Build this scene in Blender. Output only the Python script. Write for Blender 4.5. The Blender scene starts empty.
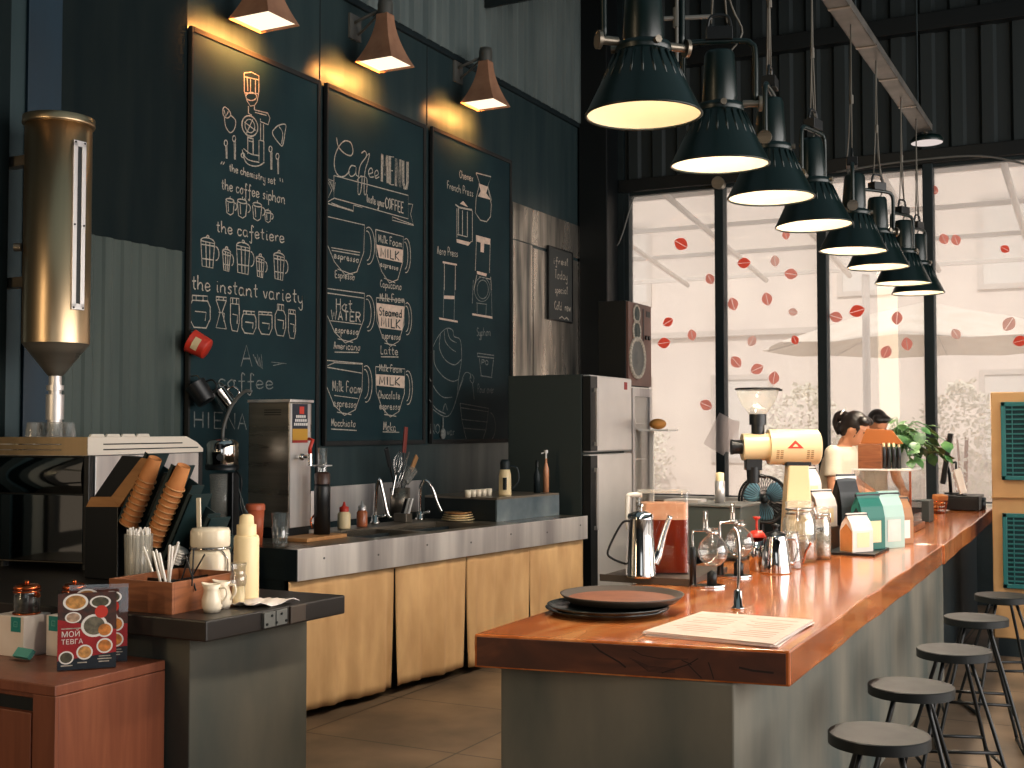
import bpy, bmesh, math, random
from mathutils import Vector, Matrix
random.seed(7)
PI = math.pi
SC = bpy.context.scene
COL = SC.collection

# ------------------------------------------------------------------ camera model
FOC, EYE = 1200.0, 1.55
PITCH = math.atan(46 / FOC)
YAW = math.atan((1130 - 512) / FOC * math.cos(PITCH))
FW = Vector((-math.sin(YAW) * math.cos(PITCH), math.cos(YAW) * math.cos(PITCH), math.sin(PITCH)))
RT = Vector((math.cos(YAW), math.sin(YAW), 0))
UP = RT.cross(FW)
CAM = Vector((0, 0, EYE))

def ray(px, py):
    return FW * FOC + RT * (px - 512) + UP * (384 - py)
def onZ(px, py, z):
    d = ray(px, py); return CAM + d * ((z - EYE) / d.z)
def onX(px, py, x):
    d = ray(px, py); return CAM + d * (x / d.x)
def onY(px, py, y):
    d = ray(px, py); return CAM + d * (y / d.y)
def mpp(p):
    """metres per picture pixel at a point"""
    return (Vector(p) - CAM).dot(FW) / FOC

# ------------------------------------------------------------------ materials
def rgb(r, g, b):
    f = lambda c: (c / 255 / 12.92) if c / 255 <= .04045 else ((c / 255 + .055) / 1.055) ** 2.4
    return (f(r), f(g), f(b), 1)

def mat(name, col, rough=.5, metal=0.0, col2=None, scale=8, stretch=(1, 1, 1), bump=0.0, spec=.5, detail=6,
        lo=.35, hi=.65, coat=0.0, rough2=None, dist=0.0, bdist=.01):
    m = bpy.data.materials.new(name); m.use_nodes = True
    n, l = m.node_tree.nodes, m.node_tree.links
    b = n['Principled BSDF']
    b.inputs['Base Color'].default_value = col
    b.inputs['Roughness'].default_value = rough
    b.inputs['Metallic'].default_value = metal
    b.inputs['Specular IOR Level'].default_value = spec
    b.inputs['Coat Weight'].default_value = coat
    b.inputs['Coat Roughness'].default_value = .12
    if col2 is not None or bump or rough2 is not None:
        tc = n.new('ShaderNodeTexCoord'); mp = n.new('ShaderNodeMapping')
        mp.inputs['Scale'].default_value = stretch
        nz = n.new('ShaderNodeTexNoise'); nz.inputs['Scale'].default_value = scale
        nz.inputs['Detail'].default_value = detail; nz.inputs['Distortion'].default_value = dist
        l.new(tc.outputs['Object'], mp.inputs[0]); l.new(mp.outputs[0], nz.inputs['Vector'])
        rp = n.new('ShaderNodeValToRGB')
        rp.color_ramp.elements[0].position = lo; rp.color_ramp.elements[1].position = hi
        rp.color_ramp.elements[0].color = col; rp.color_ramp.elements[1].color = col2 or col
        l.new(nz.outputs['Fac'], rp.inputs[0])
        if col2 is not None: l.new(rp.outputs[0], b.inputs['Base Color'])
        if rough2 is not None:
            mr = n.new('ShaderNodeMapRange'); mr.inputs[1].default_value = lo; mr.inputs[2].default_value = hi
            mr.inputs[3].default_value = rough; mr.inputs[4].default_value = rough2
            l.new(nz.outputs['Fac'], mr.inputs[0]); l.new(mr.outputs[0], b.inputs['Roughness'])
        if bump:
            bp = n.new('ShaderNodeBump'); bp.inputs['Strength'].default_value = bump
            bp.inputs['Distance'].default_value = bdist
            l.new(nz.outputs['Fac'], bp.inputs['Height']); l.new(bp.outputs[0], b.inputs['Normal'])
    return m

def glass(name, tint=(1, 1, 1, 1), gl=.12, haze=0.0, hazecol=(1, 1, 1, 1), edge=.55, rough=.02, dfac=.5):
    """thin clear wall: see-through, with a reflection that strengthens at grazing angles"""
    m = bpy.data.materials.new(name); m.use_nodes = True
    n, l = m.node_tree.nodes, m.node_tree.links
    n.remove(n['Principled BSDF']); out = n['Material Output']
    tr = n.new('ShaderNodeBsdfTransparent'); tr.inputs[0].default_value = tint
    gs = n.new('ShaderNodeBsdfGlossy'); gs.inputs['Roughness'].default_value = rough
    lw = n.new('ShaderNodeLayerWeight'); lw.inputs[0].default_value = .35
    mr = n.new('ShaderNodeMapRange'); mr.inputs[3].default_value = gl; mr.inputs[4].default_value = edge
    l.new(lw.outputs['Facing'], mr.inputs[0])
    mx = n.new('ShaderNodeMixShader')
    l.new(mr.outputs[0], mx.inputs[0]); l.new(tr.outputs[0], mx.inputs[1]); l.new(gs.outputs[0], mx.inputs[2])
    last = mx
    if haze:
        df = n.new('ShaderNodeBsdfTranslucent'); df.inputs[0].default_value = hazecol
        d2 = n.new('ShaderNodeBsdfDiffuse'); d2.inputs[0].default_value = hazecol
        ad = n.new('ShaderNodeMixShader'); ad.inputs[0].default_value = dfac
        l.new(df.outputs[0], ad.inputs[1]); l.new(d2.outputs[0], ad.inputs[2])
        m2 = n.new('ShaderNodeMixShader'); m2.inputs[0].default_value = haze
        l.new(mx.outputs[0], m2.inputs[1]); l.new(ad.outputs[0], m2.inputs[2]); last = m2
    l.new(last.outputs[0], out.inputs[0])
    return m

def emit(name, col, s):
    m = bpy.data.materials.new(name); m.use_nodes = True
    n, l = m.node_tree.nodes, m.node_tree.links
    n.remove(n['Principled BSDF'])
    e = n.new('ShaderNodeEmission'); e.inputs[0].default_value = col; e.inputs[1].default_value = s
    l.new(e.outputs[0], n['Material Output'].inputs[0]); return m

def wood(name, c1, c2, c3, scale=3, along=(1, .12, 1), rough=.35, coat=0.0, bump=.15):
    m = bpy.data.materials.new(name); m.use_nodes = True
    n, l = m.node_tree.nodes, m.node_tree.links
    b = n['Principled BSDF']; b.inputs['Roughness'].default_value = rough
    b.inputs['Coat Weight'].default_value = coat; b.inputs['Coat Roughness'].default_value = .1
    tc = n.new('ShaderNodeTexCoord'); mp = n.new('ShaderNodeMapping'); mp.inputs['Scale'].default_value = along
    l.new(tc.outputs['Object'], mp.inputs[0])
    n1 = n.new('ShaderNodeTexNoise'); n1.inputs['Scale'].default_value = scale * 4; n1.inputs['Detail'].default_value = 8
    n1.inputs['Distortion'].default_value = 1.2
    n2 = n.new('ShaderNodeTexNoise'); n2.inputs['Scale'].default_value = scale * .8; n2.inputs['Detail'].default_value = 3
    l.new(mp.outputs[0], n1.inputs['Vector']); l.new(mp.outputs[0], n2.inputs['Vector'])
    r1 = n.new('ShaderNodeValToRGB'); e = r1.color_ramp.elements
    e[0].position = .3; e[0].color = c1; e[1].position = .7; e[1].color = c3
    x = r1.color_ramp.elements.new(.5); x.color = c2
    mixf = n.new('ShaderNodeMath'); mixf.operation = 'MULTIPLY_ADD'
    mixf.inputs[1].default_value = .55
    l.new(n1.outputs['Fac'], mixf.inputs[0])
    m3 = n.new('ShaderNodeMath'); m3.operation = 'MULTIPLY'; m3.inputs[1].default_value = .45
    l.new(n2.outputs['Fac'], m3.inputs[0]); l.new(m3.outputs[0], mixf.inputs[2])
    l.new(mixf.outputs[0], r1.inputs[0]); l.new(r1.outputs[0], b.inputs['Base Color'])
    bp = n.new('ShaderNodeBump'); bp.inputs['Strength'].default_value = bump; bp.inputs['Distance'].default_value = .003
    l.new(n1.outputs['Fac'], bp.inputs['Height']); l.new(bp.outputs[0], b.inputs['Normal'])
    return m

M = {}
M['panel'] = mat('dark_metal_panel', rgb(42, 60, 64), .45, .35, rgb(58, 74, 76), 3, (1, 2.2, .25), .05, rough2=.3)
M['panel_l'] = mat('sheen_streaked_panel', rgb(78, 82, 80), .36, .8, rgb(206, 196, 182), 2.2, (1, 2.6, .3), .06, rough2=.24)  # pale and dark streaks put sheen and shading into the colour
M['corr_l'] = mat('corrugated_green_grey', rgb(74, 84, 78), .5, .2, rgb(58, 70, 66), 2, (1, 3, .3), .03)
M['corr_u'] = mat('corrugated_upper', rgb(112, 122, 120), .55, .2, rgb(86, 98, 98), 2, (1, 3, .3), .03)
M['corr_b'] = mat('corrugated_gable', rgb(26, 36, 38), .65, .05, rgb(20, 29, 31), 2, (3, 1, .3), .03)
M['dark'] = mat('dark_teal_steel', rgb(12, 26, 30), .55, .2, rgb(20, 34, 38), 5)
M['sheet'] = mat('dull_dark_sheet', rgb(20, 30, 32), .85, 0, rgb(28, 36, 36), 4, (1, 2, .3), spec=.1)
M['black'] = mat('black_steel', rgb(14, 18, 20), .4, .2)
M['blackp'] = mat('black_plastic', rgb(15, 17, 19), .38)
M['blue'] = mat('blue_painted_steel', rgb(16, 50, 68), .5, .1, rgb(10, 36, 50), 3, (1, 1, .3))
M['floor'] = None
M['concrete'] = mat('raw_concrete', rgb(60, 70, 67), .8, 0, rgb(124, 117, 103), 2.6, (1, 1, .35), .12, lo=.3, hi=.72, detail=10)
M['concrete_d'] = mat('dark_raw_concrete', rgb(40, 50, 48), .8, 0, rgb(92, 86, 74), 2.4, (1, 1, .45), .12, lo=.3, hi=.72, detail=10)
M['slab'] = wood('polished_slab_wood', rgb(120, 54, 20), rgb(190, 102, 46), rgb(228, 162, 100), 2.6, (1, .16, 1), .22, .6, .03)
M['slab_end'] = wood('slab_end_grain', rgb(34, 16, 10), rgb(76, 38, 22), rgb(124, 68, 40), 1.8, (.5, 1, 1.6), .5, 0, .3)
M['crack'] = mat('dark_wood_crack', rgb(26, 10, 6), .8)
M['blackwood'] = mat('black_stained_wood', rgb(18, 17, 17), .4, 0, rgb(36, 30, 26), 4, (1, .2, 1), .1, coat=.05)
M['orangewood'] = wood('orange_veneer', rgb(102, 54, 36), rgb(122, 68, 46), rgb(138, 82, 56), 4, (1.5, 1.5, .12), .4, .1, .04)
M['boxwood'] = wood('walnut_box_wood', rgb(92, 50, 28), rgb(142, 84, 50), rgb(172, 112, 70), 5, (.2, .2, 1.4), .5, 0, .15)
M['lightwood'] = wood('light_ply', rgb(150, 104, 62), rgb(176, 126, 78), rgb(192, 142, 92), 4, (.3, 1, 1), .5)
M['steel'] = mat('brushed_steel', rgb(244, 238, 232), .46, .75, rgb(176, 170, 170), 3, (1.2, 1.6, .12), .02, rough2=.4)  # darker vertical bands in the colour stand in for reflections
M['steel_d'] = mat('dark_brushed_steel', rgb(150, 140, 126), .42, .75, rgb(120, 112, 100), 2.2, (.4, .4, 6), .03, rough2=.22)
M['steel_s'] = mat('silo_steel', rgb(214, 186, 148), .34, 1, rgb(190, 166, 134), 3, (3, 3, .2), .02)
M['chrome'] = mat('polished_chrome', rgb(216, 212, 208), .07, 1)
M['mirror'] = mat('polished_panel', rgb(160, 160, 156), .05, 1, bump=.05, scale=1.5, bdist=.02)
M['copper'] = mat('copper', rgb(176, 92, 54), .25, 1)
M['burlap'] = mat('sackcloth', rgb(212, 172, 122), .9, 0, rgb(174, 134, 90), 7, (1, 1, .35), .25, lo=.25, hi=.75, detail=10)
M['white'] = mat('white_enamel', rgb(232, 224, 212), .35)
M['rail'] = mat('cream_painted_rail', rgb(226, 214, 198), .4)
M['ceramic'] = mat('cream_ceramic', rgb(238, 224, 200), .2, coat=.3)
M['creamp'] = mat('cream_plastic', rgb(236, 212, 166), .4)
M['paper'] = mat('white_paper', rgb(236, 224, 216), .85, 0, rgb(222, 208, 198), 6)
M['menu_paper'] = mat('printed_menu_paper', rgb(214, 194, 180), .8, 0, rgb(190, 166, 148), 22, (1, 5, 1), lo=.5, hi=.72)
M['kraft'] = mat('kraft_paper', rgb(198, 130, 74), .8, 0, rgb(180, 112, 60), 9)
M['fridge_f'] = mat('fridge_silver', rgb(234, 230, 226), .32, .6, rgb(222, 218, 214), 2)
M['fridge_s'] = mat('fridge_grey_side', rgb(46, 56, 54), .5, .1)
M['board'] = mat('chalkboard', rgb(12, 38, 44), .75, 0, rgb(24, 50, 54), 2.4, (1, 1, 1), .02, detail=10, lo=.3, hi=.75, spec=.25)
M['bframe'] = mat('board_frame_wood', rgb(16, 18, 18), .8, 0, rgb(28, 28, 26), 5, (1, 1, .2))
M['chalk'] = mat('chalk', rgb(198, 186, 170), .95, 0, rgb(150, 142, 130), 60, detail=3)
M['chalk_d'] = mat('faint_chalk', rgb(136, 136, 130), .95, 0, rgb(92, 98, 96), 50, detail=3)
M['chalk_f'] = mat('solid_chalk', rgb(222, 196, 176), .95, 0, rgb(200, 176, 158), 30)
M['seat'] = mat('black_stool_seat', rgb(16, 20, 22), .36, 0, rgb(26, 30, 30), 5, rough2=.46, spec=.32)
M['glass3'] = glass('pressed_glass', (.96, .96, .94, 1), .16, .22, (1, .96, .9, 1), .6, .05)  # white haze mixed in to brighten the glasses in place of reflections
M['lampgreen'] = mat('dark_green_enamel', rgb(3, 23, 22), .34, .1, coat=.05)
M['lampwhite'] = mat('white_shade_lining', rgb(236, 222, 196), .7)
M['tan'] = mat('tan_shade', rgb(168, 124, 96), .6, 0, rgb(146, 104, 80), 8)
M['cream'] = mat('cream_enamel', rgb(234, 208, 160), .35, coat=.2)
M['red'] = mat('red_paint', rgb(200, 52, 34), .4)
M['redg'] = mat('deep_red', rgb(160, 34, 30), .45)
M['teal'] = mat('teal_paper', rgb(20, 130, 126), .6)
M['teal2'] = mat('pale_teal_card', rgb(90, 170, 160), .6)
M['cooler'] = mat('cooler_beige', rgb(184, 144, 96), .5, 0, rgb(168, 128, 84), 3)
M['coolpad'] = mat('cooler_teal_grille', rgb(24, 92, 92), .5)
M['speaker'] = mat('speaker_wood', rgb(112, 78, 68), .45, 0, rgb(90, 62, 54), 4, (1, 1, .2))
M['grey'] = mat('grey_metal', rgb(104, 104, 100), .5, .3)
M['midgrey'] = mat('dark_green_grey', rgb(60, 68, 64), .55)
M['skin'] = mat('skin', rgb(216, 150, 112), .5)
M['hair'] = mat('black_hair', rgb(20, 15, 14), .4, 0, rgb(40, 30, 26), 40, (1, 1, .2), .2)
M['shirt'] = mat('cream_tshirt', rgb(238, 222, 198), .85, bump=.1, scale=20)
M['shirt2'] = mat('rust_shirt', rgb(186, 104, 56), .85)
M['pants'] = mat('dark_trousers', rgb(28, 34, 44), .85)
M['leaf'] = mat('leaf_green', rgb(38, 84, 46), .45, 0, rgb(96, 138, 74), 12)
M['terra'] = mat('terracotta', rgb(176, 92, 58), .7)
M['tea'] = mat('red_tea', rgb(120, 38, 16), .15)
M['juice'] = mat('orange_juice', rgb(214, 142, 96), .4, 0, rgb(226, 176, 140), 14)
M['orangecup'] = mat('orange_cup', rgb(196, 96, 60), .45)
M['rubberblue'] = mat('fan_blade_blue', rgb(96, 146, 164), .35)
M['tray'] = mat('brown_tray', rgb(64, 54, 46), .5)
M['traytop'] = mat('tray_cork', rgb(132, 78, 50), .6, 0, rgb(116, 66, 42), 14)
M['plate'] = mat('dark_glazed_plate', rgb(34, 44, 44), .25, coat=.3)
M['glass'] = glass('clear_glass', (.97, .98, .97, 1), .10, .03, (1, .97, .92, 1), .6)
M['glass2'] = glass('frosted_plastic', (.95, .95, .93, 1), .05, .25, (.9, .86, .78, 1), .3, .2)
M['acryl'] = glass('acrylic', (.97, .97, .97, 1), .06, edge=.35)
M['pane'] = glass('window_pane', (.98, .98, .98, 1), .03, .24, (1, .95, .92, 1), .12)  # white haze put into the glass washes out the view outside
M['note'] = glass('thin_note_paper', (.97, .93, .92, 1), 0, .5, (.98, .92, .90, 1), 0, dfac=.1)
M['white2'] = mat('white_plastic', rgb(236, 230, 222), .4)
M['amber'] = glass('amber_liquid', (.7, .35, .12, 1), .06)

# ------------------------------------------------------------------ mesh builder
class MB:
    def __init__(s):
        s.v, s.f, s.sm = [], [], []
    def add(s, vs, fs, smooth=False, mx=None):
        b = len(s.v)
        s.v += [(mx @ Vector(p)) if mx else Vector(p) for p in vs]
        s.f += [tuple(b + i for i in f) for f in fs]; s.sm += [smooth] * len(fs)
        return s
    def box(s, x0, x1, y0, y1, z0, z1, mx=None):
        v = [(x, y, z) for z in (z0, z1) for y in (y0, y1) for x in (x0, x1)]
        return s.add(v, [(0, 2, 3, 1), (4, 5, 7, 6), (0, 1, 5, 4), (2, 6, 7, 3), (0, 4, 6, 2), (1, 3, 7, 5)], False, mx)
    def cbox(s, c, d, mx=None):
        return s.box(c[0] - d[0] / 2, c[0] + d[0] / 2, c[1] - d[1] / 2, c[1] + d[1] / 2, c[2] - d[2] / 2, c[2] + d[2] / 2, mx)
    def lathe(s, prof, n=28, o=(0, 0, 0), mx=None, smooth=True, a0=0, a1=2 * PI):
        full = abs(a1 - a0 - 2 * PI) < 1e-6
        m = n if full else n + 1
        vs, rings = [], []
        for r, z in prof:
            if r < 1e-6: rings.append([len(vs)]); vs.append((o[0], o[1], o[2] + z))
            else:
                k = len(vs); rings.append(list(range(k, k + m)))
                for i in range(m):
                    a = a0 + (a1 - a0) * i / n
                    vs.append((o[0] + r * math.cos(a), o[1] + r * math.sin(a), o[2] + z))
        fs = []
        for A, B in zip(rings, rings[1:]):
            for i in range(n):
                j = (i + 1) % m if full else i + 1
                if len(A) == 1 and len(B) == 1: continue
                if len(A) == 1: fs.append((A[0], B[i], B[j])[::-1])
                elif len(B) == 1: fs.append((A[i], A[j], B[0]))
                else: fs.append((A[i], A[j], B[j], B[i]))
        return s.add(vs, fs, smooth, mx)
    def cyl(s, p0, p1, r0, r1=None, n=16, caps=True, smooth=True):
        r1 = r0 if r1 is None else r1
        p0, p1 = Vector(p0), Vector(p1); d = p1 - p0; L = d.length
        mx = Matrix.Translation(p0) @ d.to_track_quat('Z', 'Y').to_matrix().to_4x4()
        s.lathe([(r0, 0), (r1, L)], n, (0, 0, 0), mx, smooth)
        if caps:
            for z, r, fl in ((0, r0, 1), (L, r1, 0)):
                if r < 1e-5: continue
                vs = [(r * math.cos(2 * PI * i / n), r * math.sin(2 * PI * i / n), z) for i in range(n)]
                f = tuple(range(n)); s.add(vs, [f[::-1] if fl else f], False, mx)
        return s
    def tube(s, pts, r, n=8, closed=False, caps=True, flat=1.0):
        pts = [Vector(p) for p in pts]; k = len(pts)
        rs = r if isinstance(r, (list, tuple)) else [r] * k
        tan = []
        for i in range(k):
            a = pts[(i - 1) % k] if (closed or i) else pts[0]
            b = pts[(i + 1) % k] if (closed or i < k - 1) else pts[-1]
            t = b - a; tan.append(t.normalized() if t.length > 1e-9 else Vector((0, 0, 1)))
        ref = Vector((0, 0, 1)) if abs(tan[0].z) < .9 else Vector((1, 0, 0))
        nn = (ref - tan[0] * ref.dot(tan[0])).normalized(); vs = []
        for i in range(k):
            nn = nn - tan[i] * nn.dot(tan[i])
            nn = nn.normalized() if nn.length > 1e-6 else tan[i].orthogonal().normalized()
            bb = tan[i].cross(nn)
            for j in range(n):
                a = 2 * PI * j / n
                vs.append(pts[i] + nn * (rs[i] * math.cos(a) * flat) + bb * (rs[i] * math.sin(a)))
        fs = []
        for i in range(k if closed else k - 1):
            for j in range(n):
                a, b = i * n, ((i + 1) % k) * n
                fs.append((a + j, a + (j + 1) % n, b + (j + 1) % n, b + j))
        if caps and not closed:
            fs.append(tuple(range(n))[::-1]); fs.append(tuple(range((k - 1) * n, k * n)))
        return s.add(vs, fs, True)
    def prism(s, poly, z0, z1, mx=None):
        n = len(poly)
        vs = [(x, y, z0) for x, y in poly] + [(x, y, z1) for x, y in poly]
        fs = [tuple(range(n))[::-1], tuple(range(n, 2 * n))] + [(i, (i + 1) % n, n + (i + 1) % n, n + i) for i in range(n)]
        return s.add(vs, fs, False, mx)
    def ball(s, c, r, n=14, mx=None):
        r = r if isinstance(r, (list, tuple)) else (r, r, r)
        vs, k = [], n // 2
        for i in range(k + 1):
            t = PI * i / k
            if i in (0, k): vs.append((c[0], c[1], c[2] + r[2] * math.cos(t)))
            else:
                for j in range(n):
                    a = 2 * PI * j / n
                    vs.append((c[0] + r[0] * math.sin(t) * math.cos(a), c[1] + r[1] * math.sin(t) * math.sin(a), c[2] + r[2] * math.cos(t)))
        fs = []
        row = lambda i: 1 + (i - 1) * n
        for j in range(n): fs.append((0, row(1) + j, row(1) + (j + 1) % n))
        for i in range(1, k - 1):
            for j in range(n):
                fs.append((row(i) + j, row(i + 1) + j, row(i + 1) + (j + 1) % n, row(i) + (j + 1) % n))
        last = len(vs) - 1
        for j in range(n): fs.append((row(k - 1) + (j + 1) % n, row(k - 1) + j, last))
        return s.add(vs, fs, True, mx)
    def ring(s, c, R, r, n=28, k=8, mx=None):
        pts = [Vector((c[0] + R * math.cos(2 * PI * i / n), c[1] + R * math.sin(2 * PI * i / n), c[2])) for i in range(n)]
        if mx: pts = [mx @ p for p in pts]
        return s.tube(pts, r, k, closed=True)
    def loft(s, rings, caps=True, smooth=True):
        n = len(rings[0]); vs = [p for R in rings for p in R]; fs = []
        for i in range(len(rings) - 1):
            for j in range(n):
                fs.append((i * n + j, i * n + (j + 1) % n, (i + 1) * n + (j + 1) % n, (i + 1) * n + j))
        if caps:
            fs.append(tuple(range(n))[::-1]); fs.append(tuple(range((len(rings) - 1) * n, len(rings) * n)))
        return s.add(vs, fs, smooth)

def obj(name, mb, material, parent=None, bevel=0.0, seg=2, solid=0.0, sub=0):
    me = bpy.data.meshes.new(name)
    me.from_pydata([tuple(v) for v in mb.v], [], mb.f); me.update()
    me.polygons.foreach_set('use_smooth', mb.sm)
    me.materials.append(M[material] if isinstance(material, str) else material)
    o = bpy.data.objects.new(name, me); COL.objects.link(o)
    if parent: o.parent = parent
    if solid:
        m = o.modifiers.new('solid', 'SOLIDIFY'); m.thickness = solid; m.offset = -1
    if bevel:
        m = o.modifiers.new('bevel', 'BEVEL'); m.width = bevel; m.segments = seg; m.limit_method = 'ANGLE'
    if sub:
        m = o.modifiers.new('sub', 'SUBSURF'); m.levels = sub; m.render_levels = sub
    return o

def tag(o, label, cat, group=None):
    o['label'] = label; o['category'] = cat
    if group: o['group'] = group
    return o
def thing(name, label, cat, loc=(0, 0, 0), rz=0, group=None):
    o = bpy.data.objects.new(name, None); COL.objects.link(o)
    o.location = loc; o.rotation_euler = (0, 0, rz); o.empty_display_size = .05
    return tag(o, label, cat, group)
def struct(name, mb, material, parent=None, bevel=0.0):
    o = obj(name, mb, material, parent, bevel)
    if parent is None: o['kind'] = 'structure'
    return o
def copy_tree(o, parent=None):
    c = o.copy(); COL.objects.link(c); c.parent = parent
    for ch in list(o.children): copy_tree(ch, c)
    return c
def dup(o, loc, rz=0, label=None):
    c = copy_tree(o); c.location = loc; c.rotation_euler = (0, 0, rz)
    if label: c['label'] = label
    return c
ORD = ['topmost', 'second from the top', 'third from the top', 'fourth from the top', 'fifth from the top', 'sixth from the top',
       'seventh from the top', 'eighth from the top', 'ninth from the top', 'tenth from the top', 'eleventh from the top', 'twelfth from the top']
def remesh(o, vox=.012, it=4):
    m = o.modifiers.new('merge', 'REMESH'); m.mode = 'VOXEL'; m.voxel_size = vox; m.use_smooth_shade = True
    if it:
        s = o.modifiers.new('soft', 'SMOOTH'); s.factor = .5; s.iterations = it
    return o
def text_part(name, body, size, material, parent, mx, extrude=.0008, align='LEFT'):
    cu = bpy.data.curves.new(name, 'FONT'); cu.body = body; cu.size = size; cu.extrude = extrude; cu.align_x = align
    t = bpy.data.objects.new(name, cu); COL.objects.link(t)
    me = bpy.data.meshes.new_from_object(t.evaluated_get(bpy.context.evaluated_depsgraph_get()))
    bpy.data.objects.remove(t); bpy.data.curves.remove(cu)
    me.transform(mx); me.materials.clear(); me.materials.append(M[material])
    o = bpy.data.objects.new(name, me); COL.objects.link(o)
    if parent: o.parent = parent
    return o
def catmull(pts, k=4):
    pts = [Vector(p) for p in pts]
    if len(pts) < 3: return pts
    out = []
    for i in range(len(pts) - 1):
        p0, p1, p2, p3 = pts[max(i - 1, 0)], pts[i], pts[i + 1], pts[min(i + 2, len(pts) - 1)]
        for j in range(k):
            t = j / k
            out.append(.5 * ((2 * p1) + (p2 - p0) * t + (2 * p0 - 5 * p1 + 4 * p2 - p3) * t * t + (3 * p1 - p0 - 3 * p2 + p3) * t ** 3))
    return out + [pts[-1]]
# ================================================================== THE SETTING
XW, YW = -4.95, 11.4        # left wall plane, window wall plane

def corrugated(mb, u0, u1, z0, z1, f, pitch=.19, depth=.035):
    """trapezoid-profile sheet; f(u, d, z) places a point"""
    us, u = [], u0
    while u < u1:
        for du, d in ((0, 0), (.42, 0), (.52, 1), (.9, 1)):
            q = u + du * pitch
            if q <= u1: us.append((q, d * depth))
        u += pitch
    vs = [f(q, d, z) for q, d in us for z in (z0, z1)]
    fs = [(2 * i, 2 * i + 2, 2 * i + 3, 2 * i + 1) for i in range(len(us) - 1)]
    mb.add(vs, fs)

# floor: large worn tiles with thin dark joints
def floor_mat():
    m = mat('floor_tiles', rgb(86, 72, 58), .5, 0, rgb(128, 106, 84), 1.6, (1, 1, 1), .05, detail=10, rough2=.38)
    n, l = m.node_tree.nodes, m.node_tree.links
    b = n['Principled BSDF']; src = b.inputs['Base Color'].links[0].from_socket
    tc = n.new('ShaderNodeTexCoord'); mp = n.new('ShaderNodeMapping'); mp.inputs['Location'].default_value = (.2, .35, 0)
    br = n.new('ShaderNodeTexBrick'); br.offset = 0; br.inputs['Scale'].default_value = 1
    br.inputs['Brick Width'].default_value = .9; br.inputs['Row Height'].default_value = .9; br.inputs['Mortar Size'].default_value = .006
    br.inputs['Color1'].default_value = (1, 1, 1, 1); br.inputs['Color2'].default_value = (.82, .82, .82, 1); br.inputs['Mortar'].default_value = (.12, .12, .12, 1)
    l.new(tc.outputs['Object'], mp.inputs[0]); l.new(mp.outputs[0], br.inputs['Vector'])
    mx = n.new('ShaderNodeMix'); mx.data_type = 'RGBA'; mx.blend_type = 'MULTIPLY'; mx.inputs[0].default_value = 1
    l.new(src, mx.inputs[6]); l.new(br.outputs['Color'], mx.inputs[7]); l.new(mx.outputs[2], b.inputs['Base Color'])
    return m
M['floor'] = floor_mat()
struct('floor', MB().box(-5.1, 5.0, -4.1, 11.5, -.12, 0), 'floor')
struct('ceiling', MB().box(-5.2, 5.1, -4.2, 11.6, 6.3, 6.45), 'dark')

# left wall: sheet-metal cladding with seams, corrugated sheet above and at the near end
struct('wall_left', MB().box(-5.1, XW, -4.1, 11.55, 0, 6.3), 'panel')
ub = MB(); corrugated(ub, 4.4, 11.3, 4.66, 6.3, lambda u, d, z: (XW + .004 + d, u, z), .21, .04)
struct('wall_left_upper', ub, 'corr_u')
lb = MB(); corrugated(lb, 4.42, 5.36, .02, 2.6, lambda u, d, z: (XW + .004 + d, u, z), .135, .012)
struct('wall_left_lower', lb, 'corr_l')
struct('wall_left_sheet', MB().box(XW, XW + .012, 4.42, 5.38, 2.6, 4.66), 'sheet')
struct('wall_left_near', MB().box(XW, XW + .01, -4.0, 3.25, 0, 4.0), 'concrete')
# reflective sheets, sheen painted in as streaks, between the menu boards and the corner
sh = MB()
zs = onX(540, 245, XW).z
for (y0, y1, z0, z1) in ((9.62, 10.02, .9, zs - .03), (10.04, 11.25, .9, zs - .05), (9.62, 11.25, zs - .02, 3.62)):
    sh.box(XW, XW + .01, y0, y1, z0, z1)
struct('wall_left_far', sh, 'panel_l', bevel=.002)
tr = MB()
tr.box(XW, XW + .03, 5.38, 11.3, 4.62, 4.67)
for y in (6.705, 8.13): tr.box(XW, XW + .006, y - .005, y + .005, 3.98, 4.62)
struct('trim_1', tr, 'dark', bevel=.003)
# steel column and posts at the near end of that wall
cb = MB(); y0 = onX(22, 300, XW).y; y1 = onX(56, 300, XW).y
cb.box(XW, XW + .02, y0, y1, 0, 6.3)
struct('wall_left_column', cb, 'blue', bevel=.003)
pb = MB()
for k, yy in enumerate((3.3, 3.55, 3.78, 3.98)):
    pb.box(XW, XW + .06 + .02 * (k % 2), yy, yy + .09, 0, 6.3)
struct('trim_2', pb, 'sheet', bevel=.004)
# added glazed door on the left wall, panes glowing to brighten the machine's mirror
db = MB(); db.box(XW, XW + .04, 1.6, 3.1, .1, 2.5)
dr = struct('mirror_glow_door', db, 'black')
dp = MB()
for i in range(2):
    for j in range(3): dp.box(XW + .03, XW + .046, 1.7 + i * .68, 2.3 + i * .68, .25 + j * .74, .9 + j * .74)
obj('pane', dp, emit('added_pane_glow', (1, .8, .62, 1), .16), dr)

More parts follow.
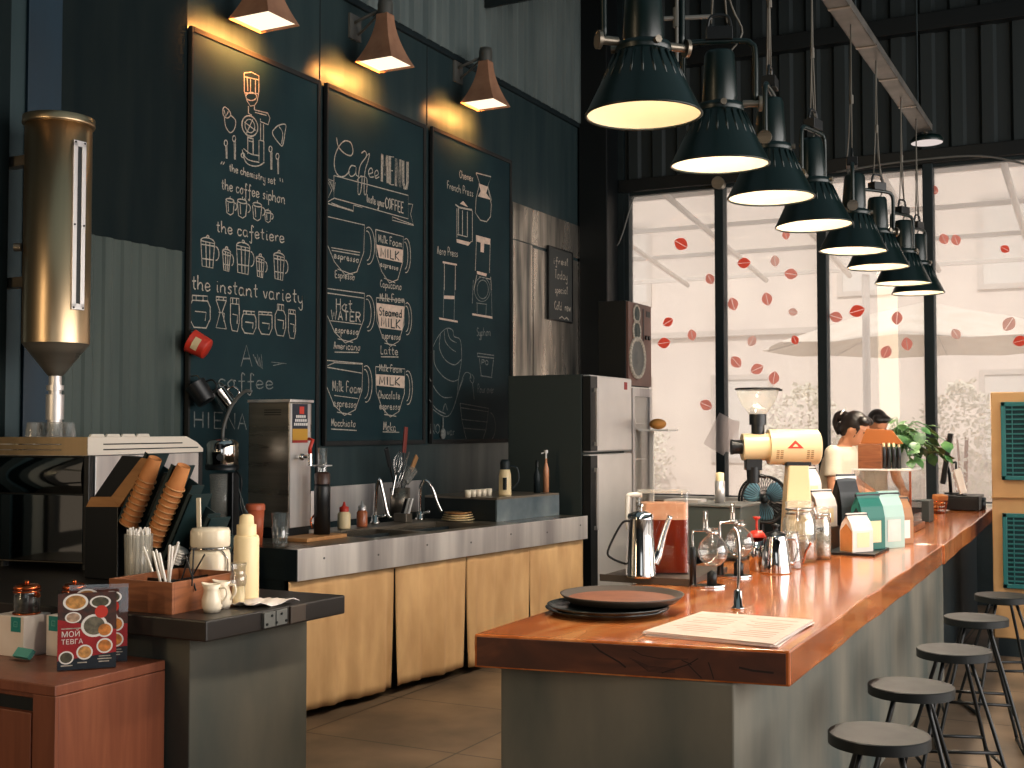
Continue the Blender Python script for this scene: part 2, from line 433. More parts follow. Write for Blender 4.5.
# window wall: pier, header, corrugated gable, girts
wb = MB(); wb.box(XW, -4.56, YW - .05, YW + .15, 0, 6.3); wb.box(3.5, 5.0, YW, YW + .15, 0, 6.3)
wb.box(-4.56, .42, YW, YW + .15, 0, .83); wb.box(-4.56, 3.5, YW, YW + .15, 4.0, 6.3)
struct('wall_front', wb, 'dark')
gb = MB(); corrugated(gb, -4.9, 5.0, 4.1, 6.3, lambda u, d, z: (u, YW - .004 - d, z), .26, .04)
struct('wall_front_gable', gb, 'corr_b')
hb = MB(); zg = onY(870, 31, YW - .1).z
hb.box(-4.9, 5.0, YW - .14, YW - .02, zg - .08, zg + .08); hb.box(-4.6, 3.5, YW - .07, YW, 3.97, 4.1)
struct('trim_3', hb, 'black', bevel=.006)
cp = MB(); cp.box(-4.93, -4.62, YW - .34, YW - .05, 0, 6.3)
struct('wall_corner_column', cp, 'black', bevel=.01)
pp = MB(); q = onX(601, 300, -4.86); pp.cyl((-4.88, q.y, 0), (-4.88, q.y, 6.3), .045, n=14)
for z in (1.6, 3.1, 4.6): pp.cyl((-4.88, q.y, z), (-4.88, q.y, z + .06), .055, n=14)
tag(obj('drain_pipe', pp, 'dark'), 'dark vertical pipe in the corner between menu wall and window', 'pipe')
bm = MB(); bm.box(-4.9, 5.0, 9.0, 9.35, 5.35, 5.65); bm.box(-4.9, 5.0, 9.0, 9.03, 5.2, 5.75)
struct('trim_4', bm, 'dark')

# windows: five bays, pane + mullion each
mx_ = [-4.54, -3.557, -2.56, -1.598, -.63, .40, 1.43, 2.46, 3.49]
for i in range(8):
    x0, x1 = mx_[i], mx_[i + 1]; zb0 = .86 if i < 5 else .06
    pn = MB().box(x0 + .02, x1 - .02, YW + .05, YW + .056, zb0, 4.0)
    w = struct('window_%d' % (i + 1), pn, 'pane')
    fr = MB(); fr.box(x1 - .045, x1 + .045, YW - .05, YW + .09, zb0, 4.0)
    if i == 0: fr.box(x0 - .03, x0 + .03, YW - .03, YW + .09, zb0, 4.0)
    fr.box(x0, x1, YW, YW + .08, zb0 - .03, zb0 + .05); fr.box(x0, x1, YW, YW + .08, 3.94, 4.0)
    obj('window_frame', fr, 'dark', w, bevel=.006)
sl = MB().box(-4.56, .42, YW - .2, YW, .86, .9)
struct('window_sill', sl, 'white')
hp = MB(); hq = onY(720, 184, YW - .08)
hp.cyl((hq.x, YW - .16, hq.z), (hq.x, YW - .04, hq.z), .062, .05, n=20)
tag(obj('wall_bracket_lamp', hp, 'steel_d'), 'small round metal fitting on top of the first window post', 'fitting')

# enclosing walls on the sides the photograph does not show (daylight openings on the right)
rb = MB(); rb.box(5.0, 5.1, -4.1, 11.55, 0, .1); rb.box(5.0, 5.1, -4.1, 11.55, 4.6, 6.3)
rb.box(5.0, 5.1, -4.1, -3, .1, 4.6); rb.box(5.0, 5.1, 10.2, 11.55, .1, 4.6)
for y in (-.2, 2.4, 5.0, 7.6): rb.box(5.0, 5.1, y - .08, y + .08, .1, 4.6)
struct('wall_right', rb, 'dark')
struct('wall_back', MB().box(-5.1, 5.1, -4.2, -4.1, 0, 6.3), 'dark')

# leaf stickers on the window panes
def pane_of(x):
    for i in range(5):
        if mx_[i] <= x < mx_[i + 1]: return i
    return 4
stk = [(681, 244, 8, 1), (664, 343, 7, .9), (692, 335, 6, .6), (710, 279, 6, .6), (668, 322, 6, .9),
       (744, 263, 7, 1), (775, 261, 6, .35), (786, 235, 5, .8), (791, 274, 7, .6), (767, 299, 7, .5), (733, 304, 7, .5), (752, 341, 6, .35), (795, 340, 5, .9), (793, 312, 5, .35),
       (757, 369, 7, .8), (774, 378, 7, .8), (736, 362, 7, .6), (706, 405, 7, .5),
       (836, 317, 7, .6), (857, 311, 8, 1), (897, 318, 7, .5), (907, 344, 7, .7), (886, 352, 7, .5),
       (944, 239, 6, .5), (956, 240, 6, .6), (1005, 249, 5, .9), (1009, 324, 8, .4), (1020, 341, 7, 1), (956, 334, 6, .45), (933, 190, 6, .5)]
tones = {}
def stick_mat(t):
    k = 'bold red' if t > .85 else 'pink' if t > .45 else 'faded pink'
    if k not in tones:
        c = {'bold red': rgb(238, 96, 78), 'pink': rgb(244, 160, 148), 'faded pink': rgb(244, 200, 190)}[k]
        m = mat('sticker_' + k.replace(' ', '_'), c, .6)
        n, l = m.node_tree.nodes, m.node_tree.links
        b = n['Principled BSDF']; tl = n.new('ShaderNodeBsdfTranslucent'); tl.inputs[0].default_value = c
        ms = n.new('ShaderNodeMixShader'); ms.inputs[0].default_value = .85
        l.new(b.outputs[0], ms.inputs[1]); l.new(tl.outputs[0], ms.inputs[2]); l.new(ms.outputs[0], n['Material Output'].inputs[0])
        tones[k] = m
    return k, tones[k]
by = {}
for (px, py, r, t) in stk:
    p = onY(px, py, YW + .046); by.setdefault(pane_of(p.x), []).append((p, r, t))
PN = ['leftmost', 'second', 'third', 'fourth', 'fifth']
for i, L in sorted(by.items()):
    L.sort(key=lambda e: -e[0].z)
    for k, (p, r, t) in enumerate(L):
        R = r * mpp(p); kind, mt = stick_mat(t); b = MB(); a = random.uniform(0, PI)
        for s_ in (-1, 1):                                     # two leaf halves and a gap for the midrib
            pts = []
            for j in range(9):
                u = j / 8; pts.append((s_ * (.02 + .75 * math.sin(PI * u) ** .8) * R, (u * 2 - 1) * R))
            pts = pts + [(s_ * .03 * R, R * .98), (s_ * .03 * R, -R * .98)]
            ro = [(x * math.cos(a) - y * math.sin(a), x * math.sin(a) + y * math.cos(a)) for x, y in pts]
            if s_ > 0: ro = ro[::-1]
            b.add([(x, -.001, y) for x, y in ro], [tuple(range(len(ro)))])
        o = obj('window_sticker', b, mt); o.location = p
        tag(o, '%s leaf sticker, %s in the %s window bay' % (kind, ORD[k] if k < 12 else 'lowest', PN[i]), 'sticker', 'leaf stickers on the window')
# ================================================================== CHALKBOARDS ON THE LEFT WALL
GL = {
 'a': '4,3.4 3,4 1,4 0,2 1,0 3,.2 4,2 4,4 4,.5 5,0', 'b': '0,8 0,0 3,0 4,2 3,4 0,3', 'c': '4,3.2 3,4 1,4 0,2 1,0 3,0 4,1',
 'd': '4,3 2,4 0,2 1,0 3,.3 4,2 4,8 4,.5 5,0', 'e': '0,1.8 4,2.4 3,4 1,4 0,2 1,0 3,0 4.4,1', 'f': '4,7 3,8 2,7 2,-3 1,-4 0,-3;0,3.4 4,3.6',
 'g': '4,3 2,4 0,2 1,0 3,.3 4,4 4,-3 2,-4 0,-2', 'h': '0,8 0,0;0,2 2,4 4,3 4,0 5,0', 'i': '1,4 1,.5 2,0;1,6 1.1,5.6', 'k': '0,8 0,0;4,4 0,2 4,0',
 'l': '0,2 1.5,7 .8,8 .3,7 .4,1 1.6,0', 'm': '0,4 0,0;0,2.6 1.4,4 2.4,3 2.4,0;2.4,2.6 4,4 5,3 5,0', 'n': '0,4 0,0;0,2.4 2,4 4,3 4,0 5,0',
 'o': '2,4 0,2 1,0 3,0 4,2 3,4 2,4 5,3.6', 'p': '0,4 0,-4;0,3 2,4 4,2.5 3,0 0,.6', 'r': '0,4 .4,0;.2,2.2 1.6,4 3,3.6', 's': '3.4,3.4 2,4 .6,3 3,1.4 2,0 0,.6',
 't': '1.6,7 1.5,1 3,0;0,4.4 3.4,4.6', 'u': '0,4 .2,1 1.6,0 3.4,1 3.6,4 3.7,.6 5,0', 'v': '0,4 1.7,0 3.4,4', 'w': '0,4 1.2,0 2.5,3.4 3.8,0 5,4',
 'y': '0,4 .4,1 2,0 3.6,1.2 3.7,4 3.6,-3 2,-4 .4,-2.6', 'x': '0,4 3.4,0;3.4,4 0,0', 'z': '0,4 3.4,4 0,0 3.6,0', "'": '1,8 .6,6', '"': '0,8 0,6;1.4,8 1.4,6', ' ': '', '-': '0,2 3,2',
 'A': '0,0 2,8 4,0;.8,3 3.3,3', 'C': '4,6.6 2.4,8 .4,6 0,4 .6,1.4 2.4,0 4.2,1', 'E': '4,8 0,8 0,0 4,0;0,4 3,4', 'F': '4,8 0,8 0,0;0,4.2 3,4.2',
 'H': '0,8 0,0;4,8 4,0;0,4 4,4', 'I': '1,8 1,0', 'K': '0,8 0,0;4,8 0,3.6 4,0', 'L': '0,8 0,0 3.6,0', 'M': '0,0 .4,8 2.5,2 4.6,8 5,0', 'N': '0,0 0,8 4,0 4,8',
 'O': '2,8 0,6 0,2 2,0 4,2 4,6 2,8', 'P': '0,0 0,8 3,8 4,6 3,4 0,3.8', 'R': '0,0 0,8 3,8 4,6.2 3,4.4 0,4.2;1.6,4.2 4,0', 'S': '3.8,7 2,8 .2,6.6 .6,4.8 3.4,3.4 3.8,1.4 2,0 0,1',
 'T': '2,8 2,0;0,8 4,8', 'U': '0,8 0,2 1.4,0 2.8,0 4,2 4,8', 'W': '0,8 1.2,0 2.5,6 3.8,0 5,8', 'V': '0,8 2,0 4,8'}
GP = {c: [[tuple(map(float, q.split(','))) for q in st.split()] for st in s.split(';') if st] for c, s in GL.items()}

class Chalk:
    """strokes given in the coordinates of an enlarged view, laid on the plane x = X"""
    def __init__(s, X, ox, oy, k, w=.006):
        s.X, s.ox, s.oy, s.k, s.w = X, ox, oy, k, w; s.b = MB(); s.n = 0; s.texts = []; s.fills = []; s.strokes = []; s.txt = False
    def pt(s, p):
        q = onX(s.ox + p[0] / s.k, s.oy + p[1] / s.k, s.X); return (q.y, q.z)
    def rib(s, P, w):
        if len(P) < 2: return
        s.n += 1; X = s.X + .0002 * (s.n % 9)
        vs = []
        if not s.txt: s.b = MB(); s.strokes.append((s.b, P))
        for i, (y, z) in enumerate(P):
            a, b = P[max(i - 1, 0)], P[min(i + 1, len(P) - 1)]
            d = Vector((b[0] - a[0], b[1] - a[1]))
            if d.length < 1e-7: d = Vector((1, 0))
            d.normalize(); ww = w * random.uniform(.75, 1.2) / 2
            vs += [(X, y - d.y * ww, z + d.x * ww), (X, y + d.y * ww, z - d.x * ww)]
        s.b.add(vs, [(2 * i, 2 * i + 1, 2 * i + 3, 2 * i + 2) for i in range(len(P) - 1)])
    def line(s, *pts, w=1, smooth=False, close=False):
        pts = [tuple(p) for p in pts]
        if close: pts.append(pts[0])
        if smooth: pts = [(v.x, v.y) for v in catmull([(x, y, 0) for x, y in pts], 5)]
        s.rib([s.pt(p) for p in pts], s.w * w)
    def L(s, txt, w=1, smooth=False, close=False):
        for st in txt.split(';'):
            s.line(*[tuple(map(float, q.split(','))) for q in st.split()], w=w, smooth=smooth, close=close)
    def ell(s, cx, cy, rx, ry, a0=0, a1=360, w=1, tilt=0):
        n = 22; P = []
        for i in range(n + 1):
            a = math.radians(a0 + (a1 - a0) * i / n); x, y = rx * math.cos(a), ry * math.sin(a)
            P.append((cx + x, cy + y + x * tilt))
        s.line(*P, w=w)
    def fill(s, *pts):
        P = [s.pt(p) for p in pts]; s.n += 1; b = MB(); s.fills.append(b)
        b.add([(s.X + .0001, y, z) for y, z in P], [tuple(range(len(P)))])
    def text(s, t, p0, p1, xh, w=1, smooth=True, gap=1.6, squash=1.0):
        tot = sum(max([x for st in GP.get(c, []) for x, _ in st] + [2.2]) + gap for c in t) - gap
        dx, dy = (p1[0] - p0[0]) / tot, (p1[1] - p0[1]) / tot; u = 0
        keep, s.b, s.txt = s.b, MB(), True; s.texts.append(s.b)
        for c in t:
            g = GP.get(c, [])
            if c == ' ': s.b = MB(); s.texts.append(s.b)
            for st in g:
                P = [(p0[0] + (u + x) * dx, p0[1] + (u + x) * dy - y * xh / 4) for x, y in st]
                if smooth: P = [(v.x, v.y) for v in catmull([(x, y, 0) for x, y in P], 4)]
                s.rib([s.pt(p) for p in P], s.w * w)
            u += max([x for st in g for x, _ in st] + [2.2]) + gap
        s.b = keep; s.txt = False
    def done(s, name, parent, material='chalk'):
        for b in [b for b in s.texts if b.v]: obj('chalk_lettering' if material != 'board' else 'dark_lettering', b, material, parent)
        for b in s.fills: obj('chalk_band', b, material, parent)
        G = []                                       # one part per doodle: strokes whose boxes meet belong together
        for b, P in s.strokes:
            ys, zs = [p[0] for p in P], [p[1] for p in P]; bx = [min(ys) - .006, max(ys) + .006, min(zs) - .006, max(zs) + .006]; L = [b]; rest = []
            again = True
            while again:
                again = False
                for g in list(G):
                    if g[0][0] < bx[1] and bx[0] < g[0][1] and g[0][2] < bx[3] and bx[2] < g[0][3]:
                        G.remove(g); L += g[1]; q = g[0]; bx = [min(bx[0], q[0]), max(bx[1], q[1]), min(bx[2], q[2]), max(bx[3], q[3])]; again = True
            G.append((bx, L))
        for bx, L in G:
            m = MB()
            for b in L: m.add(b.v, b.f)
            obj(name, m, material, parent)

def board(label, tl, tr_, bz, ytop):
    """tl, tr_: near and far upper corners along the wall (y); board between z = bz and ytop"""
    y0, y1 = tl, tr_
    t = thing('chalkboard', label, 'chalkboard', (0, 0, 0))
    b = MB().box(XW + .014, XW + .034, y0 + .012, y1 - .03, bz + .03, ytop - .03)
    obj('writing_surface', b, 'board', t)
    f = MB()
    f.box(XW + .014, XW + .046, y0, y0 + .018, bz, ytop); f.box(XW + .014, XW + .046, y1 - .034, y1, bz, ytop)
    f.box(XW + .014, XW + .046, y0 + .018, y1 - .034, bz, bz + .034); f.box(XW + .014, XW + .046, y0 + .018, y1 - .034, ytop - .034, ytop)
    obj('frame', f, 'bframe', t, bevel=.004)
    return t
XC = XW + .0352
B1 = board('tall chalkboard nearest the steel silo, with chalk kettles and jars and cups hung on it', 5.385, 6.665, 1.02, 3.95)
B2 = board('middle tall chalkboard listing the chalk coffee menu of cups', 6.735, 8.055, 1.44, 3.96)
B3 = board('far tall chalkboard with brewing gear drawings, beside the fridge', 8.15, 9.535, 1.44, 3.975)

# ---- board 1, upper half: machine drawing and lettering
c = Chalk(XC, 184, 60, 4.515, .0075)
c.L('272,58 272,140 285,185 300,208 318,205 330,188 338,140 338,72 305,55 272,58', smooth=False); c.L('272,75 338,90;285,80 288,140;300,84 300,145;322,90 322,148;272,148 334,152'); c.ell(303, 165, 24, 18)
c.L('290,208 290,240 305,250;318,208 318,225;318,225 378,240 388,262 380,292 345,278 345,265', w=1.1); c.L('320,236 372,250')
c.ell(297, 298, 36, 46, w=1.3, tilt=.2); c.ell(297, 298, 22, 30, tilt=.2); c.L('272,280 322,318;310,268 282,330', w=1.1)
c.L('345,285 345,365;358,290 358,362;288,345 288,425;312,352 312,430;290,350 312,356;292,365 312,370', w=1.2); c.L('338,362 338,455;360,366 360,458;338,362 360,366')
c.L('262,405 275,455 300,476 335,478 362,462;268,400 300,424 340,432;264,420 290,450 340,462', smooth=True); c.ell(266, 430, 8, 10)
c.L('175,222 185,212 205,230 210,250 195,262 178,250 175,222;182,258 188,300 208,328 228,310 232,272 208,248', smooth=True); c.L('180,225 188,255 200,232')
c.L('400,320 425,296 458,292 455,330 445,385 430,378 402,340 400,320;428,300 445,330 440,380', smooth=True)
for x, y0, y1 in ((188, 365, 445), (226, 345, 450), (390, 392, 495), (421, 425, 515)):
    c.ell(x, y0 + 10, 7, 13); c.line((x, y0 + 22), (x + 2, y1)); c.line((x + 6, y0 + 22), (x + 6, y1))
c.text('the chemistry set', (205, 500), (412, 562), 17, .9); c.L('165,470 172,458;175,472 182,460;435,548 433,532;446,552 444,536')
c.text("the coffee siphon", (170, 582), (455, 648), 24, 1)
for x, y, q in ((207, 660, 1), (262, 668, 1.15), (330, 682, 1.1), (378, 704, .75)):
    c.ell(x, y - 26 * q, 18 * q, 8 * q, tilt=.2)
    c.line((x - 19 * q, y - 24 * q), (x - 14 * q, y + 30 * q), (x + 2 * q, y + 40 * q), (x + 14 * q, y + 32 * q), (x + 19 * q, y - 20 * q))
    c.ell(x + 22 * q, y + 2, 10 * q, 16 * q, -90, 90); c.line((x, y - 34 * q), (x + 2, y - 44 * q)); c.line((x - 8 * q, y - 15 * q), (x - 6 * q, y + 25 * q))
c.done('chalk_drawing', B1)
# ---- board 1, lower half
c = Chalk(XC, 180, 220, 4.515, .0075)
c.text('the cafetiere', (165, 52), (470, 102), 26, 1.1)
for x, y, w, h in ((125, 155, 31, 62), (210, 185, 18, 48), (285, 180, 30, 66), (362, 215, 18, 46), (447, 215, 24, 58)):
    c.line((x - w, y - h), (x - w + 6, y + h * .85), (x + w - 8, y + h), (x + w, y - h + 14), close=True)
    c.ell(x, y - h + 6, w, w * .6, 180, 362, tilt=.2); c.ell(x, y - h - w * .55, 5, 6)
    c.ell(x + w + 4, y - 4, w * .5, h * .5, -90, 90, tilt=.2); c.line((x - w * .3, y - h + 4), (x - w * .2, y + h * .88)); c.line((x + w * .3, y - h + 10), (x + w * .25, y + h * .95))
    c.line((x - w, y - h + 16), (x + w, y - h + 26)); c.line((x - w + 4, y + h * .3), (x + w - 4, y + h * .42)); c.line((x - w, y - h + 4), (x - w, y - h + 4.5))
c.text('the instant variety', (55, 310), (552, 375), 32, 1.1)
def jar(x, y, w, h, neck=.7, lid=12, waist=False):
    c.line((x - w * neck, y - h), (x + w * neck, y - h + 4), (x + w * neck, y - h + lid + 4), (x - w * neck, y - h + lid), close=True)
    c.line((x - w * neck * .5, y - h), (x - w * neck * .5, y - h + lid)); c.line((x + w * neck * .4, y - h), (x + w * neck * .4, y - h + lid))
    if waist: c.line((x - w, y - h + lid), (x - w * .2, y), (x - w, y + h), (x + w, y + h + 6), (x + w * .2, y), (x + w, y - h + lid + 4))
    else: c.line((x - w * neck, y - h + lid), (x - w, y - h * .3), (x - w, y + h * .5), (x - w * .6, y + h), (x + w * .6, y + h + 4), (x + w, y + h * .5), (x + w, y - h * .25), (x + w * neck, y - h + lid + 4))
    c.line((x - w * .5, y), (x + w * .6, y + 5), (x + w * .5, y + h * .6))
jar(90, 412, 46, 72, .75, 22); jar(186, 416, 23, 70, 1, 14, True); jar(247, 425, 20, 74, .95, 26); jar(311, 460, 32, 50, .8, 14); jar(385, 464, 30, 50, 1, 12); jar(453, 450, 24, 70, .6, 26); jar(505, 468, 16, 64, .95, 18)
c.done('chalk_drawing', B1)
c = Chalk(XC, 180, 330, 4.515, .008)
c.text('A', (275, 165), (325, 165), 48, 1.1, False); c.text('coffee', (175, 255), (420, 265), 32, 1.1); c.text('HIENA', (65, 440), (300, 450), 36, 1.1, False)
for k in range(5): c.line((330 + 9 * k, 110 + 12 * (k % 2)), (352 + 5 * k, 160 + 4 * k), w=.6)
c.L('412,145 480,152;420,160 470,150', w=.6)
c.done('chalk_drawing', B1, 'chalk_d')

# ---- board 2
c = Chalk(XC, 318, 110, 4.519, .0072)
c.L('84,125 92,165 120,196 148,206 158,185 148,148 120,140 95,165 76,210 75,262 92,296 118,300 142,278', w=1.3, smooth=True)
c.L('170,255 150,252 138,280 150,300 168,288 172,258 172,292 184,300', w=1.2, smooth=True)
c.L('196,195 212,186 218,210 188,260 180,370 192,372 198,300 176,318;222,205 232,198 226,230 212,280 208,372 218,376 220,310 196,300', w=1.2, smooth=True)
c.L('226,290 246,282 240,262 228,276 234,302 252,302;256,300 272,290 266,272 256,284 260,308 276,302', w=1.2, smooth=True)
for x, g in ((284, 'M'), (320, 'E'), (348, 'N'), (380, 'U')):
    w_ = {'M': 34, 'E': 22, 'N': 28, 'U': 28}[g]; y = 322 + (x - 284) * .33; h = 126
    for d in (0, 2.6, 5.2, 7.8):
        c.text(g, (x + d, y + d * .3), (x + w_ - 8 + d, y + (w_ - 8) * .33), h / 2, .9, False)
c.L('72,296 408,386 408,492 72,398 72,296;72,322 38,308 62,362 36,420 160,458 160,430;408,424 428,426 418,470 432,522 336,498 336,478;160,430 200,440;38,420 60,405 72,400;340,484 380,500 430,518;60,420 140,452;80,430 158,455', w=1)
for k in range(5): c.line((46 + 8 * k, 315 + 3 * k), (62 + 2 * k, 345 + 6 * k), w=.6); c.line((50 + 20 * k, 424 + 6 * k), (75 + 18 * k, 434 + 5 * k), w=.6)
c.text('taste your', (220, 415), (300, 440), 20, 1.3, False); c.text('COFFEE', (304, 442), (386, 466), 24, 1.6, False)
def cup(c, x0, x1, y, h, dy, mid=None):
    w_ = x1 - x0
    c.line((x0, y), (x1, y + dy), (x1 - w_ * .02, y + h * .5 + dy), (x1 - w_ * .2, y + h * .86 + dy), (x0 + w_ * .5, y + h + dy * .5), (x0 + w_ * .22, y + h * .84), (x0 + w_ * .02, y + h * .5), close=False, smooth=False)
    c.line((x0, y), (x0 + w_ * .02, y + h * .5)); c.line((x0 + w_ * .3, y + h * .97), (x0 + w_ * .7, y + h * .98 + dy * .6))
    c.ell(x1 + w_ * .1, y + h * .38 + dy, w_ * .16, h * .34, -110, 100); c.ell(x1 + w_ * .06, y + h * .38 + dy, w_ * .11, h * .27, -100, 90)
cup(c, 36, 210, 480, 246, 40); c.L('60,622 190,644;62,634 188,656', w=1); c.text('espresso', (72, 668), (185, 690), 15, 1.2, False); c.text('Espresso', (78, 756), (165, 768), 15, 1)
cup(c, 260, 385, 540, 226, 32); c.text('Milk Foam', (274, 596), (376, 620), 17, 1.1); c.text('espresso', (282, 705), (362, 725), 12, 1.1, False)
c.done('chalk_drawing', B2)
f = Chalk(XC, 318, 110, 4.519); f.fill((264, 608), (384, 632), (380, 690), (276, 668)); f.done('chalk_band', B2, 'chalk_f')
d = Chalk(XC + .0022, 318, 110, 4.519, .011); d.text('MILK', (284, 662), (366, 680), 20, 1, False); d.done('lettering', B2, 'board')
c = Chalk(XC, 318, 270, 4.264, .0072)
c.text('Capuccino', (266, 72), (356, 84), 15, 1)
cup(c, 34, 198, 78, 222, 22); c.L('40,98 196,120', w=1); c.text('Hot', (78, 170), (145, 172), 24, 1.2); c.text('WATER', (56, 210), (180, 222), 20, 1.6, False); c.L('52,216 184,232'); c.text('espresso', (72, 266), (172, 276), 15, 1.2, False)
c.text('Americano', (68, 335), (180, 342), 15, 1); c.L('70,350 172,352')
cup(c, 248, 368, 118, 200, 14); c.text('Milk Foam', (264, 132), (366, 140), 16, 1.1); c.text('espresso', (272, 290), (352, 298), 14, 1.2, False); c.text('Latte', (268, 356), (340, 362), 17, 1); c.L('268,370 342,371')
cup(c, 34, 190, 385, 228, 14); c.L('40,415 188,440;36,410 70,395 188,402', w=.9); c.text('Milk Foam', (62, 515), (182, 526), 22, 1); c.L('70,535 170,548', w=.8); c.text('espresso', (66, 580), (164, 588), 17, 1, False)
c.text('Macchiato', (58, 664), (160, 668), 15, 1); c.L('56,678 164,684')
cup(c, 245, 370, 412, 210, 10); c.text('Milk Foam', (262, 430), (356, 438), 14, 1); c.text('Chocolate', (258, 546), (348, 550), 16, 1); c.text('espresso', (262, 592), (350, 596), 15, 1.2, False); c.text('Moka', (280, 682), (332, 688), 18, 1); c.L('276,690 346,692')
c.done('chalk_drawing', B2)
f = Chalk(XC, 318, 270, 4.264); f.fill((248, 140), (370, 156), (360, 258), (262, 246)); f.fill((246, 444), (369, 452), (368, 504), (247, 492)); f.done('chalk_band', B2, 'chalk_f')
d = Chalk(XC + .0022, 318, 270, 4.264, .010); d.text('Steamed', (262, 192), (358, 202), 17, 1); d.text('MILK', (270, 240), (350, 250), 19, 1.2, False); d.text('MILK', (262, 488), (348, 492), 17, 1.2, False); d.done('lettering', B2, 'board')

# ---- board 3
c = Chalk(XC, 424, 140, 5.116, .0075)
c.text('Chemex', (182, 192), (250, 212), 19, 1); c.text('French Press', (120, 248), (250, 290), 19, 1); c.text('Aero Press', (68, 582), (172, 598), 20, 1)
c.L('266,168 342,188 326,236 345,306 340,318;266,168 284,222 266,300 262,372 288,410 320,418 340,392 344,330 326,236', w=1.2)
c.L('168,350 168,498;240,352 247,365 247,520 238,520;176,342 176,490;196,360 196,490;222,366 222,494;168,482 222,496', w=1.3); c.L('160,330 180,345 245,358 246,365', w=1.8)
c.L('104,628 104,768;160,638 160,768;268,500 262,668;338,530 334,680;270,690 254,768;340,700 344,768;282,700 340,712', w=1)
c.done('chalk_drawing', B3)
f = Chalk(XC, 424, 140, 5.116); f.fill((280, 222), (328, 240), (318, 272), (342, 306), (276, 288), (290, 262)); f.fill((184, 326), (200, 312), (226, 344)); f.fill((166, 506), (240, 524), (226, 541), (168, 524))
f.fill((96, 620), (168, 634), (168, 643), (96, 630)); f.fill((266, 486), (340, 506), (338, 536), (308, 530), (306, 576), (289, 572), (290, 525), (266, 518)); f.fill((270, 670), (322, 684), (318, 698), (272, 686))
f.done('chalk_band', B3, 'chalk_f')
c = Chalk(XC, 424, 280, 4.267, .0075)
c.L('86,0 82,160;132,0 128,176;210,0 206,100;286,0 290,162', w=1.1); c.ell(248, 40, 34, 52); c.ell(250, 40, 24, 40); c.L('222,98 268,104;226,102 226,148;266,106 264,152', w=1.2); c.text('Syphon', (226, 238), (284, 236), 17, .9)
c.L('30,310 46,268 70,228 98,206 122,214 128,240 150,250 158,272 160,340 148,420 140,500 118,562 98,582 70,575 30,545', w=1, smooth=True); c.L('70,228 66,290 90,340 130,362 158,340;42,300 46,360 80,410 120,432 146,425;24,420 50,470 82,500 120,500;22,510 52,550 92,572', w=1.1, smooth=True)
c.L('86,216 90,260 112,290 135,306;98,208 110,250 138,268', smooth=True); c.L('140,500 160,430 176,396 196,400 200,420;128,540 150,470 168,420', smooth=True); c.L('200,404 196,425 208,440 213,418 204,402;207,440 214,510;80,560 90,528 100,556', w=.9, smooth=True)
c.L('228,312 298,322 298,334 228,326 228,312;236,334 244,410;296,340 288,412;240,408 290,416', w=1.1); c.text('POD', (246, 360), (284, 364), 10, 1.2, False)
c.text('Pour over', (230, 480), (298, 482), 17, .7)
c.L('154,526 162,600 182,688;276,548 264,640 248,690;154,526 276,548;158,545 274,562;162,595 270,606;168,632 262,640', w=.9); c.ell(278, 625, 26, 60, -80, 95)
c.text('NO', (28, 655), (66, 655), 20, 1, False); c.text('war', (98, 660), (130, 662), 17, .8)
c.done('chalk_drawing', B3, 'chalk_d')
f = Chalk(XC, 424, 280, 4.267); f.fill((84, 66), (130, 68), (130, 82), (84, 80)); f.fill((64, 160), (144, 174), (144, 182), (66, 168)); f.fill((206, 142), (292, 156), (292, 165), (206, 150)); f.done('chalk_band', B3, 'chalk_f')
# small key-ring tool hanging on the last board
q = onX(443, 430, XC + .02)
t = thing('measuring_scoop', 'small pale scoop hanging at the foot of the far chalkboard', 'scoop', q)
b = MB(); b.tube([(0, 0, .1), (0, 0, .0)], .006); obj('handle', b, 'chalk_d', t)
b = MB(); b.ball((0, 0, -.03), (.018, .035, .045)); obj('bowl', b, 'chalk_d', t)

# small hanging sign on the streaked metal sheets
y0 = onX(549, 280, XW + .03).y; y1 = onX(572, 280, XW + .03).y; z1 = onX(560, 250, XW + .03).z; z0 = onX(560, 320, XW + .03).z
t = thing('chalk_sign', 'small chalkboard sign hanging on the streaked metal sheet above the fridge', 'sign', (0, 0, 0))
obj('writing_surface', MB().box(XW + .012, XW + .03, y0, y1, z0, z1), mat('slate_grey', rgb(56, 58, 56), .7), t)
f = MB(); e = .012
f.box(XW + .012, XW + .036, y0 - e, y0, z0 - e, z1 + e); f.box(XW + .012, XW + .036, y1, y1 + e, z0 - e, z1 + e); f.box(XW + .012, XW + .036, y0, y1, z0 - e, z0); f.box(XW + .012, XW + .036, y0, y1, z1, z1 + e)
obj('frame', f, 'black', t)
c = Chalk(XW + .0308, 510, 220, 4.27, .009)
c.text('ifresl', (186, 185), (248, 195), 14, 1); c.text('Today', (192, 248), (244, 256), 18, 1); c.text('special', (192, 310), (246, 316), 15, 1); c.text('Cold Brew', (190, 380), (258, 390), 17, 1.2); c.L('210,420 222,412 232,424 242,416 250,428', w=1.4)
c.done('chalk_lettering', t)

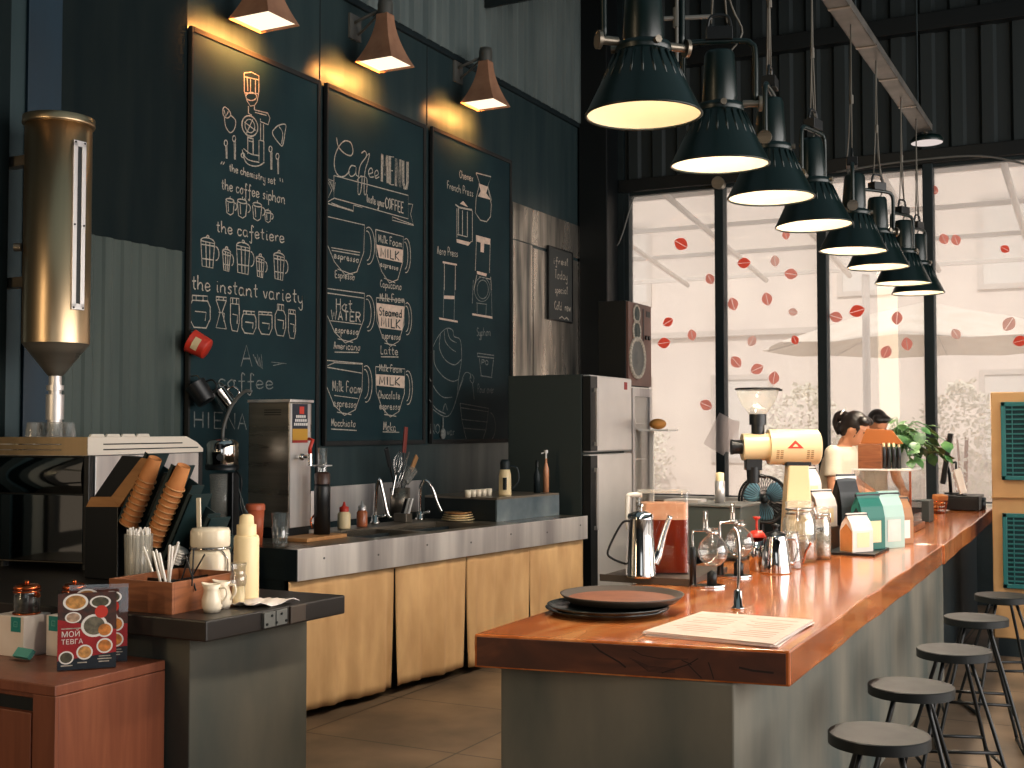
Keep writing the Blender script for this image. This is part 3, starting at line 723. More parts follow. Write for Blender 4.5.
# cups and cans hung on hooks on the near chalkboard
def hung(px, py, w, h, tilt, mname, label, name, cat, red=False):
    q = onX(px, py, XW + .12)
    t = thing(name, label, cat, q)
    k = mpp(q); R = w * k / 2; H = h * k
    mx = Matrix.Rotation(YAW * 0, 4, 'Z') @ Matrix.Rotation(math.radians(tilt), 4, RT) @ Matrix.Rotation(0, 4, 'X')
    mx = Matrix.Rotation(math.radians(tilt), 4, -FW)
    prof = [(0, -H / 2), (R * .85, -H / 2), (R * .9, -H / 2 + .008), (R, H / 2 - .004), (R * 1.03, H / 2), (R * .96, H / 2), (R * .8, -H / 2 + .012), (0, -H / 2 + .012)]
    b = MB(); b.lathe(prof, 26, mx=mx); obj('body', b, mname, t)
    hb_ = MB(); P = [mx @ Vector((RT * R * .95) + Vector((0, 0, H * .3)))] + [mx @ (RT * (R + .03 * s_) + Vector((0, 0, H * (.3 - .6 * u)))) for u, s_ in ((.15, 1), (.5, 1.3), (.85, 1))] + [mx @ (RT * R * .9 + Vector((0, 0, -H * .3)))]
    if not red: hb_.tube(catmull(P, 4), .006); obj('handle', hb_, mname, t)
    hk = MB(); hk.tube([(-.075, 0, H * .62 + .02), (-.03, 0, H * .64 + .02), (0, 0, H * .58), (.01, 0, H * .45)], .0035); obj('hook', hk, 'steel_d', t)
    if red:
        lab = MB(); lab.lathe([(R * 1.012, -H * .16), (R * 1.018, H * .2)], 12, mx=mx, a0=YAW - PI / 2 - .5, a1=YAW - PI / 2 + .6); obj('label', lab, 'cream', t)
    return t
hung(199, 345, 24, 19, 62, 'red', 'small red can hung high on the near chalkboard edge', 'tin_can', 'can', True)
hung(201, 393, 22, 22, 35, 'blackp', 'black milk pitcher hung on the near chalkboard, left of the steel one', 'milk_pitcher', 'pitcher')
hung(225, 399, 19, 20, 38, 'chrome', 'shiny steel milk pitcher hung on the near chalkboard', 'milk_pitcher', 'pitcher')
# ================================================================== LEFT FOREGROUND: CABINET, COUNTER, ESPRESSO MACHINE
# ---- orange cabinet
t = thing('wooden_cabinet', 'orange-brown veneered low cabinet at the lower left, in front of the dark-topped counter', 'cabinet', (-3.0, 2.714, 0))
obj('carcass', MB().box(-1.3, 0, .012, .478, 0, .715), 'orangewood', t, bevel=.003)
obj('top', MB().box(-1.3, 0, -.004, .478, .717, .75), 'orangewood', t, bevel=.003)
obj('front_post', MB().box(-.1, 0, -.002, .012, 0, .716), 'orangewood', t, bevel=.002)
obj('door', MB().box(-.72, -.108, -.002, .012, .03, .655), 'orangewood', t, bevel=.003)
obj('door', MB().box(-1.3, -.728, -.002, .012, .03, .655), 'orangewood', t, bevel=.003)
obj('shadow_gap', MB().box(-1.3, -.1, .004, .012, .66, .70), 'black', t)

# ---- counter with black wooden top and concrete base
t = thing('concrete_counter', 'short dark-topped concrete counter at the left carrying the wooden straw box', 'counter', (-2.785, 3.155, 0))
pl = [(-2.1, 0), (0, 0), (.045, .745), (-.72, .745), (-.72, .965), (-1.36, .965), (-1.36, 1.87), (-2.1, 1.87)]
obj('worktop', MB().prism(pl, .833, .905), 'blackwood', t, bevel=.006)
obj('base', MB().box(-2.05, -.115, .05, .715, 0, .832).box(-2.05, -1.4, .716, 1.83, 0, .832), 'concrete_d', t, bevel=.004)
h = MB(); a = onX(259, 622, -2.78); b_ = onX(283, 617, -2.78)
for k in range(2):
    y0 = a.y + (b_.y - a.y) * (k * .5) ; y1 = y0 + (b_.y - a.y) * .46
    h.box(.004, .03, y0 - 3.155, y1 - 3.155, .842, .897)
hg = obj('hinge', h, 'grey', t, bevel=.002); hg['label'] = 'steel hinge plate'
s_ = MB()
for k in range(5):
    y = a.y + (b_.y - a.y) * (.1 + .2 * k) - 3.155; s_.cyl((.03, y, .855 + .028 * (k % 2)), (.033, y, .855 + .028 * (k % 2)), .005, n=10)
obj('screw', s_, 'black', hg)
w_ = MB().box(.006, .034, b_.y - 3.155 + .01, b_.y - 3.155 + .1, .838, .902); obj('edge_patch', w_, 'tray', t, bevel=.003)

# ---- items on the cabinet
def onCab(px, py): return onZ(px, py, .75)
def gift(px, py, label, w=.15):
    p = onCab(px, py)
    t = thing('paper_box', label, 'box', (p.x, p.y, .75), 0, 'white boxes on the orange cabinet')
    obj('carton', MB().box(-w, 0, 0, .12, 0, .142), 'paper', t, bevel=.002)
    l = MB().box(-.062, -.014, -.0015, 0, .088, .140) if w < .2 else MB().box(-.06, -.012, -.0015, 0, .088, .140)
    lb_ = obj('label', l, 'teal', t)
    e = MB(); e.box(-.048, -.028, -.0025, -.0015, .105, .108).box(-.048, -.028, -.0025, -.0015, .122, .125).box(-.048, -.045, -.0025, -.0015, .105, .125).box(-.031, -.028, -.0025, -.0015, .105, .125).box(-.043, -.033, -.0025, -.0015, .112, .114)
    obj('emblem', e, 'teal2', lb_)
    return t, p
g1, p1 = gift(23, 658, 'white carton with teal label, left one on the orange cabinet at the picture edge')
g2, p2 = gift(61, 657, 'white carton with teal label, right one, behind the food menu stand', .075)
def cjar(p, label, r=.045):
    t = thing('copper_lid_jar', label, 'jar', (p[0], p[1], p[2]), 0, 'copper-rimmed dark jars on the cartons')
    b = MB(); b.lathe([(0, .004), (r * .95, .004), (r, .012), (r, .085), (r * .96, .09), (0, .09)], 30); obj('glass_body', b, 'glass', t)
    b = MB(); b.lathe([(0, .006), (r * .92, .006), (r * .92, .07), (0, .07)], 30); obj('coffee', b, 'blackp', t)
    b = MB(); b.ring((0, 0, .004), r, .004); b.ring((0, 0, .082), r, .004); obj('band', b, 'copper', t)
    b = MB(); b.lathe([(0, .088), (r * 1.02, .088), (r * 1.06, .096), (r * .8, .106), (0, .108)], 30); b.ball((0, 0, .112), .009); obj('lid', b, 'copper', t)
    for s in (-1, 1):
        b = MB(); b.cyl((s * r, 0, .07), (s * (r + .014), 0, .07), .009, n=12); obj('clasp', b, 'copper', t)
cjar((p1.x - .055, p1.y + .06, .892), 'copper-lidded dark jar on the left white carton')
cjar((p2.x - .02, p2.y + .075, .892), 'copper-lidded dark jar behind the food menu stand', .04)
p = onCab(24, 660)
t = thing('card_holder', 'little clear holder of teal cards in front of the white cartons', 'card holder', (p.x, p.y - .015, .75), -.1)
obj('base', MB().box(-.045, .045, -.012, .02, 0, .012), 'acryl', t)
obj('cards', MB().box(-.042, .042, -.004, .012, .0, .034, Matrix.Translation((0, 0, .012)) @ Matrix.Rotation(-.7, 4, 'X')), 'teal2', t)

def menu_stand(a, e, label, h=.255, sh=Vector((0, 0, 0))):
    d = e - a; w = d.length; rz = math.atan2(d.y, d.x); p = (a + e) / 2 + sh
    t = thing('menu_stand', label, 'menu stand', (p.x, p.y, .75), rz, 'acrylic food menu stands')
    lean = Matrix.Rotation(math.radians(-5), 4, 'X')
    obj('stand_foot', MB().box(-w / 2, w / 2, -.004, .05, 0, .004), 'acryl', t)
    obj('sleeve', MB().box(-w / 2 - .002, w / 2 + .002, -.003, -.0015, .004, h + .012, lean), 'acryl', t)
    sheet = obj('printed_sheet', MB().box(-w / 2, w / 2, -.001, .002, .004, h, lean), mat('menu_print_red', rgb(190, 36, 40), .5, 0, rgb(160, 28, 34), 12), t)
    P = lambda u, v, d=.0: lean @ Vector((-w / 2 + u * w, -.0012 - d, .004 + v * (h - .004)))
    bot = MB(); bot.add([P(0, 0, .0002), P(1, 0, .0002), P(1, .2, .0002), P(0, .12, .0002)], [(0, 1, 2, 3)]); obj('dark_band', bot, mat('menu_navy', rgb(22, 32, 44), .5), sheet)
    top = MB(); top.add([P(0, .66, .0002), P(1, .5, .0002), P(1, 1, .0002), P(0, 1, .0002)], [(0, 1, 2, 3)]); obj('table_scene', top, mat('menu_brown', rgb(96, 52, 40), .5, 0, rgb(60, 48, 44), 40), sheet)
    def disc(u, v, r, m, d, sq=1.0):
        b = MB(); c0 = P(u, v, d); n = 22
        b.add([c0 + lean @ Vector((r * math.cos(2 * PI * i / n), 0, r * sq * math.sin(2 * PI * i / n))) for i in range(n)], [tuple(range(n))]); return b
    dish = [(.3, .88, .04, 'food_gold', .7), (.72, .87, .034, 'food_dark', .6), (.26, .68, .026, 'food_cream', .7), (.62, .56, .042, 'food_grey', .9), (.8, .5, .026, 'food_egg', .95), (.8, .29, .026, 'food_egg', .95), (.46, .22, .026, 'food_gold', .95), (.15, .16, .024, 'food_dark', .9)]
    fm = {'food_gold': rgb(224, 160, 84), 'food_dark': rgb(90, 84, 62), 'food_cream': rgb(206, 170, 140), 'food_grey': rgb(120, 112, 92), 'food_egg': rgb(228, 140, 60)}
    for i, (u, v, r, m, sq) in enumerate(dish):
        if m not in M: M[m] = mat(m, fm[m], .5, 0, tuple(c * .45 for c in fm[m][:3]) + (1,), 60)
        obj('plate_picture', disc(u, v, r, m, .0004 + .00005 * i, sq), 'white2', sheet)
        obj('food_picture', disc(u, v, r * .8, m, .0008 + .00005 * i, sq), m, sheet)
    obj('red_badge', disc(.74, .74, .021, 'redg', .0014), 'red', sheet)
    mx = Matrix.Translation(P(.06, .43, .0012)) @ lean @ Matrix.Rotation(PI / 2, 4, 'X')
    text_part('lettering', 'МОЙ', .025, 'white2', sheet, mx, .0002)
    mx = Matrix.Translation(P(.06, .335, .0012)) @ lean @ Matrix.Rotation(PI / 2, 4, 'X')
    text_part('lettering', 'ТЕВГА', .022, 'white2', sheet, mx, .0002)
    k = MB()
    for (u0, u1, v) in ((.06, .26, .05), (.34, .5, .08), (.7, .9, .15), (.68, .92, .115), (.7, .88, .08), (.06, .4, .53)):
        k.add([P(u0, v, .0012), P(u1, v, .0012), P(u1, v + .014, .0012), P(u0, v + .014, .0012)], [(0, 1, 2, 3)])
    obj('small_print', k, 'chalk', sheet)
    return t
menu_stand(onCab(57, 672), onCab(116, 668), 'red food menu in an acrylic stand at the front edge of the orange cabinet')
menu_stand(onCab(68, 664.5), onCab(127, 661.5), 'second food menu stand, half hidden behind the front red one')

# ---- espresso machine (rear side towards us)
YE = 4.0; XE = onY(89, 445, YE).x; YB = onX(200, 455, XE).y; ZT = .905
t = thing('espresso_machine', 'large chrome-backed espresso machine with cream pierced cup rail at the left edge', 'espresso machine', (XE, YE, ZT), math.radians(10))
W_, D_ = .62, YB - YE + .22
zr0, zr1 = onY(60, 455, YE).z - ZT, onY(60, 437, YE).z - ZT
zm = onY(60, 493, YE).z - ZT; zl = onY(60, 561, YE).z - ZT
obj('body', MB().box(-W_, 0, .012, D_ - .02, .06, zr0), 'blackp', t, bevel=.01)
b = MB()                                                  # upper rear panel bulges
rings = []
for k in range(9):
    u = k / 8; z = zm + (zr0 - zm) * u; y = .012 - .03 * math.sin(PI * (.15 + .8 * u)); rings.append((z, y))
vs = [(x, y, z) for z, y in rings for x in (-W_ + .0, -.028)]
b.add(vs, [(2 * i, 2 * i + 1, 2 * i + 3, 2 * i + 2) for i in range(8)], True); obj('upper_rear_panel', b, 'mirror', t)
obj('lower_rear_panel', MB().box(-W_, -.028, 0, .012, zl, zm - .006), 'mirror', t, bevel=.003)
obj('drip_base', MB().box(-W_, -.028, .004, .03, .07, zl - .006), 'steel_d', t, bevel=.004)
obj('side_edge', MB().box(-.026, .004, -.004, .03, .03, zr0), 'blackp', t, bevel=.004)
for x in (-.08, -.54):
    obj('foot', MB().cyl((x, .1, 0), (x, .1, .065), .028, n=18), 'black', t); 
b = MB()
for (z0, z1) in ((zr0, zr0 + .022), (zr0 + .026, zr0 + .048), (zr0 + .052, zr1)): b.box(-W_, .002, -.012, -.006, z0, z1)
for (x0, x1) in ((-W_, -.54), (-.14, .002)): b.box(x0, x1, -.0115, -.0065, zr0, zr1)
obj('rear_rail', b, 'steel_s', t)
b = MB()                                                  # side rail with slots and a sloping far end
L = D_
prof = lambda z0, z1, y0, y1: b.box(-.004, .006, y0, y1, z0, z1)
hR = zr1 - zr0
b.prism([(-.012, zr0), (L, zr0), (L, zr0 + .018), (L - .06, zr0 + hR * .62), (L - .16, zr1), (-.012, zr1)], -.004, .004, Matrix(((0, 0, 1, 0), (1, 0, 0, 0), (0, 1, 0, 0), (0, 0, 0, 1))))
for k in range(4): b.prism([(.0 + k * .12, zr1), (.11 + k * .12, zr1), (.1 + k * .12, zr1 + .014), (.012 + k * .12, zr1 + .014)], -.006, .006, Matrix(((0, 0, 1, 0), (1, 0, 0, 0), (0, 1, 0, 0), (0, 0, 0, 1))))
sr_ = obj('side_rail', b, 'rail', t, bevel=.002)
b = MB(); b.box(.004, .0052, .1, L - .2, zr0 + hR * .56, zr0 + hR * .63).box(.004, .0052, .1, L - .05, zr0 + hR * .26, zr0 + hR * .33); obj('slot', b, 'black', sr_)
obj('cup_tray', MB().box(-W_, -.004, -.006, D_ - .03, zr0 - .002, zr0 + .012), 'steel', t)
y0 = onX(170, 470, XE).y - YE
obj('side_panel', MB().box(0, .008, .04, D_ - .05, onX(180, 491, XE).z - ZT, zr0 - .004), 'steel', t, bevel=.002)
obj('side_trim', MB().box(0, .012, D_ - .05, D_ - .02, onX(180, 491, XE).z - ZT, zr0 - .004), 'blackp', t)
# glasses upside down and a cup stack on the tray
ztr = ZT + zr0 + .0132
gl = thing('drinking_glass', '', 'glass', (0, 0, 0), 0, 'glasses upside down on the espresso machine')
b = MB(); b.lathe([(.036, 0), (.035, .03), (.029, .135), (.024, .14), (0, .14), (0, .13), (.026, .13), (.032, .03), (.034, 0), (.036, 0)], 24); obj('body', b, 'glass3', gl)
b = MB()
for k in range(8): a = 2 * PI * k / 8; b.tube([(.0355 * math.cos(a), .0355 * math.sin(a), .01), (.031 * math.cos(a), .031 * math.sin(a), .11)], .003, 5)
obj('flute', b, 'glass3', gl)
GLL = [(33, 'upside-down glass on the espresso machine, leftmost of the row'), (44, 'upside-down glass on the espresso machine, second from the left'), (55, 'upside-down glass on the espresso machine, under the silo spout'), (68, 'upside-down glass on the espresso machine, rightmost and palest')]
for k, (px, lb_) in enumerate(GLL):
    p = onY(px, 436, YE + .06 + .085 * (k % 2)); p.z = ztr
    if k == 0: gl.location = p; gl['label'] = lb_
    else: dup(gl, p, .2 * k, lb_)
p = onY(6, 436, YE + .06)
t = thing('cup', 'cream cup lying upside down on the espresso machine at the picture edge', 'cup', (p.x, p.y, ztr + .0))
b = MB(); b.lathe([(.055, 0), (.052, .03), (.04, .05), (.024, .06), (0, .06)], 28); obj('bowl', b, 'ceramic', t, solid=.003)
b = MB(); b.tube(catmull([(.05, 0, .045), (.075, 0, .04), (.078, 0, .018), (.053, 0, .012)]), .006); obj('handle', b, 'ceramic', t)

# ---- tall steel silo on the wall
SX, SY = -4.6, 4.13
dp = (Vector((SX, SY, 0)) - Vector((0, 0, 0))).dot(Vector((FW.x, FW.y, 0)))
SR = 32.2 * dp / FOC
t = thing('coffee_silo', 'tall stainless steel silo with cone bottom beside the corrugated wall', 'silo', (SX, SY, 0))
zc = 1.965; ztop = 3.06
b = MB(); b.lathe([(SR, zc), (SR, ztop - .02), (0, ztop - .02)], 48); obj('drum', b, 'steel_s', t)
b = MB(); b.ring((0, 0, ztop - .03), SR + .002, .012, 48); b.lathe([(SR + .012, ztop - .035), (SR + .012, ztop), (SR, ztop + .004), (0, ztop + .03)], 48); obj('lid', b, 'steel_s', t)
b = MB(); b.lathe([(SR, zc), (.034, zc - .155)], 48); obj('cone', b, 'steel_d', t)
b = MB(); b.cyl((0, 0, zc - .155), (0, 0, 1.6), .03, n=24); b.cyl((0, 0, zc - .225), (0, 0, zc - .2), .04, n=24); b.cyl((0, 0, 1.6), (0, 0, 1.72), .042, n=24); b.cyl((0, 0, 1.545), (0, 0, 1.6), .034, n=24); obj('outlet', b, 'steel', t)
ang = math.atan2(-SY, -SX) + math.radians(37)
mx = Matrix.Rotation(ang, 4, 'Z')
zw0, zw1 = onX(78, 312, SX).z, onX(78, 152, SX).z
b = MB(); b.box(SR - .012, SR + .006, -.036, -.012, zw0, zw1, mx).box(SR - .012, SR + .006, .012, .036, zw0, zw1, mx).box(SR - .012, SR + .006, -.036, .036, zw1 - .02, zw1 + .01, mx).box(SR - .012, SR + .006, -.036, .036, zw0 - .01, zw0 + .02, mx)
sg = obj('sight_window', b, 'steel', t, bevel=.002)
obj('sight_glass', MB().box(SR - .02, SR + .001, -.014, .014, zw0, zw1, mx), 'black', sg)
b = MB()
for z in (zw0, (zw0 + zw1) / 2, zw1):
    for y in (-.026, .026): b.cyl(mx @ Vector((SR + .005, y, z)), mx @ Vector((SR + .009, y, z)), .005, n=8)
obj('screw', b, 'black', sg)
for z in (2.25, 2.85):
    b = MB(); b.box(XW - SX, -SR * .8, -.03, .03, z, z + .05); obj('wall_bracket', b, 'steel_d', t)
b = MB(); b.cyl((-SR * .55, -SR * .9, 2.42), (-SR * .72, -SR * 1.02, 2.42), .02, n=14); obj('latch', b, 'steel_d', t)

# ---- cup and lid organizer with tilted channels
YO = 3.82
o0 = onY(84, 590, YO); ox = o0.x
t = thing('cup_organizer', 'black cup organizer with slanted channels between espresso machine and wooden box', 'cup organizer', (ox, YO, .906))
L0 = onY(118, 507, YO); wbox = L0.x - ox; zb_ = L0.z - .905
obj('body', MB().box(0, wbox, 0, .3, 0, zb_), 'blackp', t, bevel=.004)
pv = lambda px, py: onY(px, py, YO)
lp = [(a.x - ox, a.z - .905) for a in (pv(87, 507), pv(120, 507), pv(152, 460), pv(142, 458), pv(112, 497), pv(92, 497))]
XZ = Matrix.Rotation(PI / 2, 4, 'X')                        # local (x, y) -> (x, z), extruded along -Y
obj('wooden_ledge', MB().prism([lp[0], lp[1], lp[4], lp[5]], -.02, .006, XZ).prism([lp[1], lp[2], lp[3], lp[4]], -.02, .005, XZ), 'lightwood', t)
l6 = [(a.x - ox, a.z - .905) for a in (pv(92, 497), pv(112, 497), pv(142, 458), pv(120, 456))]
obj('recess', MB().prism(l6, -.06, -.012, XZ), 'blackp', t)
ax = Vector((pv(158, 450).x - pv(133, 512).x, 0, pv(158, 450).z - pv(133, 512).z)).normalized()   # channel direction
nrm = Vector((ax.z, 0, -ax.x))
chs = [(120, 522, .30, .075), (143, 541, .33, .085), (164, 560, .28, .08), (184, 580, .24, .07)]
for k, (px, py, ln, wd) in enumerate(chs):
    c0 = Vector((pv(px, py).x - ox, 0, pv(px, py).z - .905))
    c0 = c0 + ax * max(0, (.010 + ax.x * wd - c0.z) / ax.z)
    b = MB()
    for s_, ext, yf in ((0, .03, .0), (wd, -.02, -.05)):
        p0 = c0 + nrm * s_ - ax * .0; p1 = p0 + ax * (ln + ext); q0, q1 = p0 + nrm * .006, p1 + nrm * .006
        poly = [(p.x, p.z) for p in (p0, q0, q1, p1)]; b.prism(poly, -.125, yf, XZ)
        if s_ == 0: b.prism([(p.x, p.z) for p in (p0 - nrm * .016, q0, q1, p1 - nrm * .016)], -.006, 0, XZ)
    p0 = c0; p1 = c0 + ax * (ln - .03); poly = [(p.x, p.z) for p in (p0, p0 + nrm * wd, p1 + nrm * wd, p1)]
    b.prism(poly, -.125, -.118, XZ)
    p1 = c0 - ax * .0; poly = [(p.x, p.z) for p in (p1, p1 + nrm * wd, p1 + nrm * wd - ax * .006, p1 - ax * .006)]
    b.prism(poly, -.125, .0, XZ)
    obj('channel', b, mat('organizer_panel%d' % k, rgb(30, 48, 50), .4), t)
b = MB(); b.box(wbox, wbox + .36, .13, .145, 0, .22); b.box(wbox, wbox + .36, .05, .14, 0, .012); obj('rear_support', b, 'blackp', t)
# lids in the third channel
lid = None
for k in range(5):
    c0 = Vector((pv(164, 560).x, YO + .02, pv(164, 560).z)) + nrm * .043 + ax * (.016 + .012 * k)
    if lid is None:
        b = MB(); b.lathe([(.034, 0), (.036, .004), (.034, .01), (.02, .013), (0, .012)], 24); lid = obj('takeaway_cover', b, 'white2'); o = lid
        o.rotation_mode = 'QUATERNION'; o.rotation_quaternion = ax.to_track_quat('Z', 'Y')
    else: o = lid.copy(); COL.objects.link(o)
    o.location = c0
    tag(o, 'cream lid in the third slanted channel of the cup organizer, %s from its foot' % ['first', 'second', 'third', 'fourth', 'fifth'][k], 'lid', 'lids in the cup organizer')
# kraft cups, closed end up, nested in the first two channels
cup0 = None
for s_, (px, py, n, nm) in enumerate(((121, 522, 9, 'left'), (144, 541, 11, 'right'))):
    c0 = Vector((pv(px, py).x, YO - .004, pv(px, py).z)) + nrm * (.0465 if s_ == 0 else .048)
    sp = .0265
    for k in range(n):
        p = c0 + ax * (.02 + sp * k)
        if cup0 is None:
            cup0 = bpy.data.objects.new('paper_cup', None); COL.objects.link(cup0); cup0.rotation_mode = 'QUATERNION'; cup0.rotation_quaternion = ax.to_track_quat('Z', 'Y')
            b = MB(); b.lathe([(.0365, .0), (.0285, .1), (.0265, .102), (.026, .097), (0, .096)], 26); obj('cup_body', b, 'kraft', cup0)
            b = MB(); b.ring((0, 0, 0), .0395, .0038, 26, 6); r_ = obj('rolled_rim', b, 'lightwood', cup0); r_['label'] = 'pale rolled rim'
            o = cup0
        else: o = copy_tree(cup0)
        o.location = p
        tag(o, 'brown paper cup in the %s slanted stack of the cup organizer, %s' % (nm, ORD[n - 1 - k]), 'paper cup', 'kraft cups in the organizer')

# ---- straw tumbler
p = onZ(138, 595, .905)
t = thing('straw_tumbler', 'clear tumbler packed with white straws behind the wooden box', 'tumbler', (p.x, p.y, .905))
R = 14 * mpp(p); H = onY(138, 534, p.y).z - .905
b = MB(); b.lathe([(0, .004), (R * .9, .004), (R, H), (R * .96, H), (R * .87, .01), (0, .01)], 26); obj('wall', b, 'glass2', t)
st = MB(); st.cyl((0, 0, 0), (0, 0, .21), .0035, n=8); s0 = None
for k in range(38):
    a, r = k * 2.4, R * .8 * math.sqrt((k + .5) / 38)
    if s0 is None: s0 = o = obj('drinking_straw', st, 'white2')
    else: o = s0.copy(); COL.objects.link(o)
    o.location = (p.x + r * math.cos(a), p.y + r * math.sin(a), .916); o.scale = (1, 1, (H + .0) / .21 * random.uniform(.98, 1.07)); 
    o.rotation_euler = (random.uniform(-.015, .015), random.uniform(-.015, .015), 0)
    tag(o, 'white drinking straw in the clear tumbler behind the wooden box', 'straw', 'straws in the tumbler')

# ---- wooden box of stirrers
p0 = onZ(172, 615, .905); pL = onZ(118, 608, .905); pR = onZ(231, 600, .905)
wx = p0.x - pL.x; dy = .37; hb = 32 * mpp(p0)
t = thing('wooden_box', 'reddish wooden stirrer box on the dark counter top behind the white jugs', 'box', (p0.x, p0.y, .905), math.radians(2))
e = .012
obj('front_board', MB().box(-wx, 0, 0, e, 0, hb), 'boxwood', t, bevel=.0015); obj('back_board', MB().box(-wx, 0, dy - e, dy, 0, hb), 'boxwood', t, bevel=.0015)
obj('side_board', MB().box(-e, 0, e, dy - e, 0, hb), 'boxwood', t, bevel=.0015); obj('side_board', MB().box(-wx, -wx + e, e, dy - e, 0, hb), 'boxwood', t, bevel=.0015)
obj('bottom_board', MB().box(-wx + e, -e, e, dy - e, 0, .01), 'boxwood', t)
obj('divider', MB().box(-wx + e, -e, dy * .5, dy * .5 + .006, .01, hb * .85).box(-wx * .5, -wx * .5 + .006, e, dy - e, .01, hb * .85), 'blackp', t)
def stick(px, py, ln, ax_, r, m, name, label, group):
    q = onY(px, py, p0.y + .12 + random.uniform(-.04, .12)); b = MB(); a = Vector(ax_).normalized()
    b.cyl(a * -ln * .6, a * ln * .4, r, n=8); b.ball(a * ln * .4, r * 1.02, 8)
    o = obj(name, b, m); o.location = q; return tag(o, label, 'stick', group)
for k, (px, py, dx) in enumerate(((149, 562, -.5), (157, 568, -.35), (160, 566, -.35), (163, 570, -.3), (169, 562, .05), (174, 558, .35), (171, 564, .1))):
    stick(px, py, .15, (dx, 0, 1), .005, 'white2', 'paper_straw', 'white paper straw leaning in the wooden box, %s from the left' % ['first', 'second', 'third', 'fourth', 'sixth', 'seventh', 'fifth'][k], 'white straws in the wooden box')
for k, (px, py, dx) in enumerate(((186, 566, .4), (193, 564, .05), (198, 566, .7), (190, 570, -.4))):
    stick(px, py, .13, (dx, 0, 1), .003, 'blackp', 'stirrer', 'black stirrer in the right half of the wooden box, leaning %s' % ['gently right', 'upright', 'far right', 'left'][k], 'black stirrers in the wooden box')

# ---- ceramic clamp jar with spoon
p = onY(210, 578, 3.66); p.z = .905
t = thing('clamp_jar', 'cream ceramic clamp jar behind the wooden box', 'jar', (p.x, p.y, .905))
R = 20 * mpp(p); H = onY(210, 549, p.y).z - .905; T_ = onY(210, 528, p.y).z - .905
b = MB(); b.lathe([(0, 0), (R * .93, 0), (R, .015), (R, H - .02), (R * .92, H), (0, H)], 34); obj('body', b, 'ceramic', t)
b = MB(); b.lathe([(R * .95, H + .012), (R * .98, H + .02), (R * .98, T_ - .012), (R * .9, T_), (0, T_ + .004)], 34); b.lathe([(0, H + .012), (R * .95, H + .012)], 34); obj('lid', b, 'ceramic', t)
b = MB(); b.ring((0, 0, H + .006), R * .97, .004, 34); b.tube([(R * .97, -.02, H), (R * 1.1, 0, H - .03), (R * 1.12, 0, H - .08), (R * 1.02, .01, H - .05)], .003); obj('wire_clamp', b, 'chrome', t)
q = onY(199, 512, p.y + .09)
b = MB(); b.box(-.011, .011, -.003, .003, -.2, .062, Matrix.Rotation(-.06, 4, 'Y')); o = obj('wooden_spoon', b, 'ceramic', bevel=.002); o.location = (q.x, q.y, 0.905 + .2 + .002)
o.scale = (1, 1, (q.z + .06 - .905) / .264); o.location.z = .905 + .2 * o.scale.z
tag(o, 'pale spatula handle standing upright behind the clamp jar', 'spatula')

# ---- squeeze bottles
p = onZ(246, 602, .905)
t = thing('squeeze_bottle', 'cream plastic squeeze bottle with stepped cap at the counter edge', 'bottle', (p.x, p.y, .905))
R = 12.5 * mpp(p); H = onY(245, 535, p.y).z - .905; H2 = onY(245, 514, p.y).z - .905
b = MB(); b.lathe([(0, 0), (R * .95, 0), (R, .008), (R, H - .01), (R * .9, H), (0, H)], 28); obj('body', b, 'creamp', t)
b = MB(); b.lathe([(R * .78, H), (R * .78, H + (H2 - H) * .5), (R * .6, H + (H2 - H) * .52), (R * .55, H2 - .008), (R * .3, H2), (0, H2)], 28); obj('cap', b, 'creamp', t)
b = MB(); b.cyl((0, 0, H2), (-.012, 0, H2 + .02), .008, .005, n=12); b.cyl((-.01, 0, H2 + .016), (-.04, 0, H2 + .095), .004, .002, n=8); obj('nozzle', b, 'dark', t)
p = onZ(238, 606, .905)
t = thing('glass_jar', 'small ribbed glass syrup jar in front of the squeeze bottle', 'jar', (p.x, p.y, .905))
b = MB(); b.lathe([(0, .003), (.024, .003), (.026, .02), (.026, .075), (.03, .085), (.03, .11), (.026, .115), (.026, .14), (.03, .15), (.03, .158), (.026, .155)], 26); obj('body', b, 'glass', t)
b = MB(); b.lathe([(0, .005), (.023, .005), (.0245, .02), (.0245, .07), (0, .07)], 26); obj('syrup', b, 'creamp', t)

# ---- two little white milk jugs
def jug(px, py, rz, s, label):
    p = onZ(px, py, .905)
    t = thing('milk_jug', label, 'jug', (p.x, p.y, .905), rz, 'small white jugs beside the wooden box')
    b = MB(); n = 26; prof = [(.028, 0), (.036, .02), (.036, .045), (.027, .07), (.026, .08), (.03, .098)]; rings = []
    for r, z in prof:
        ring = []
        for i in range(n):
            a = 2 * PI * i / n; sp = max(0, math.cos(a - PI)) ** 6
            ring.append(((r + .012 * sp * (z / .098) ** 3) * math.cos(a) * s, r * math.sin(a) * s, (z + .006 * sp * (z / .098) ** 3) * s))
        rings.append(ring)
    b.loft(rings, caps=False); b.add([(.028 * s * math.cos(2 * PI * i / n), .028 * s * math.sin(2 * PI * i / n), .001) for i in range(n)], [tuple(range(n))[::-1]])
    obj('body', b, 'ceramic', t, solid=.003)
    b = MB(); b.tube(catmull([(.026 * s, 0, .085 * s), (.05 * s, 0, .086 * s), (.055 * s, 0, .06 * s), (.034 * s, 0, .032 * s)]), .0045 * s); obj('handle', b, 'ceramic', t)
jug(212, 612, .3, 1.0, 'front white milk jug on the dark counter, before the wooden box')
jug(222, 608, .2, .98, 'rear white milk jug with its handle to the right, tucked behind the front one')
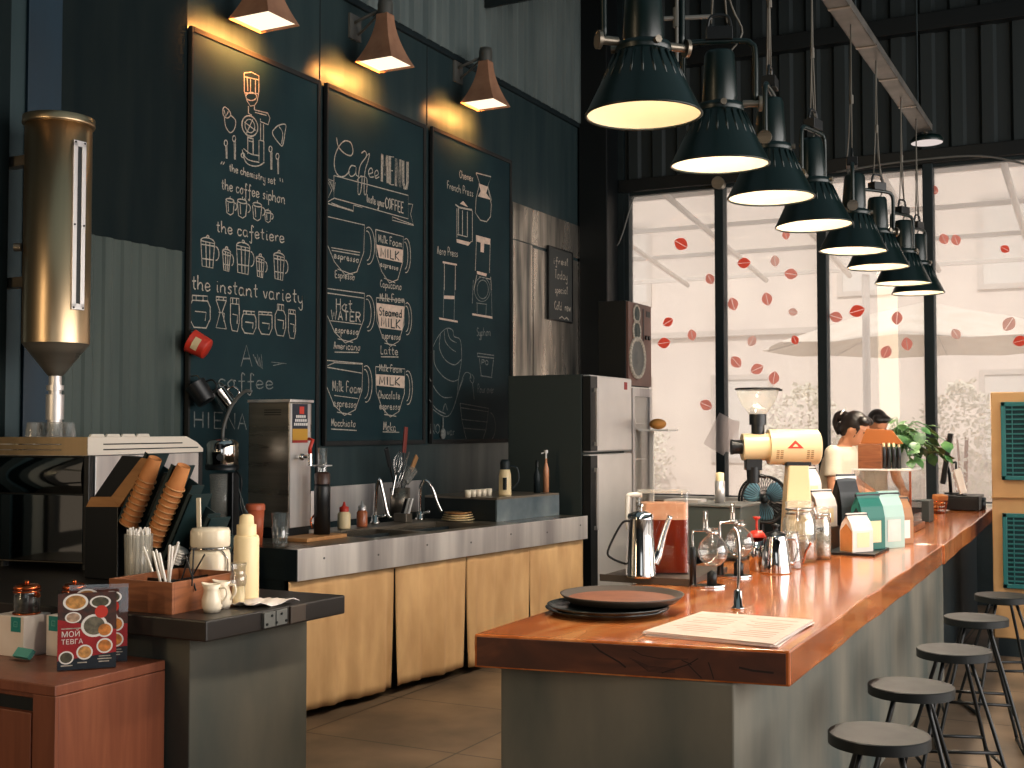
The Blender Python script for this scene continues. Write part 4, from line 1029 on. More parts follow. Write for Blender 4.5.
# ---- crumpled napkin
p = onZ(262, 605, .905); b = MB(); n = 9; vs = []
for i in range(n):
    for j in range(n):
        u, v = i / (n - 1) - .5, j / (n - 1) - .5
        vs.append((p.x + u * .14 + v * .05, p.y + v * .2, .907 + .012 * abs(math.sin(7 * u + 4 * v)) + .010 * max(0, math.sin(9 * v - 3 * u))))
b.add(vs, [(i * n + j, (i + 1) * n + j, (i + 1) * n + j + 1, i * n + j + 1) for i in range(n - 1) for j in range(n - 1)], True)
tag(obj('paper_napkin', b, 'paper', solid=.002), 'crumpled white napkin on the corner of the dark counter top', 'napkin')
# ================================================================== SINK COUNTER, ITS CURTAIN AND WHAT STANDS ON IT
ZS = .92
A = onZ(297, 550, ZS); Bq = onZ(587, 516, ZS)
dv = (Bq - A); LEN = dv.length; dv.normalize(); RZ = math.atan2(dv.y, dv.x)      # along the front edge
out = Vector((dv.y, -dv.x, 0))                                                   # towards the room
def S(u, v, z=ZS): return A + dv * u - out * v + Vector((0, 0, z - ZS))          # u along, v back from the front edge
t = thing('sink_counter', 'long steel-edged sink counter along the chalkboard wall, sackcloth hung below', 'counter', (0, 0, 0))
back0, back1 = (-4.93, A.y), (-4.93, Bq.y)
b = MB(); poly = [(A.x, A.y), (Bq.x, Bq.y), back1, back0]
# worktop with a sink cut: four strips around the basin
u0, u1, v0, v1 = .75, 2.0, .14, .62
def strip(ua, ub, va, vb, z0, z1):
    P = [S(ua, va), S(ub, va), S(ub, vb), S(ua, vb)]
    b.prism([(p.x, p.y) for p in P], z0, z1)
strip(0, LEN, 0, v0, ZS - .03, ZS); strip(0, LEN, v1, .85, ZS - .03, ZS); strip(0, u0, v0, v1, ZS - .03, ZS); strip(u1, LEN, v0, v1, ZS - .03, ZS)
obj('worktop', b, 'steel_d', t)
b = MB(); strip(u0, u1, v0, v1, ZS - .2, ZS - .19); strip(u0, u1, v0, v0 + .01, ZS - .19, ZS - .005); strip(u0, u1, v1 - .01, v1, ZS - .19, ZS - .005); strip(u0, u0 + .01, v0, v1, ZS - .19, ZS - .005); strip(u1 - .01, u1, v0, v1, ZS - .19, ZS - .005); strip((u0 + u1) / 2 - .02, (u0 + u1) / 2 + .02, v0, v1, ZS - .19, ZS - .01)
obj('sink_basin', b, 'steel_d', t)
b = MB(); strip(0, LEN, -.006, 0, ZS - .165, ZS + .004); ap = obj('front_apron', b, 'steel', t, bevel=.002)
b = MB()
for k in range(7):
    p = S(.2 + k * .45, -.006, ZS - .06 - .02 * (k % 2)); b.cyl(p, p + out * .003, .006, n=10)
obj('rivet', b, 'grey', ap)
b = MB(); strip(-.006, 0, -.006, .95, ZS - .165, ZS); strip(0, .03, .09, .9, 0, ZS - .03); strip(0, LEN, .5, .52, 0, ZS - .03); obj('end_panel', b, 'dark', t)
b = MB(); b.box(-4.93, -4.905, 6.72, 8.0, ZS, 1.16); obj('backsplash', b, 'steel', t, bevel=.003)
for u, v in ((.1, .13), (LEN - .08, .13)):
    p = S(u, v); obj('leg', MB().box(p.x - .02, p.x + .02, p.y - .02, p.y + .02, 0, ZS - .03), 'black', t)

# sackcloth curtain in four panels, gaps opening downwards
cuts = [305, 397, 469, 531, 585]
def u_of(px):                                            # where a picture column meets the curtain plane
    d = ray(px, 620); p0 = S(0, .02); n = out; k = (p0 - CAM).dot(n) / d.dot(n); return (CAM + d * k - p0).dot(dv)
us = [u_of(c) for c in cuts]; us[0] = -.03; us[-1] = LEN - .005
CL = ['nearest the dark-topped counter', 'second from the left', 'second from the fridge', 'nearest the fridge']
for i in range(4):
    a, e = us[i], us[i + 1]; b = MB(); nu, nz = 40, 14; vs = []
    for k in range(nz + 1):
        w = k / nz; z = (ZS - .168) * (1 - w) + (.05 + .006 * math.sin(i * 2.1)) * w
        aa = a + (.002 + .012 * w ** 2 if i else 0); ee = e - (.002 + .012 * w ** 2 if i < 3 else 0)
        for j in range(nu + 1):
            s = j / nu; u = aa + (ee - aa) * s
            fold = .02 + (.010 * math.sin(u * 17 + i) + .008 * math.sin(u * 31 + 2 * i + w) + .006 * math.sin(u * 57)) * (.45 + .55 * w)
            sag = .004 * math.sin(s * PI * 2 + i) * w
            vs.append(S(u, .02 + fold, z + sag))
    m = nu + 1
    b.add(vs, [(k * m + j, k * m + j + 1, (k + 1) * m + j + 1, (k + 1) * m + j) for k in range(nz) for j in range(nu)], True)
    tag(obj('sackcloth_curtain', b, 'burlap', solid=.003), 'tan sackcloth curtain panel under the sink counter, ' + CL[i], 'curtain', 'sackcloth panels under the sink counter')

# ---- hot water boiler
q = onZ(289, 529, ZS + .06); bx, byy = q.x, q.y
xl = onY(248, 470, byy).x; yb = onX(312, 460, bx).y; zt = onY(289, 400, byy).z
t = thing('water_boiler', 'tall square steel water boiler with red tap lever before the menu boards', 'water boiler', (bx, byy, ZS + .001))
w, d, h = bx - xl, yb - byy, zt - ZS
obj('body', MB().box(-w, -.004, 0, d, .06, h - .012), 'steel_d', t, bevel=.006)
obj('lid', MB().box(-w - .006, .008, -.006, d + .006, h - .014, h + .004), 'steel', t, bevel=.003)
fp = obj('front_panel', MB().box(-.004, .002, .004, d - .02, .065, h - .02), 'steel', t)
zf0, zf1 = onX(300, 443, bx).z - ZS, onX(300, 404, bx).z - ZS
lb_ = obj('label', MB().box(.002, .004, .02, d - .05, zf0, zf1), mat('label_navy', rgb(14, 26, 44), .4), fp)
hh = zf1 - zf0
obj('label_band', MB().box(.004, .005, .02, d - .05, zf0, zf0 + hh * .36), mat('label_yellow', rgb(190, 140, 40), .4), lb_)
obj('label_foot', MB().box(.004, .0055, .02, d - .05, zf0, zf0 + hh * .07), 'redg', lb_)
obj('label_mark', MB().box(.004, .005, d * .4, d * .6, zf0 + hh * .74, zf0 + hh * .93), 'red', lb_)
b = MB()
for r, (n, wd) in enumerate(((5, .7), (6, .8), (7, .9))):
    for k in range(n):
        yy = d * .46 + (k - (n - 1) / 2) * .019; b.box(.004, .005, yy - .006, yy + .006, zf0 + hh * (.64 - .1 * r), zf0 + hh * (.71 - .1 * r))
obj('label_print', b, 'white2', lb_)
b = MB()
for k in range(3): b.box(-w * .6, -w * .2, -.006, -.003, h - .06 - .014 * k, h - .056 - .014 * k)
obj('vent', b, 'black', t)
zt_ = onX(300, 457, bx).z - ZS
b = MB(); b.cyl((0, .06, zt_), (.1, .06, zt_), .012, n=14); b.ball((.04, .06, zt_), .022); b.cyl((.1, .06, zt_ + .02), (.1, .06, zt_ - .05), .016, n=14); tp = obj('tap', b, 'chrome', t)
b = MB(); b.tube([(.1, .06, zt_ + .02), (.1, .06, zt_ + .05), (.12, .06, zt_ + .1), (.09, .06, zt_ + .105)], .011); obj('lever', b, 'red', tp)
obj('base', MB().box(-w + .01, -.01, .01, d - .01, .0, .06), 'blackp', t, bevel=.004)
b = MB(); b.box(-w - .02, .16, .03, d + .1, 0, .022); tp = b
o = obj('cutting_board', MB().box(.02, .22, -.12, d + .05, 0, .022), 'lightwood', bevel=.004); o.location = (bx, byy, ZS + .001)
tag(o, 'brown wooden board on the counter at the foot of the water boiler', 'board')

# ---- cold brewer beside it (dark body, clear upper chamber)
q = Vector((bx + .12, byy + d * .55, ZS + .0235)); k_ = mpp(q)
p = onX(322, 535, q.x); q.y = p.y
t = thing('coffee_brewer', 'dark cylinder brewer with clear upper chamber, right of the water boiler', 'coffee brewer', q)
zz = lambda py: onY(322, py, q.y).z - q.z
R = 8.2 * mpp(q)
b = MB(); b.lathe([(0, 0), (R, 0), (R, zz(487)), (R * .9, zz(484)), (0, zz(484))], 26); obj('body', b, 'blackp', t)
b = MB(); b.lathe([(R * .96, zz(484)), (R * .96, zz(474)), (R * .7, zz(472)), (0, zz(472))], 26); obj('collar', b, mat('brown_collar', rgb(70, 46, 38), .4), t)
b = MB(); b.lathe([(R * .55, zz(472)), (R * .6, zz(448)), (R * .56, zz(448)), (R * .5, zz(471))], 26); obj('upper_chamber', b, 'glass', t)
b = MB(); b.lathe([(R * 1.2, zz(466)), (R * 1.2, zz(465)), (0, zz(465))], 26); obj('rim_plate', b, 'steel', t)
b = MB(); b.tube(catmull([(-R * .9, -R * .3, zz(515)), (-R * 1.1, -R * .8, zz(520)), (-R * .8, -R * .9, zz(528))]), .006); obj('handle', b, 'copper', t)

# ---- orange tumbler and a clear glass at the near end of the counter
p = onZ(255, 545, ZS); k_ = mpp(p)
t = thing('orange_tumbler', 'orange plastic tumbler with lid on the sink counter, left of the clear glass', 'tumbler', (p.x, p.y, ZS + .001))
H = 41 * k_; b = MB(); b.lathe([(0, 0), (7.2 * k_, 0), (9 * k_, H * .86), (0, H * .86)], 26); obj('body', b, 'orangecup', t)
b = MB(); b.lathe([(9.8 * k_, H * .85), (9.8 * k_, H * .96), (8.8 * k_, H), (0, H)], 26); obj('lid', b, 'orangecup', t)
p = onZ(280, 548, ZS); k_ = mpp(p)
t = thing('pint_glass', 'empty clear pint glass at the near corner of the steel counter', 'glass', (p.x, p.y, ZS + .001))
H = 35 * k_; b = MB(); b.lathe([(0, .003), (6.4 * k_, .003), (6.8 * k_, .01), (8.8 * k_, H), (8.5 * k_, H), (6.4 * k_, .014), (0, .014)], 26); obj('body', b, 'glass', t)
b = MB()
for i in range(10): a = 2 * PI * i / 10; b.tube([(6.9 * k_ * math.cos(a), 6.9 * k_ * math.sin(a), .02), (7.9 * k_ * math.cos(a), 7.9 * k_ * math.sin(a), H * .6)], .004, 5)
obj('flute', b, 'glass', t)

# ---- drink mixer (chrome head on a dark stand with clear jug)
q = onX(222, 505, -4.62); q.z = ZS + .001
t = thing('drink_mixer', 'chrome-headed drink mixer on a dark stand, left of the water boiler', 'mixer', q)
k_ = mpp(q); zz = lambda py: onY(222, py, q.y).z - ZS
b = MB(); b.box(-.12, .1, -.09, .09, 0, .03); obj('base', b, 'blackp', t, bevel=.01)
b = MB(); b.box(.06, .1, -.03, .03, .03, zz(472)); obj('column', b, 'blackp', t, bevel=.006)
b = MB(); R = 16 * k_; b.lathe([(R * .9, zz(466)), (R, zz(464)), (R, zz(444)), (R * .86, zz(440)), (0, zz(438))], 28); hd = obj('head', b, 'chrome', t)
b = MB(); b.lathe([(R * 1.03, zz(470)), (R * 1.05, zz(465)), (0, zz(465))], 28); b.lathe([(0, zz(470)), (R * 1.03, zz(470))], 28); obj('collar', b, 'black', hd)
b = MB(); fr = Vector((-q.x, -q.y, 0)).normalized(); c_ = fr * R * 1.0 - RT * R * .15 + Vector((0, 0, zz(457))); b.cyl(c_ - fr * .01, c_ + fr * .02, .02, n=18); obj('knob', b, 'black', hd)
b = MB(); c_ = fr * R * .99 - RT * R * .2 + Vector((0, 0, zz(447))); b.cbox(c_, (.02, .03, .03)); obj('switch', b, 'black', hd)
b = MB(); b.lathe([(0, zz(530)), (R * .62, zz(528)), (R * .78, zz(474)), (R * .74, zz(474)), (R * .58, zz(526))], 26); obj('jug', b, 'glass2', t)
b = MB(); b.tube(catmull([(.0, 0, zz(438)), (.01, 0, zz(425)), (.05, .02, zz(405)), (.12, .04, zz(392)), (.16, .06, zz(392))]), .01); obj('steam_hose', b, 'grey', t)
b = MB(); b.tube(catmull([(.1, .0, zz(470)), (.14, 0, zz(480)), (.13, 0, zz(500)), (.16, 0, zz(520)), (.18, 0, .01)]), .006); obj('cord', b, 'black', t)

# ---- jars with red caps, by the boiler
def sauce(px, py, H, W, body, label, cap='red', pump=False):
    p = onZ(px, py, ZS); k_ = mpp(p); t = thing('sauce_jar', label, 'jar', (p.x, p.y, ZS + .001)); h = H * k_; r = W * k_ / 2
    b = MB(); b.lathe([(0, .002), (r, .002), (r * 1.02, .01), (r, h * .55), (r * .6, h * .66), (0, h * .66)], 22); obj('body', b, body, t)
    b = MB(); b.lathe([(r * .72, h * .64), (r * .72, h * .8), (r * .3, h * .84), (r * .12, h), (0, h)], 22); obj('cap', b, cap, t)
sauce(344, 529, 27, 13, 'creamp', 'cream sauce jar with red pointed cap beside the brewer')
sauce(362, 527, 26, 11, mat('amber_sauce', rgb(170, 96, 62), .2), 'amber glass sauce bottle between the red-capped jar and the tap', 'steel')
q = onX(340, 503, -4.7)
o = obj('paper_notice', MB().box(-.004, .004, -.1, .1, -.11, .11), 'paper'); o.location = (-4.885, q.y, 1.03); tag(o, 'white sheet propped against the wall behind the red-capped jar', 'paper')

# ---- taps
def faucet(px, py, pts, label):
    p = onZ(px, py, ZS); k_ = mpp(p); t = thing('kitchen_tap', label, 'tap', (p.x, p.y, ZS + .001))
    P = [Vector((0, 0, .03))] + [RT * dx * k_ + Vector((0, 0, dz * k_)) for dx, dz in pts]
    b = MB(); b.tube(catmull(P, 6), .0125, 10); obj('spout', b, 'chrome', t)
    b = MB(); b.lathe([(0, 0), (.034, 0), (.034, .012), (.022, .02), (.022, .06), (0, .062)], 22); obj('base', b, 'chrome', t)
    b = MB(); b.cyl((0, 0, .045), RT * .06 + Vector((0, 0, .055)), .009, n=12); b.ball(RT * .062 + Vector((0, 0, .056)), .014); obj('handle', b, 'chrome', t)
faucet(375, 524, [(.5, 20), (1.5, 36), (4, 45), (8, 30), (12, 12), (15.5, 6)], 'chrome gooseneck tap over the sink, the left one of two')
faucet(420, 520, [(0, 22), (1, 34), (6, 39), (12, 32), (17, 18), (22, 8)], 'chrome gooseneck tap over the sink, the right one of two')

# ---- utensil holder on the wall side with tools
q = onX(400, 492, -4.72); q.z = ZS + .001
t = thing('utensil_holder', 'dark metal utensil pot standing behind the left tap', 'utensil holder', q)
k_ = mpp(q); zz = lambda py: onY(400, py, q.y).z - ZS
Hh = zz(488)
b = MB(); b.lathe([(0, .003), (.07, .003), (.075, Hh), (.07, Hh), (.066, .01), (0, .01)], 24); obj('pot', b, 'steel_d', t)
def tool(name, label, px0, py0, px1, py1, build, m):
    a, e = onX(px0, py0, q.x), onX(px1, py1, q.x); d = e - a
    o = thing(name, label, 'utensil', a, 0, 'tools in the utensil pot'); o.rotation_mode = 'QUATERNION'; o.rotation_quaternion = d.to_track_quat('Z', 'Y')
    build(o, d.length, m); return o
def whisk(o, L, m):
    b = MB()
    for k in range(5):
        a = PI * k / 5; P = []
        for i in range(13):
            u = i / 12; r = .035 * math.sin(PI * u) if u < 1 else 0
            P.append((.033 * math.sin(2 * PI * u) * math.cos(a), .033 * math.sin(2 * PI * u) * math.sin(a), L * (.42 + .58 * (1 - abs(2 * u - 1)))))
        b.tube(P, .0022, 5)
    obj('wires', b, 'chrome', o); b = MB(); b.cyl((0, 0, 0), (0, 0, L * .43), .009, n=12); obj('handle', b, 'chrome', o)
def paddle(o, L, m):
    b = MB(); b.cyl((0, 0, 0), (0, 0, L * .65), .007, n=10); obj('handle', b, 'black', o); b = MB(); b.box(-.006, .006, -.022, .022, L * .6, L); obj('head', b, m, o, bevel=.004)
def scoopj(o, L, m):
    b = MB(); b.cyl((0, 0, 0), (0, 0, L * .5), .007, n=10); obj('handle', b, 'grey', o); b = MB(); b.lathe([(0.03, L * .5), (.05, L), (.047, L), (.028, L * .53), (0, L * .53)], 20); obj('cup', b, m, o)
tool('whisk', 'wire whisk leaning in the utensil pot', 392, 495, 400, 450, whisk, 'chrome')
tool('spatula', 'spatula with red-brown handle upright in the utensil pot', 401, 492, 406, 427, paddle, mat('red_brown', rgb(128, 52, 42), .5))
tool('brush', 'wooden pastry brush pointing right from the utensil pot', 402, 492, 417, 456, paddle, 'lightwood')
tool('ladle', 'black ladle leaning left in the utensil pot', 396, 494, 386, 448, paddle, 'blackp')
tool('measuring_cup', 'pale measuring cup tipped over the rim of the utensil pot', 399, 496, 411, 470, scoopj, 'glass2')
tool('tongs', 'thin steel tongs leaning right in the utensil pot', 395, 495, 409, 452, lambda o, L, m: obj('arm', MB().tube([(-.008, 0, 0), (-.012, 0, L * .6), (0, 0, L)], .004).tube([(.008, 0, 0), (.012, 0, L * .6), (0, 0, L)], .004), m, o), 'chrome')

# ---- raised steel shelf-box at the far end and the things on it
q = onZ(497, 522, ZS); ub = (q - A).dot(dv); vb = -(q - A).dot(out)
zt = ZS + 24 * mpp(q); u2 = LEN - .03
t = thing('steel_shelf_box', 'low steel shelf box at the fridge end of the sink counter', 'shelf', (0, 0, 0))
P = [S(ub, vb), S(u2, vb), S(u2, .85), S(ub, .85)]
b = MB(); b.prism([(p.x, p.y) for p in P], zt - .015, zt); obj('top', b, 'steel_d', t, bevel=.002)
P2 = [S(ub, vb), S(u2, vb), S(u2, vb + .012), S(ub, vb + .012)]; b = MB(); b.prism([(p.x, p.y) for p in P2], ZS + .001, zt - .015); obj('front_board', b, mat('blue_steel', rgb(150, 164, 170), .4, .7, rgb(96, 114, 124), 3), t)
P2 = [S(ub, vb + .012), S(ub + .012, vb + .012), S(ub + .012, .85), S(ub, .85)]; b = MB(); b.prism([(p.x, p.y) for p in P2], ZS + .001, zt - .015); obj('end_board', b, 'dark', t)
zt += .001
def onshelf(px, py, v):
    d = ray(px, py); p0 = S(0, v); k = (p0 - CAM).dot(out) / d.dot(out); p = CAM + d * k; p.z = zt; return p
p = onshelf(505, 500, vb + .12); k_ = mpp(p)
t = thing('thermos', 'cream thermos jug with dark lid on the steel shelf box', 'thermos', p)
b = MB(); b.lathe([(0, 0), (6 * k_, 0), (6.4 * k_, .01), (6 * k_, 20 * k_), (4.6 * k_, 27 * k_), (0, 27 * k_)], 26); obj('body', b, 'creamp', t)
b = MB(); b.lathe([(4.8 * k_, 26 * k_), (5 * k_, 33 * k_), (3.5 * k_, 36 * k_), (0, 36 * k_)], 26); obj('lid', b, 'dark', t)
b = MB(); b.tube(catmull([RT * 5 * k_ + Vector((0, 0, 29 * k_)), RT * 12 * k_ + Vector((0, 0, 27 * k_)), RT * 13 * k_ + Vector((0, 0, 14 * k_)), RT * 6 * k_ + Vector((0, 0, 6 * k_))]), .009); obj('handle', b, 'dark', t)
b = MB(); f = Vector((-p.x, -p.y, 0)).normalized(); b.cbox(f * 6.2 * k_ + Vector((0, 0, 12 * k_)), (.02, .03, 12 * k_)); obj('label', b, 'dark', t)
def bottle(px, W, H, m, label, cap, capm, v=.12):
    p = onshelf(px, 500, vb + v); k_ = mpp(p); r = W * k_ / 2; h = H * k_
    t = thing('bottle', label, 'bottle', p)
    b = MB(); b.lathe([(0, 0), (r, 0), (r, h * .55), (r * .4, h * .7), (r * .36, h * .8), (0, h * .8)], 20); obj('body', b, m, t)
    b = MB()
    if cap == 'pump':
        b.cyl((0, 0, h * .78), (0, 0, h * .95), r * .3, n=10); b.cyl((0, 0, h * .93), (0, 0, h), r * .7, n=14); b.cyl((0, 0, h * .95), RT * -r * 1.6 + Vector((0, 0, h * .92)), r * .22, n=8)
    else: b.lathe([(r * .5, h * .78), (r * .5, h * .98), (0, h)], 18)
    obj('cap', b, capm, t)
bottle(537, 7, 33, 'dark', 'dark slim bottle on the steel shelf box, left of the pump bottle', 'c', 'black')
bottle(546, 6, 42, mat('orange_soap', rgb(206, 142, 104), .3), 'tall orange soap bottle with white pump on the steel shelf box', 'pump', 'white2')
bottle(563, 8, 24, 'glass2', 'short pale bottle with yellow cap at the fridge end of the shelf box', 'c', mat('yellow_cap', rgb(206, 160, 80), .4))
c0 = None
for k in range(5):
    p = onshelf(468 + 5.2 * k, 500, vb + .2)
    lb_ = 'small cream espresso cup in the row on the steel shelf box, %s from the left' % ['first', 'second', 'third', 'fourth', 'fifth'][k]
    if c0 is None:
        c0 = thing('espresso_cup', lb_, 'cup', p, 0, 'small cups on the steel shelf box'); b = MB(); b.lathe([(0, 0), (.02, 0), (.024, .05), (.022, .05), (.018, .006), (0, .006)], 18); obj('body', b, 'ceramic', c0)
    else: dup(c0, p, 0, lb_)
# plates drying, bowl and a sponge dish beside the sink
pl0 = None
p = onZ(458, 521, ZS)
for k in range(4):
    lb_ = 'cream plate in the little pile beside the sink, %s' % ['lowest', 'second from the bottom', 'third from the bottom', 'topmost'][k]
    b = MB(); r = 17 * mpp(p) * (1 - .06 * k); b.lathe([(0, 0), (r * .55, 0), (r, .012), (r * .98, .015), (r * .55, .005), (0, .005)], 28)
    if pl0 is None: pl0 = o = obj('plate', b, 'creamp')
    else: o = obj('plate', b, 'creamp' if k < 3 else 'lightwood')
    o.location = (p.x, p.y, ZS + .0015 + .0155 * k); tag(o, lb_, 'plate', 'plates beside the sink')
p = onZ(403, 522, ZS); t = thing('knife_block', 'slim steel cutlery stand with pale handles between the two taps', 'cutlery stand', (p.x, p.y, ZS + .001))
obj('stand', MB().box(-.05, .05, -.04, .04, 0, .06), 'steel_d', t, bevel=.004)
for k in range(3):
    b = MB(); b.box(-.006, .006, -.01, .01, .05, .17, Matrix.Translation((-.025 + .025 * k, 0, 0)) @ Matrix.Rotation(.3, 4, 'Y')); obj('handle', b, 'white2' if k else 'blackp', t, bevel=.002)

# ================================================================== FRIDGE, DISPLAY COOLER, SPEAKER
FX, FY = -3.61, 8.3
xb = onY(508, 378, FY).x; y2 = onX(632, 375, FX).y; ztf = onY(590, 374, FY).z
t = thing('fridge', 'tall silver two-door fridge behind the far end of the sink counter', 'fridge', (FX, FY, 0))
w = FX - xb; d = y2 - FY
obj('cabinet', MB().box(-w, -.07, 0, d, .05, ztf), 'fridge_s', t, bevel=.006)
zd = onX(600, 453, FX).z
for nm, z0, z1 in (('freezer_door', zd + .008, ztf - .004), ('fridge_door', .08, zd - .008)):
    dd = obj(nm, MB().box(-.066, 0, .004, d - .004, z0, z1), 'fridge_f', t, bevel=.012)
    ya = onX(597, 420, FX).y - FY
    obj('edge_strip', MB().box(-.06, .004, 0.0, ya, z0 + .01, z1 - .01), 'black', dd, bevel=.002)
    hz0, hz1 = (onX(594, 446, FX).z, onX(594, 388, FX).z) if nm == 'freezer_door' else (onX(594, 530, FX).z, onX(594, 468, FX).z)
    b = MB(); yh = ya * .55; b.box(.02, .034, yh - .014, yh + .014, hz0, hz1); b.box(.0, .022, yh - .01, yh + .01, hz0, hz0 + .03); b.box(.0, .022, yh - .01, yh + .01, hz1 - .03, hz1); obj('handle', b, 'steel', dd, bevel=.003)
s = onX(626, 386, FX); o = obj('badge', MB().box(0, .003, s.y - FY - .04, s.y - FY + .02, s.z - .03, s.z + .03), 'redg', t)
obj('plinth', MB().box(-w + .03, -.09, .03, d - .03, 0, .05), 'black', t)
y3 = onX(652, 390, FX).y; zc2 = onX(640, 387, FX).z
t = thing('display_cooler', 'white glass-door cooler between the fridge and the window, under the speaker', 'cooler', (FX, y2 + .02, 0))
d2 = y3 - y2 - .02
obj('cabinet', MB().box(-.55, -.5, 0, d2, 0, zc2).box(-.5, -.03, 0, .03, 0, zc2).box(-.5, -.03, d2 - .03, d2, 0, zc2).box(-.5, -.03, .03, d2 - .03, zc2 - .06, zc2).box(-.5, -.03, .03, d2 - .03, 0, .12), 'white', t)
dr = obj('door', MB().box(-.028, 0, 0, .05, .12, zc2 - .01).box(-.028, 0, d2 - .05, d2, .12, zc2 - .01).box(-.028, 0, .05, d2 - .05, .12, .2).box(-.028, 0, .05, d2 - .05, zc2 - .08, zc2 - .01), 'steel', t, bevel=.003)
obj('glass_pane', MB().box(-.02, -.012, .05, d2 - .05, .2, zc2 - .08), 'acryl', dr)
for z in (.6, .95, 1.3, 1.6): obj('shelf', MB().box(-.48, -.05, .035, d2 - .035, z, z + .01), 'white', t)
# food tray on a little shelf beyond
q = onX(660, 430, -3.45)
t = thing('side_shelf', 'small white stand with a food tray right of the display cooler', 'stand', (-3.45, q.y, 0))
zz = onX(660, 430, -3.45).z
obj('top', MB().box(-.16, .1, -.08, .16, zz - .01, zz + .005), 'white2', t); obj('post', MB().box(-.13, -.1, .1, .13, 0, zz - .01), 'white2', t)
for k in range(3): obj('shelf', MB().box(-.16, .1, -.08, .16, .3 + .3 * k, .31 + .3 * k), 'white2', t)
b = MB(); b.ball((0, 0, 0), (.07, .08, .045)); o = obj('bread_loaf', b, mat('bread', rgb(190, 130, 60), .7)); o.location = (-3.48, q.y + .03, zz + .05); tag(o, 'golden loaf on the white stand by the window', 'bread')
# loudspeaker
sx = FX - .03; y0 = onX(628, 340, sx).y; y1 = onX(651.5, 340, sx).y; zs1 = onX(628, 300, sx).z; x0 = onY(598, 330, y0).x
t = thing('loudspeaker', 'large wooden hi-fi speaker on top of the display cooler', 'speaker', (sx, y0, zc2))
hs = zs1 - zc2; ws = y1 - y0; ds = sx - x0
obj('cabinet', MB().box(-ds, -.02, 0, ws, 0, hs), 'black', t, bevel=.004)
obj('front_baffle', MB().box(-.02, 0, .008, ws - .008, .01, hs - .01), 'speaker', t, bevel=.002)
def driver(y, z, r, nm):
    mx = Matrix.Translation((0, y, z)) @ Matrix.Rotation(PI / 2, 4, 'Y')
    b = MB(); b.ring((0, 0, .004), r, r * .09 + .003, 30, 8, mx); o = obj(nm, b, 'chalk', t)
    b = MB(); b.lathe([(0, .006), (r * .3, .01), (r * .36, .002), (r * .95, .008)], 28, mx=mx); obj('cone', b, 'midgrey' if nm != 'woofer' else 'grey', o)
driver(ws * .36, hs * .38 * .9, ws * .30, 'woofer'); driver(ws * .34, hs * .66, ws * .15, 'midrange_driver'); driver(ws * .34, hs * .86, ws * .13, 'tweeter')
obj('control_strip', MB().box(0, .004, ws * .62, ws * .66, hs * .56, hs * .94).box(0, .004, ws * .76, ws * .92, hs * .85, hs * .92), 'black', t)
for k in range(2): obj('control_knob', MB().cyl((0, ws * (.74 + .13 * k), hs * .6), (.014, ws * (.74 + .13 * k), hs * .6), ws * .035, n=12), 'black', t)
# ================================================================== THE LONG BAR
ZB = .905
FL, FR = onZ(474, 634, ZB), onZ(790, 651, ZB); JN = onZ(943, 545, ZB); RE = onZ(993, 508, ZB)
t = thing('bar_counter', 'long bar with thick reddish wooden slab top on a raw concrete base', 'bar counter', (0, 0, 0))
def slab(poly, z0, z1, nm, seed):
    """slab with slightly wavy edges"""
    rnd = random.Random(seed); P = []
    n = len(poly)
    for i in range(n):
        a, e = Vector(poly[i]), Vector(poly[(i + 1) % n]); L = (e - a).length; k = max(1, int(L / .25)); d = (e - a).normalized(); nn = Vector((d.y, -d.x))
        for j in range(k):
            w = 0 if j == 0 else rnd.uniform(-.006, .006); P.append(tuple(a + (e - a) * j / k + nn * w))
    return obj(nm, MB().prism(P, z0, z1), 'slab', t, bevel=.006)
s1 = slab([(FL.x, FL.y), (FR.x, FR.y), (JN.x, JN.y), (-1.87, JN.y)], .80, ZB, 'top_slab', 3)
s2 = slab([(-1.60, JN.y + .004), (JN.x + .008, JN.y + .004), (RE.x, RE.y), (-1.62, RE.y)], .795, ZB - .001, 'top_slab', 4)
# end grain face with cracks
ed = (FR - FL).normalized(); en = Vector((ed.y, -ed.x, 0)); EL = (FR - FL).length
def E_(u, z, off=.0): p = FL + ed * u + en * off; return (p.x, p.y, z)
b = MB(); b.add([E_(.012, .808, .0065), E_(EL - .012, .808, .0065), E_(EL - .012, .897, .0065), E_(.012, .897, .0065), E_(.012, .808, -.01), E_(EL - .012, .808, -.01), E_(EL - .012, .897, -.01), E_(.012, .897, -.01)],
          [(0, 1, 2, 3), (4, 7, 6, 5), (0, 4, 5, 1), (1, 5, 6, 2), (2, 6, 7, 3), (3, 7, 4, 0)])
eg = obj('end_grain', b, 'slab_end', s1); eg['label'] = 'dark cracked end grain'
b = MB()
def crk(pts, w):
    for (u0, z0), (u1, z1) in zip(pts, pts[1:]):
        d = Vector((u1 - u0, z1 - z0)); L = d.length; nn = Vector((-d.y, d.x)) / L * w / 2
        b.add([E_(u0 + nn.x, z0 + nn.y, .0072), E_(u1 + nn.x, z1 + nn.y, .0072), E_(u1 - nn.x, z1 - nn.y, .0072), E_(u0 - nn.x, z0 - nn.y, .0072)], [(0, 1, 2, 3)])
crk([(.385, .896), (.41, .875), (.44, .86), (.47, .845), (.49, .83)], .005); crk([(.51, .885), (.54, .87), (.6, .862), (.68, .866)], .002)
crk([(.6, .82), (.64, .835), (.68, .85), (.71, .87)], .003); crk([(.68, .85), (.70, .83), (.72, .812)], .003); crk([(.74, .86), (.75, .83), (.755, .812)], .003); crk([(.83, .85), (.87, .843), (.93, .84)], .006); crk([(.66, .862), (.69, .85)], .003)
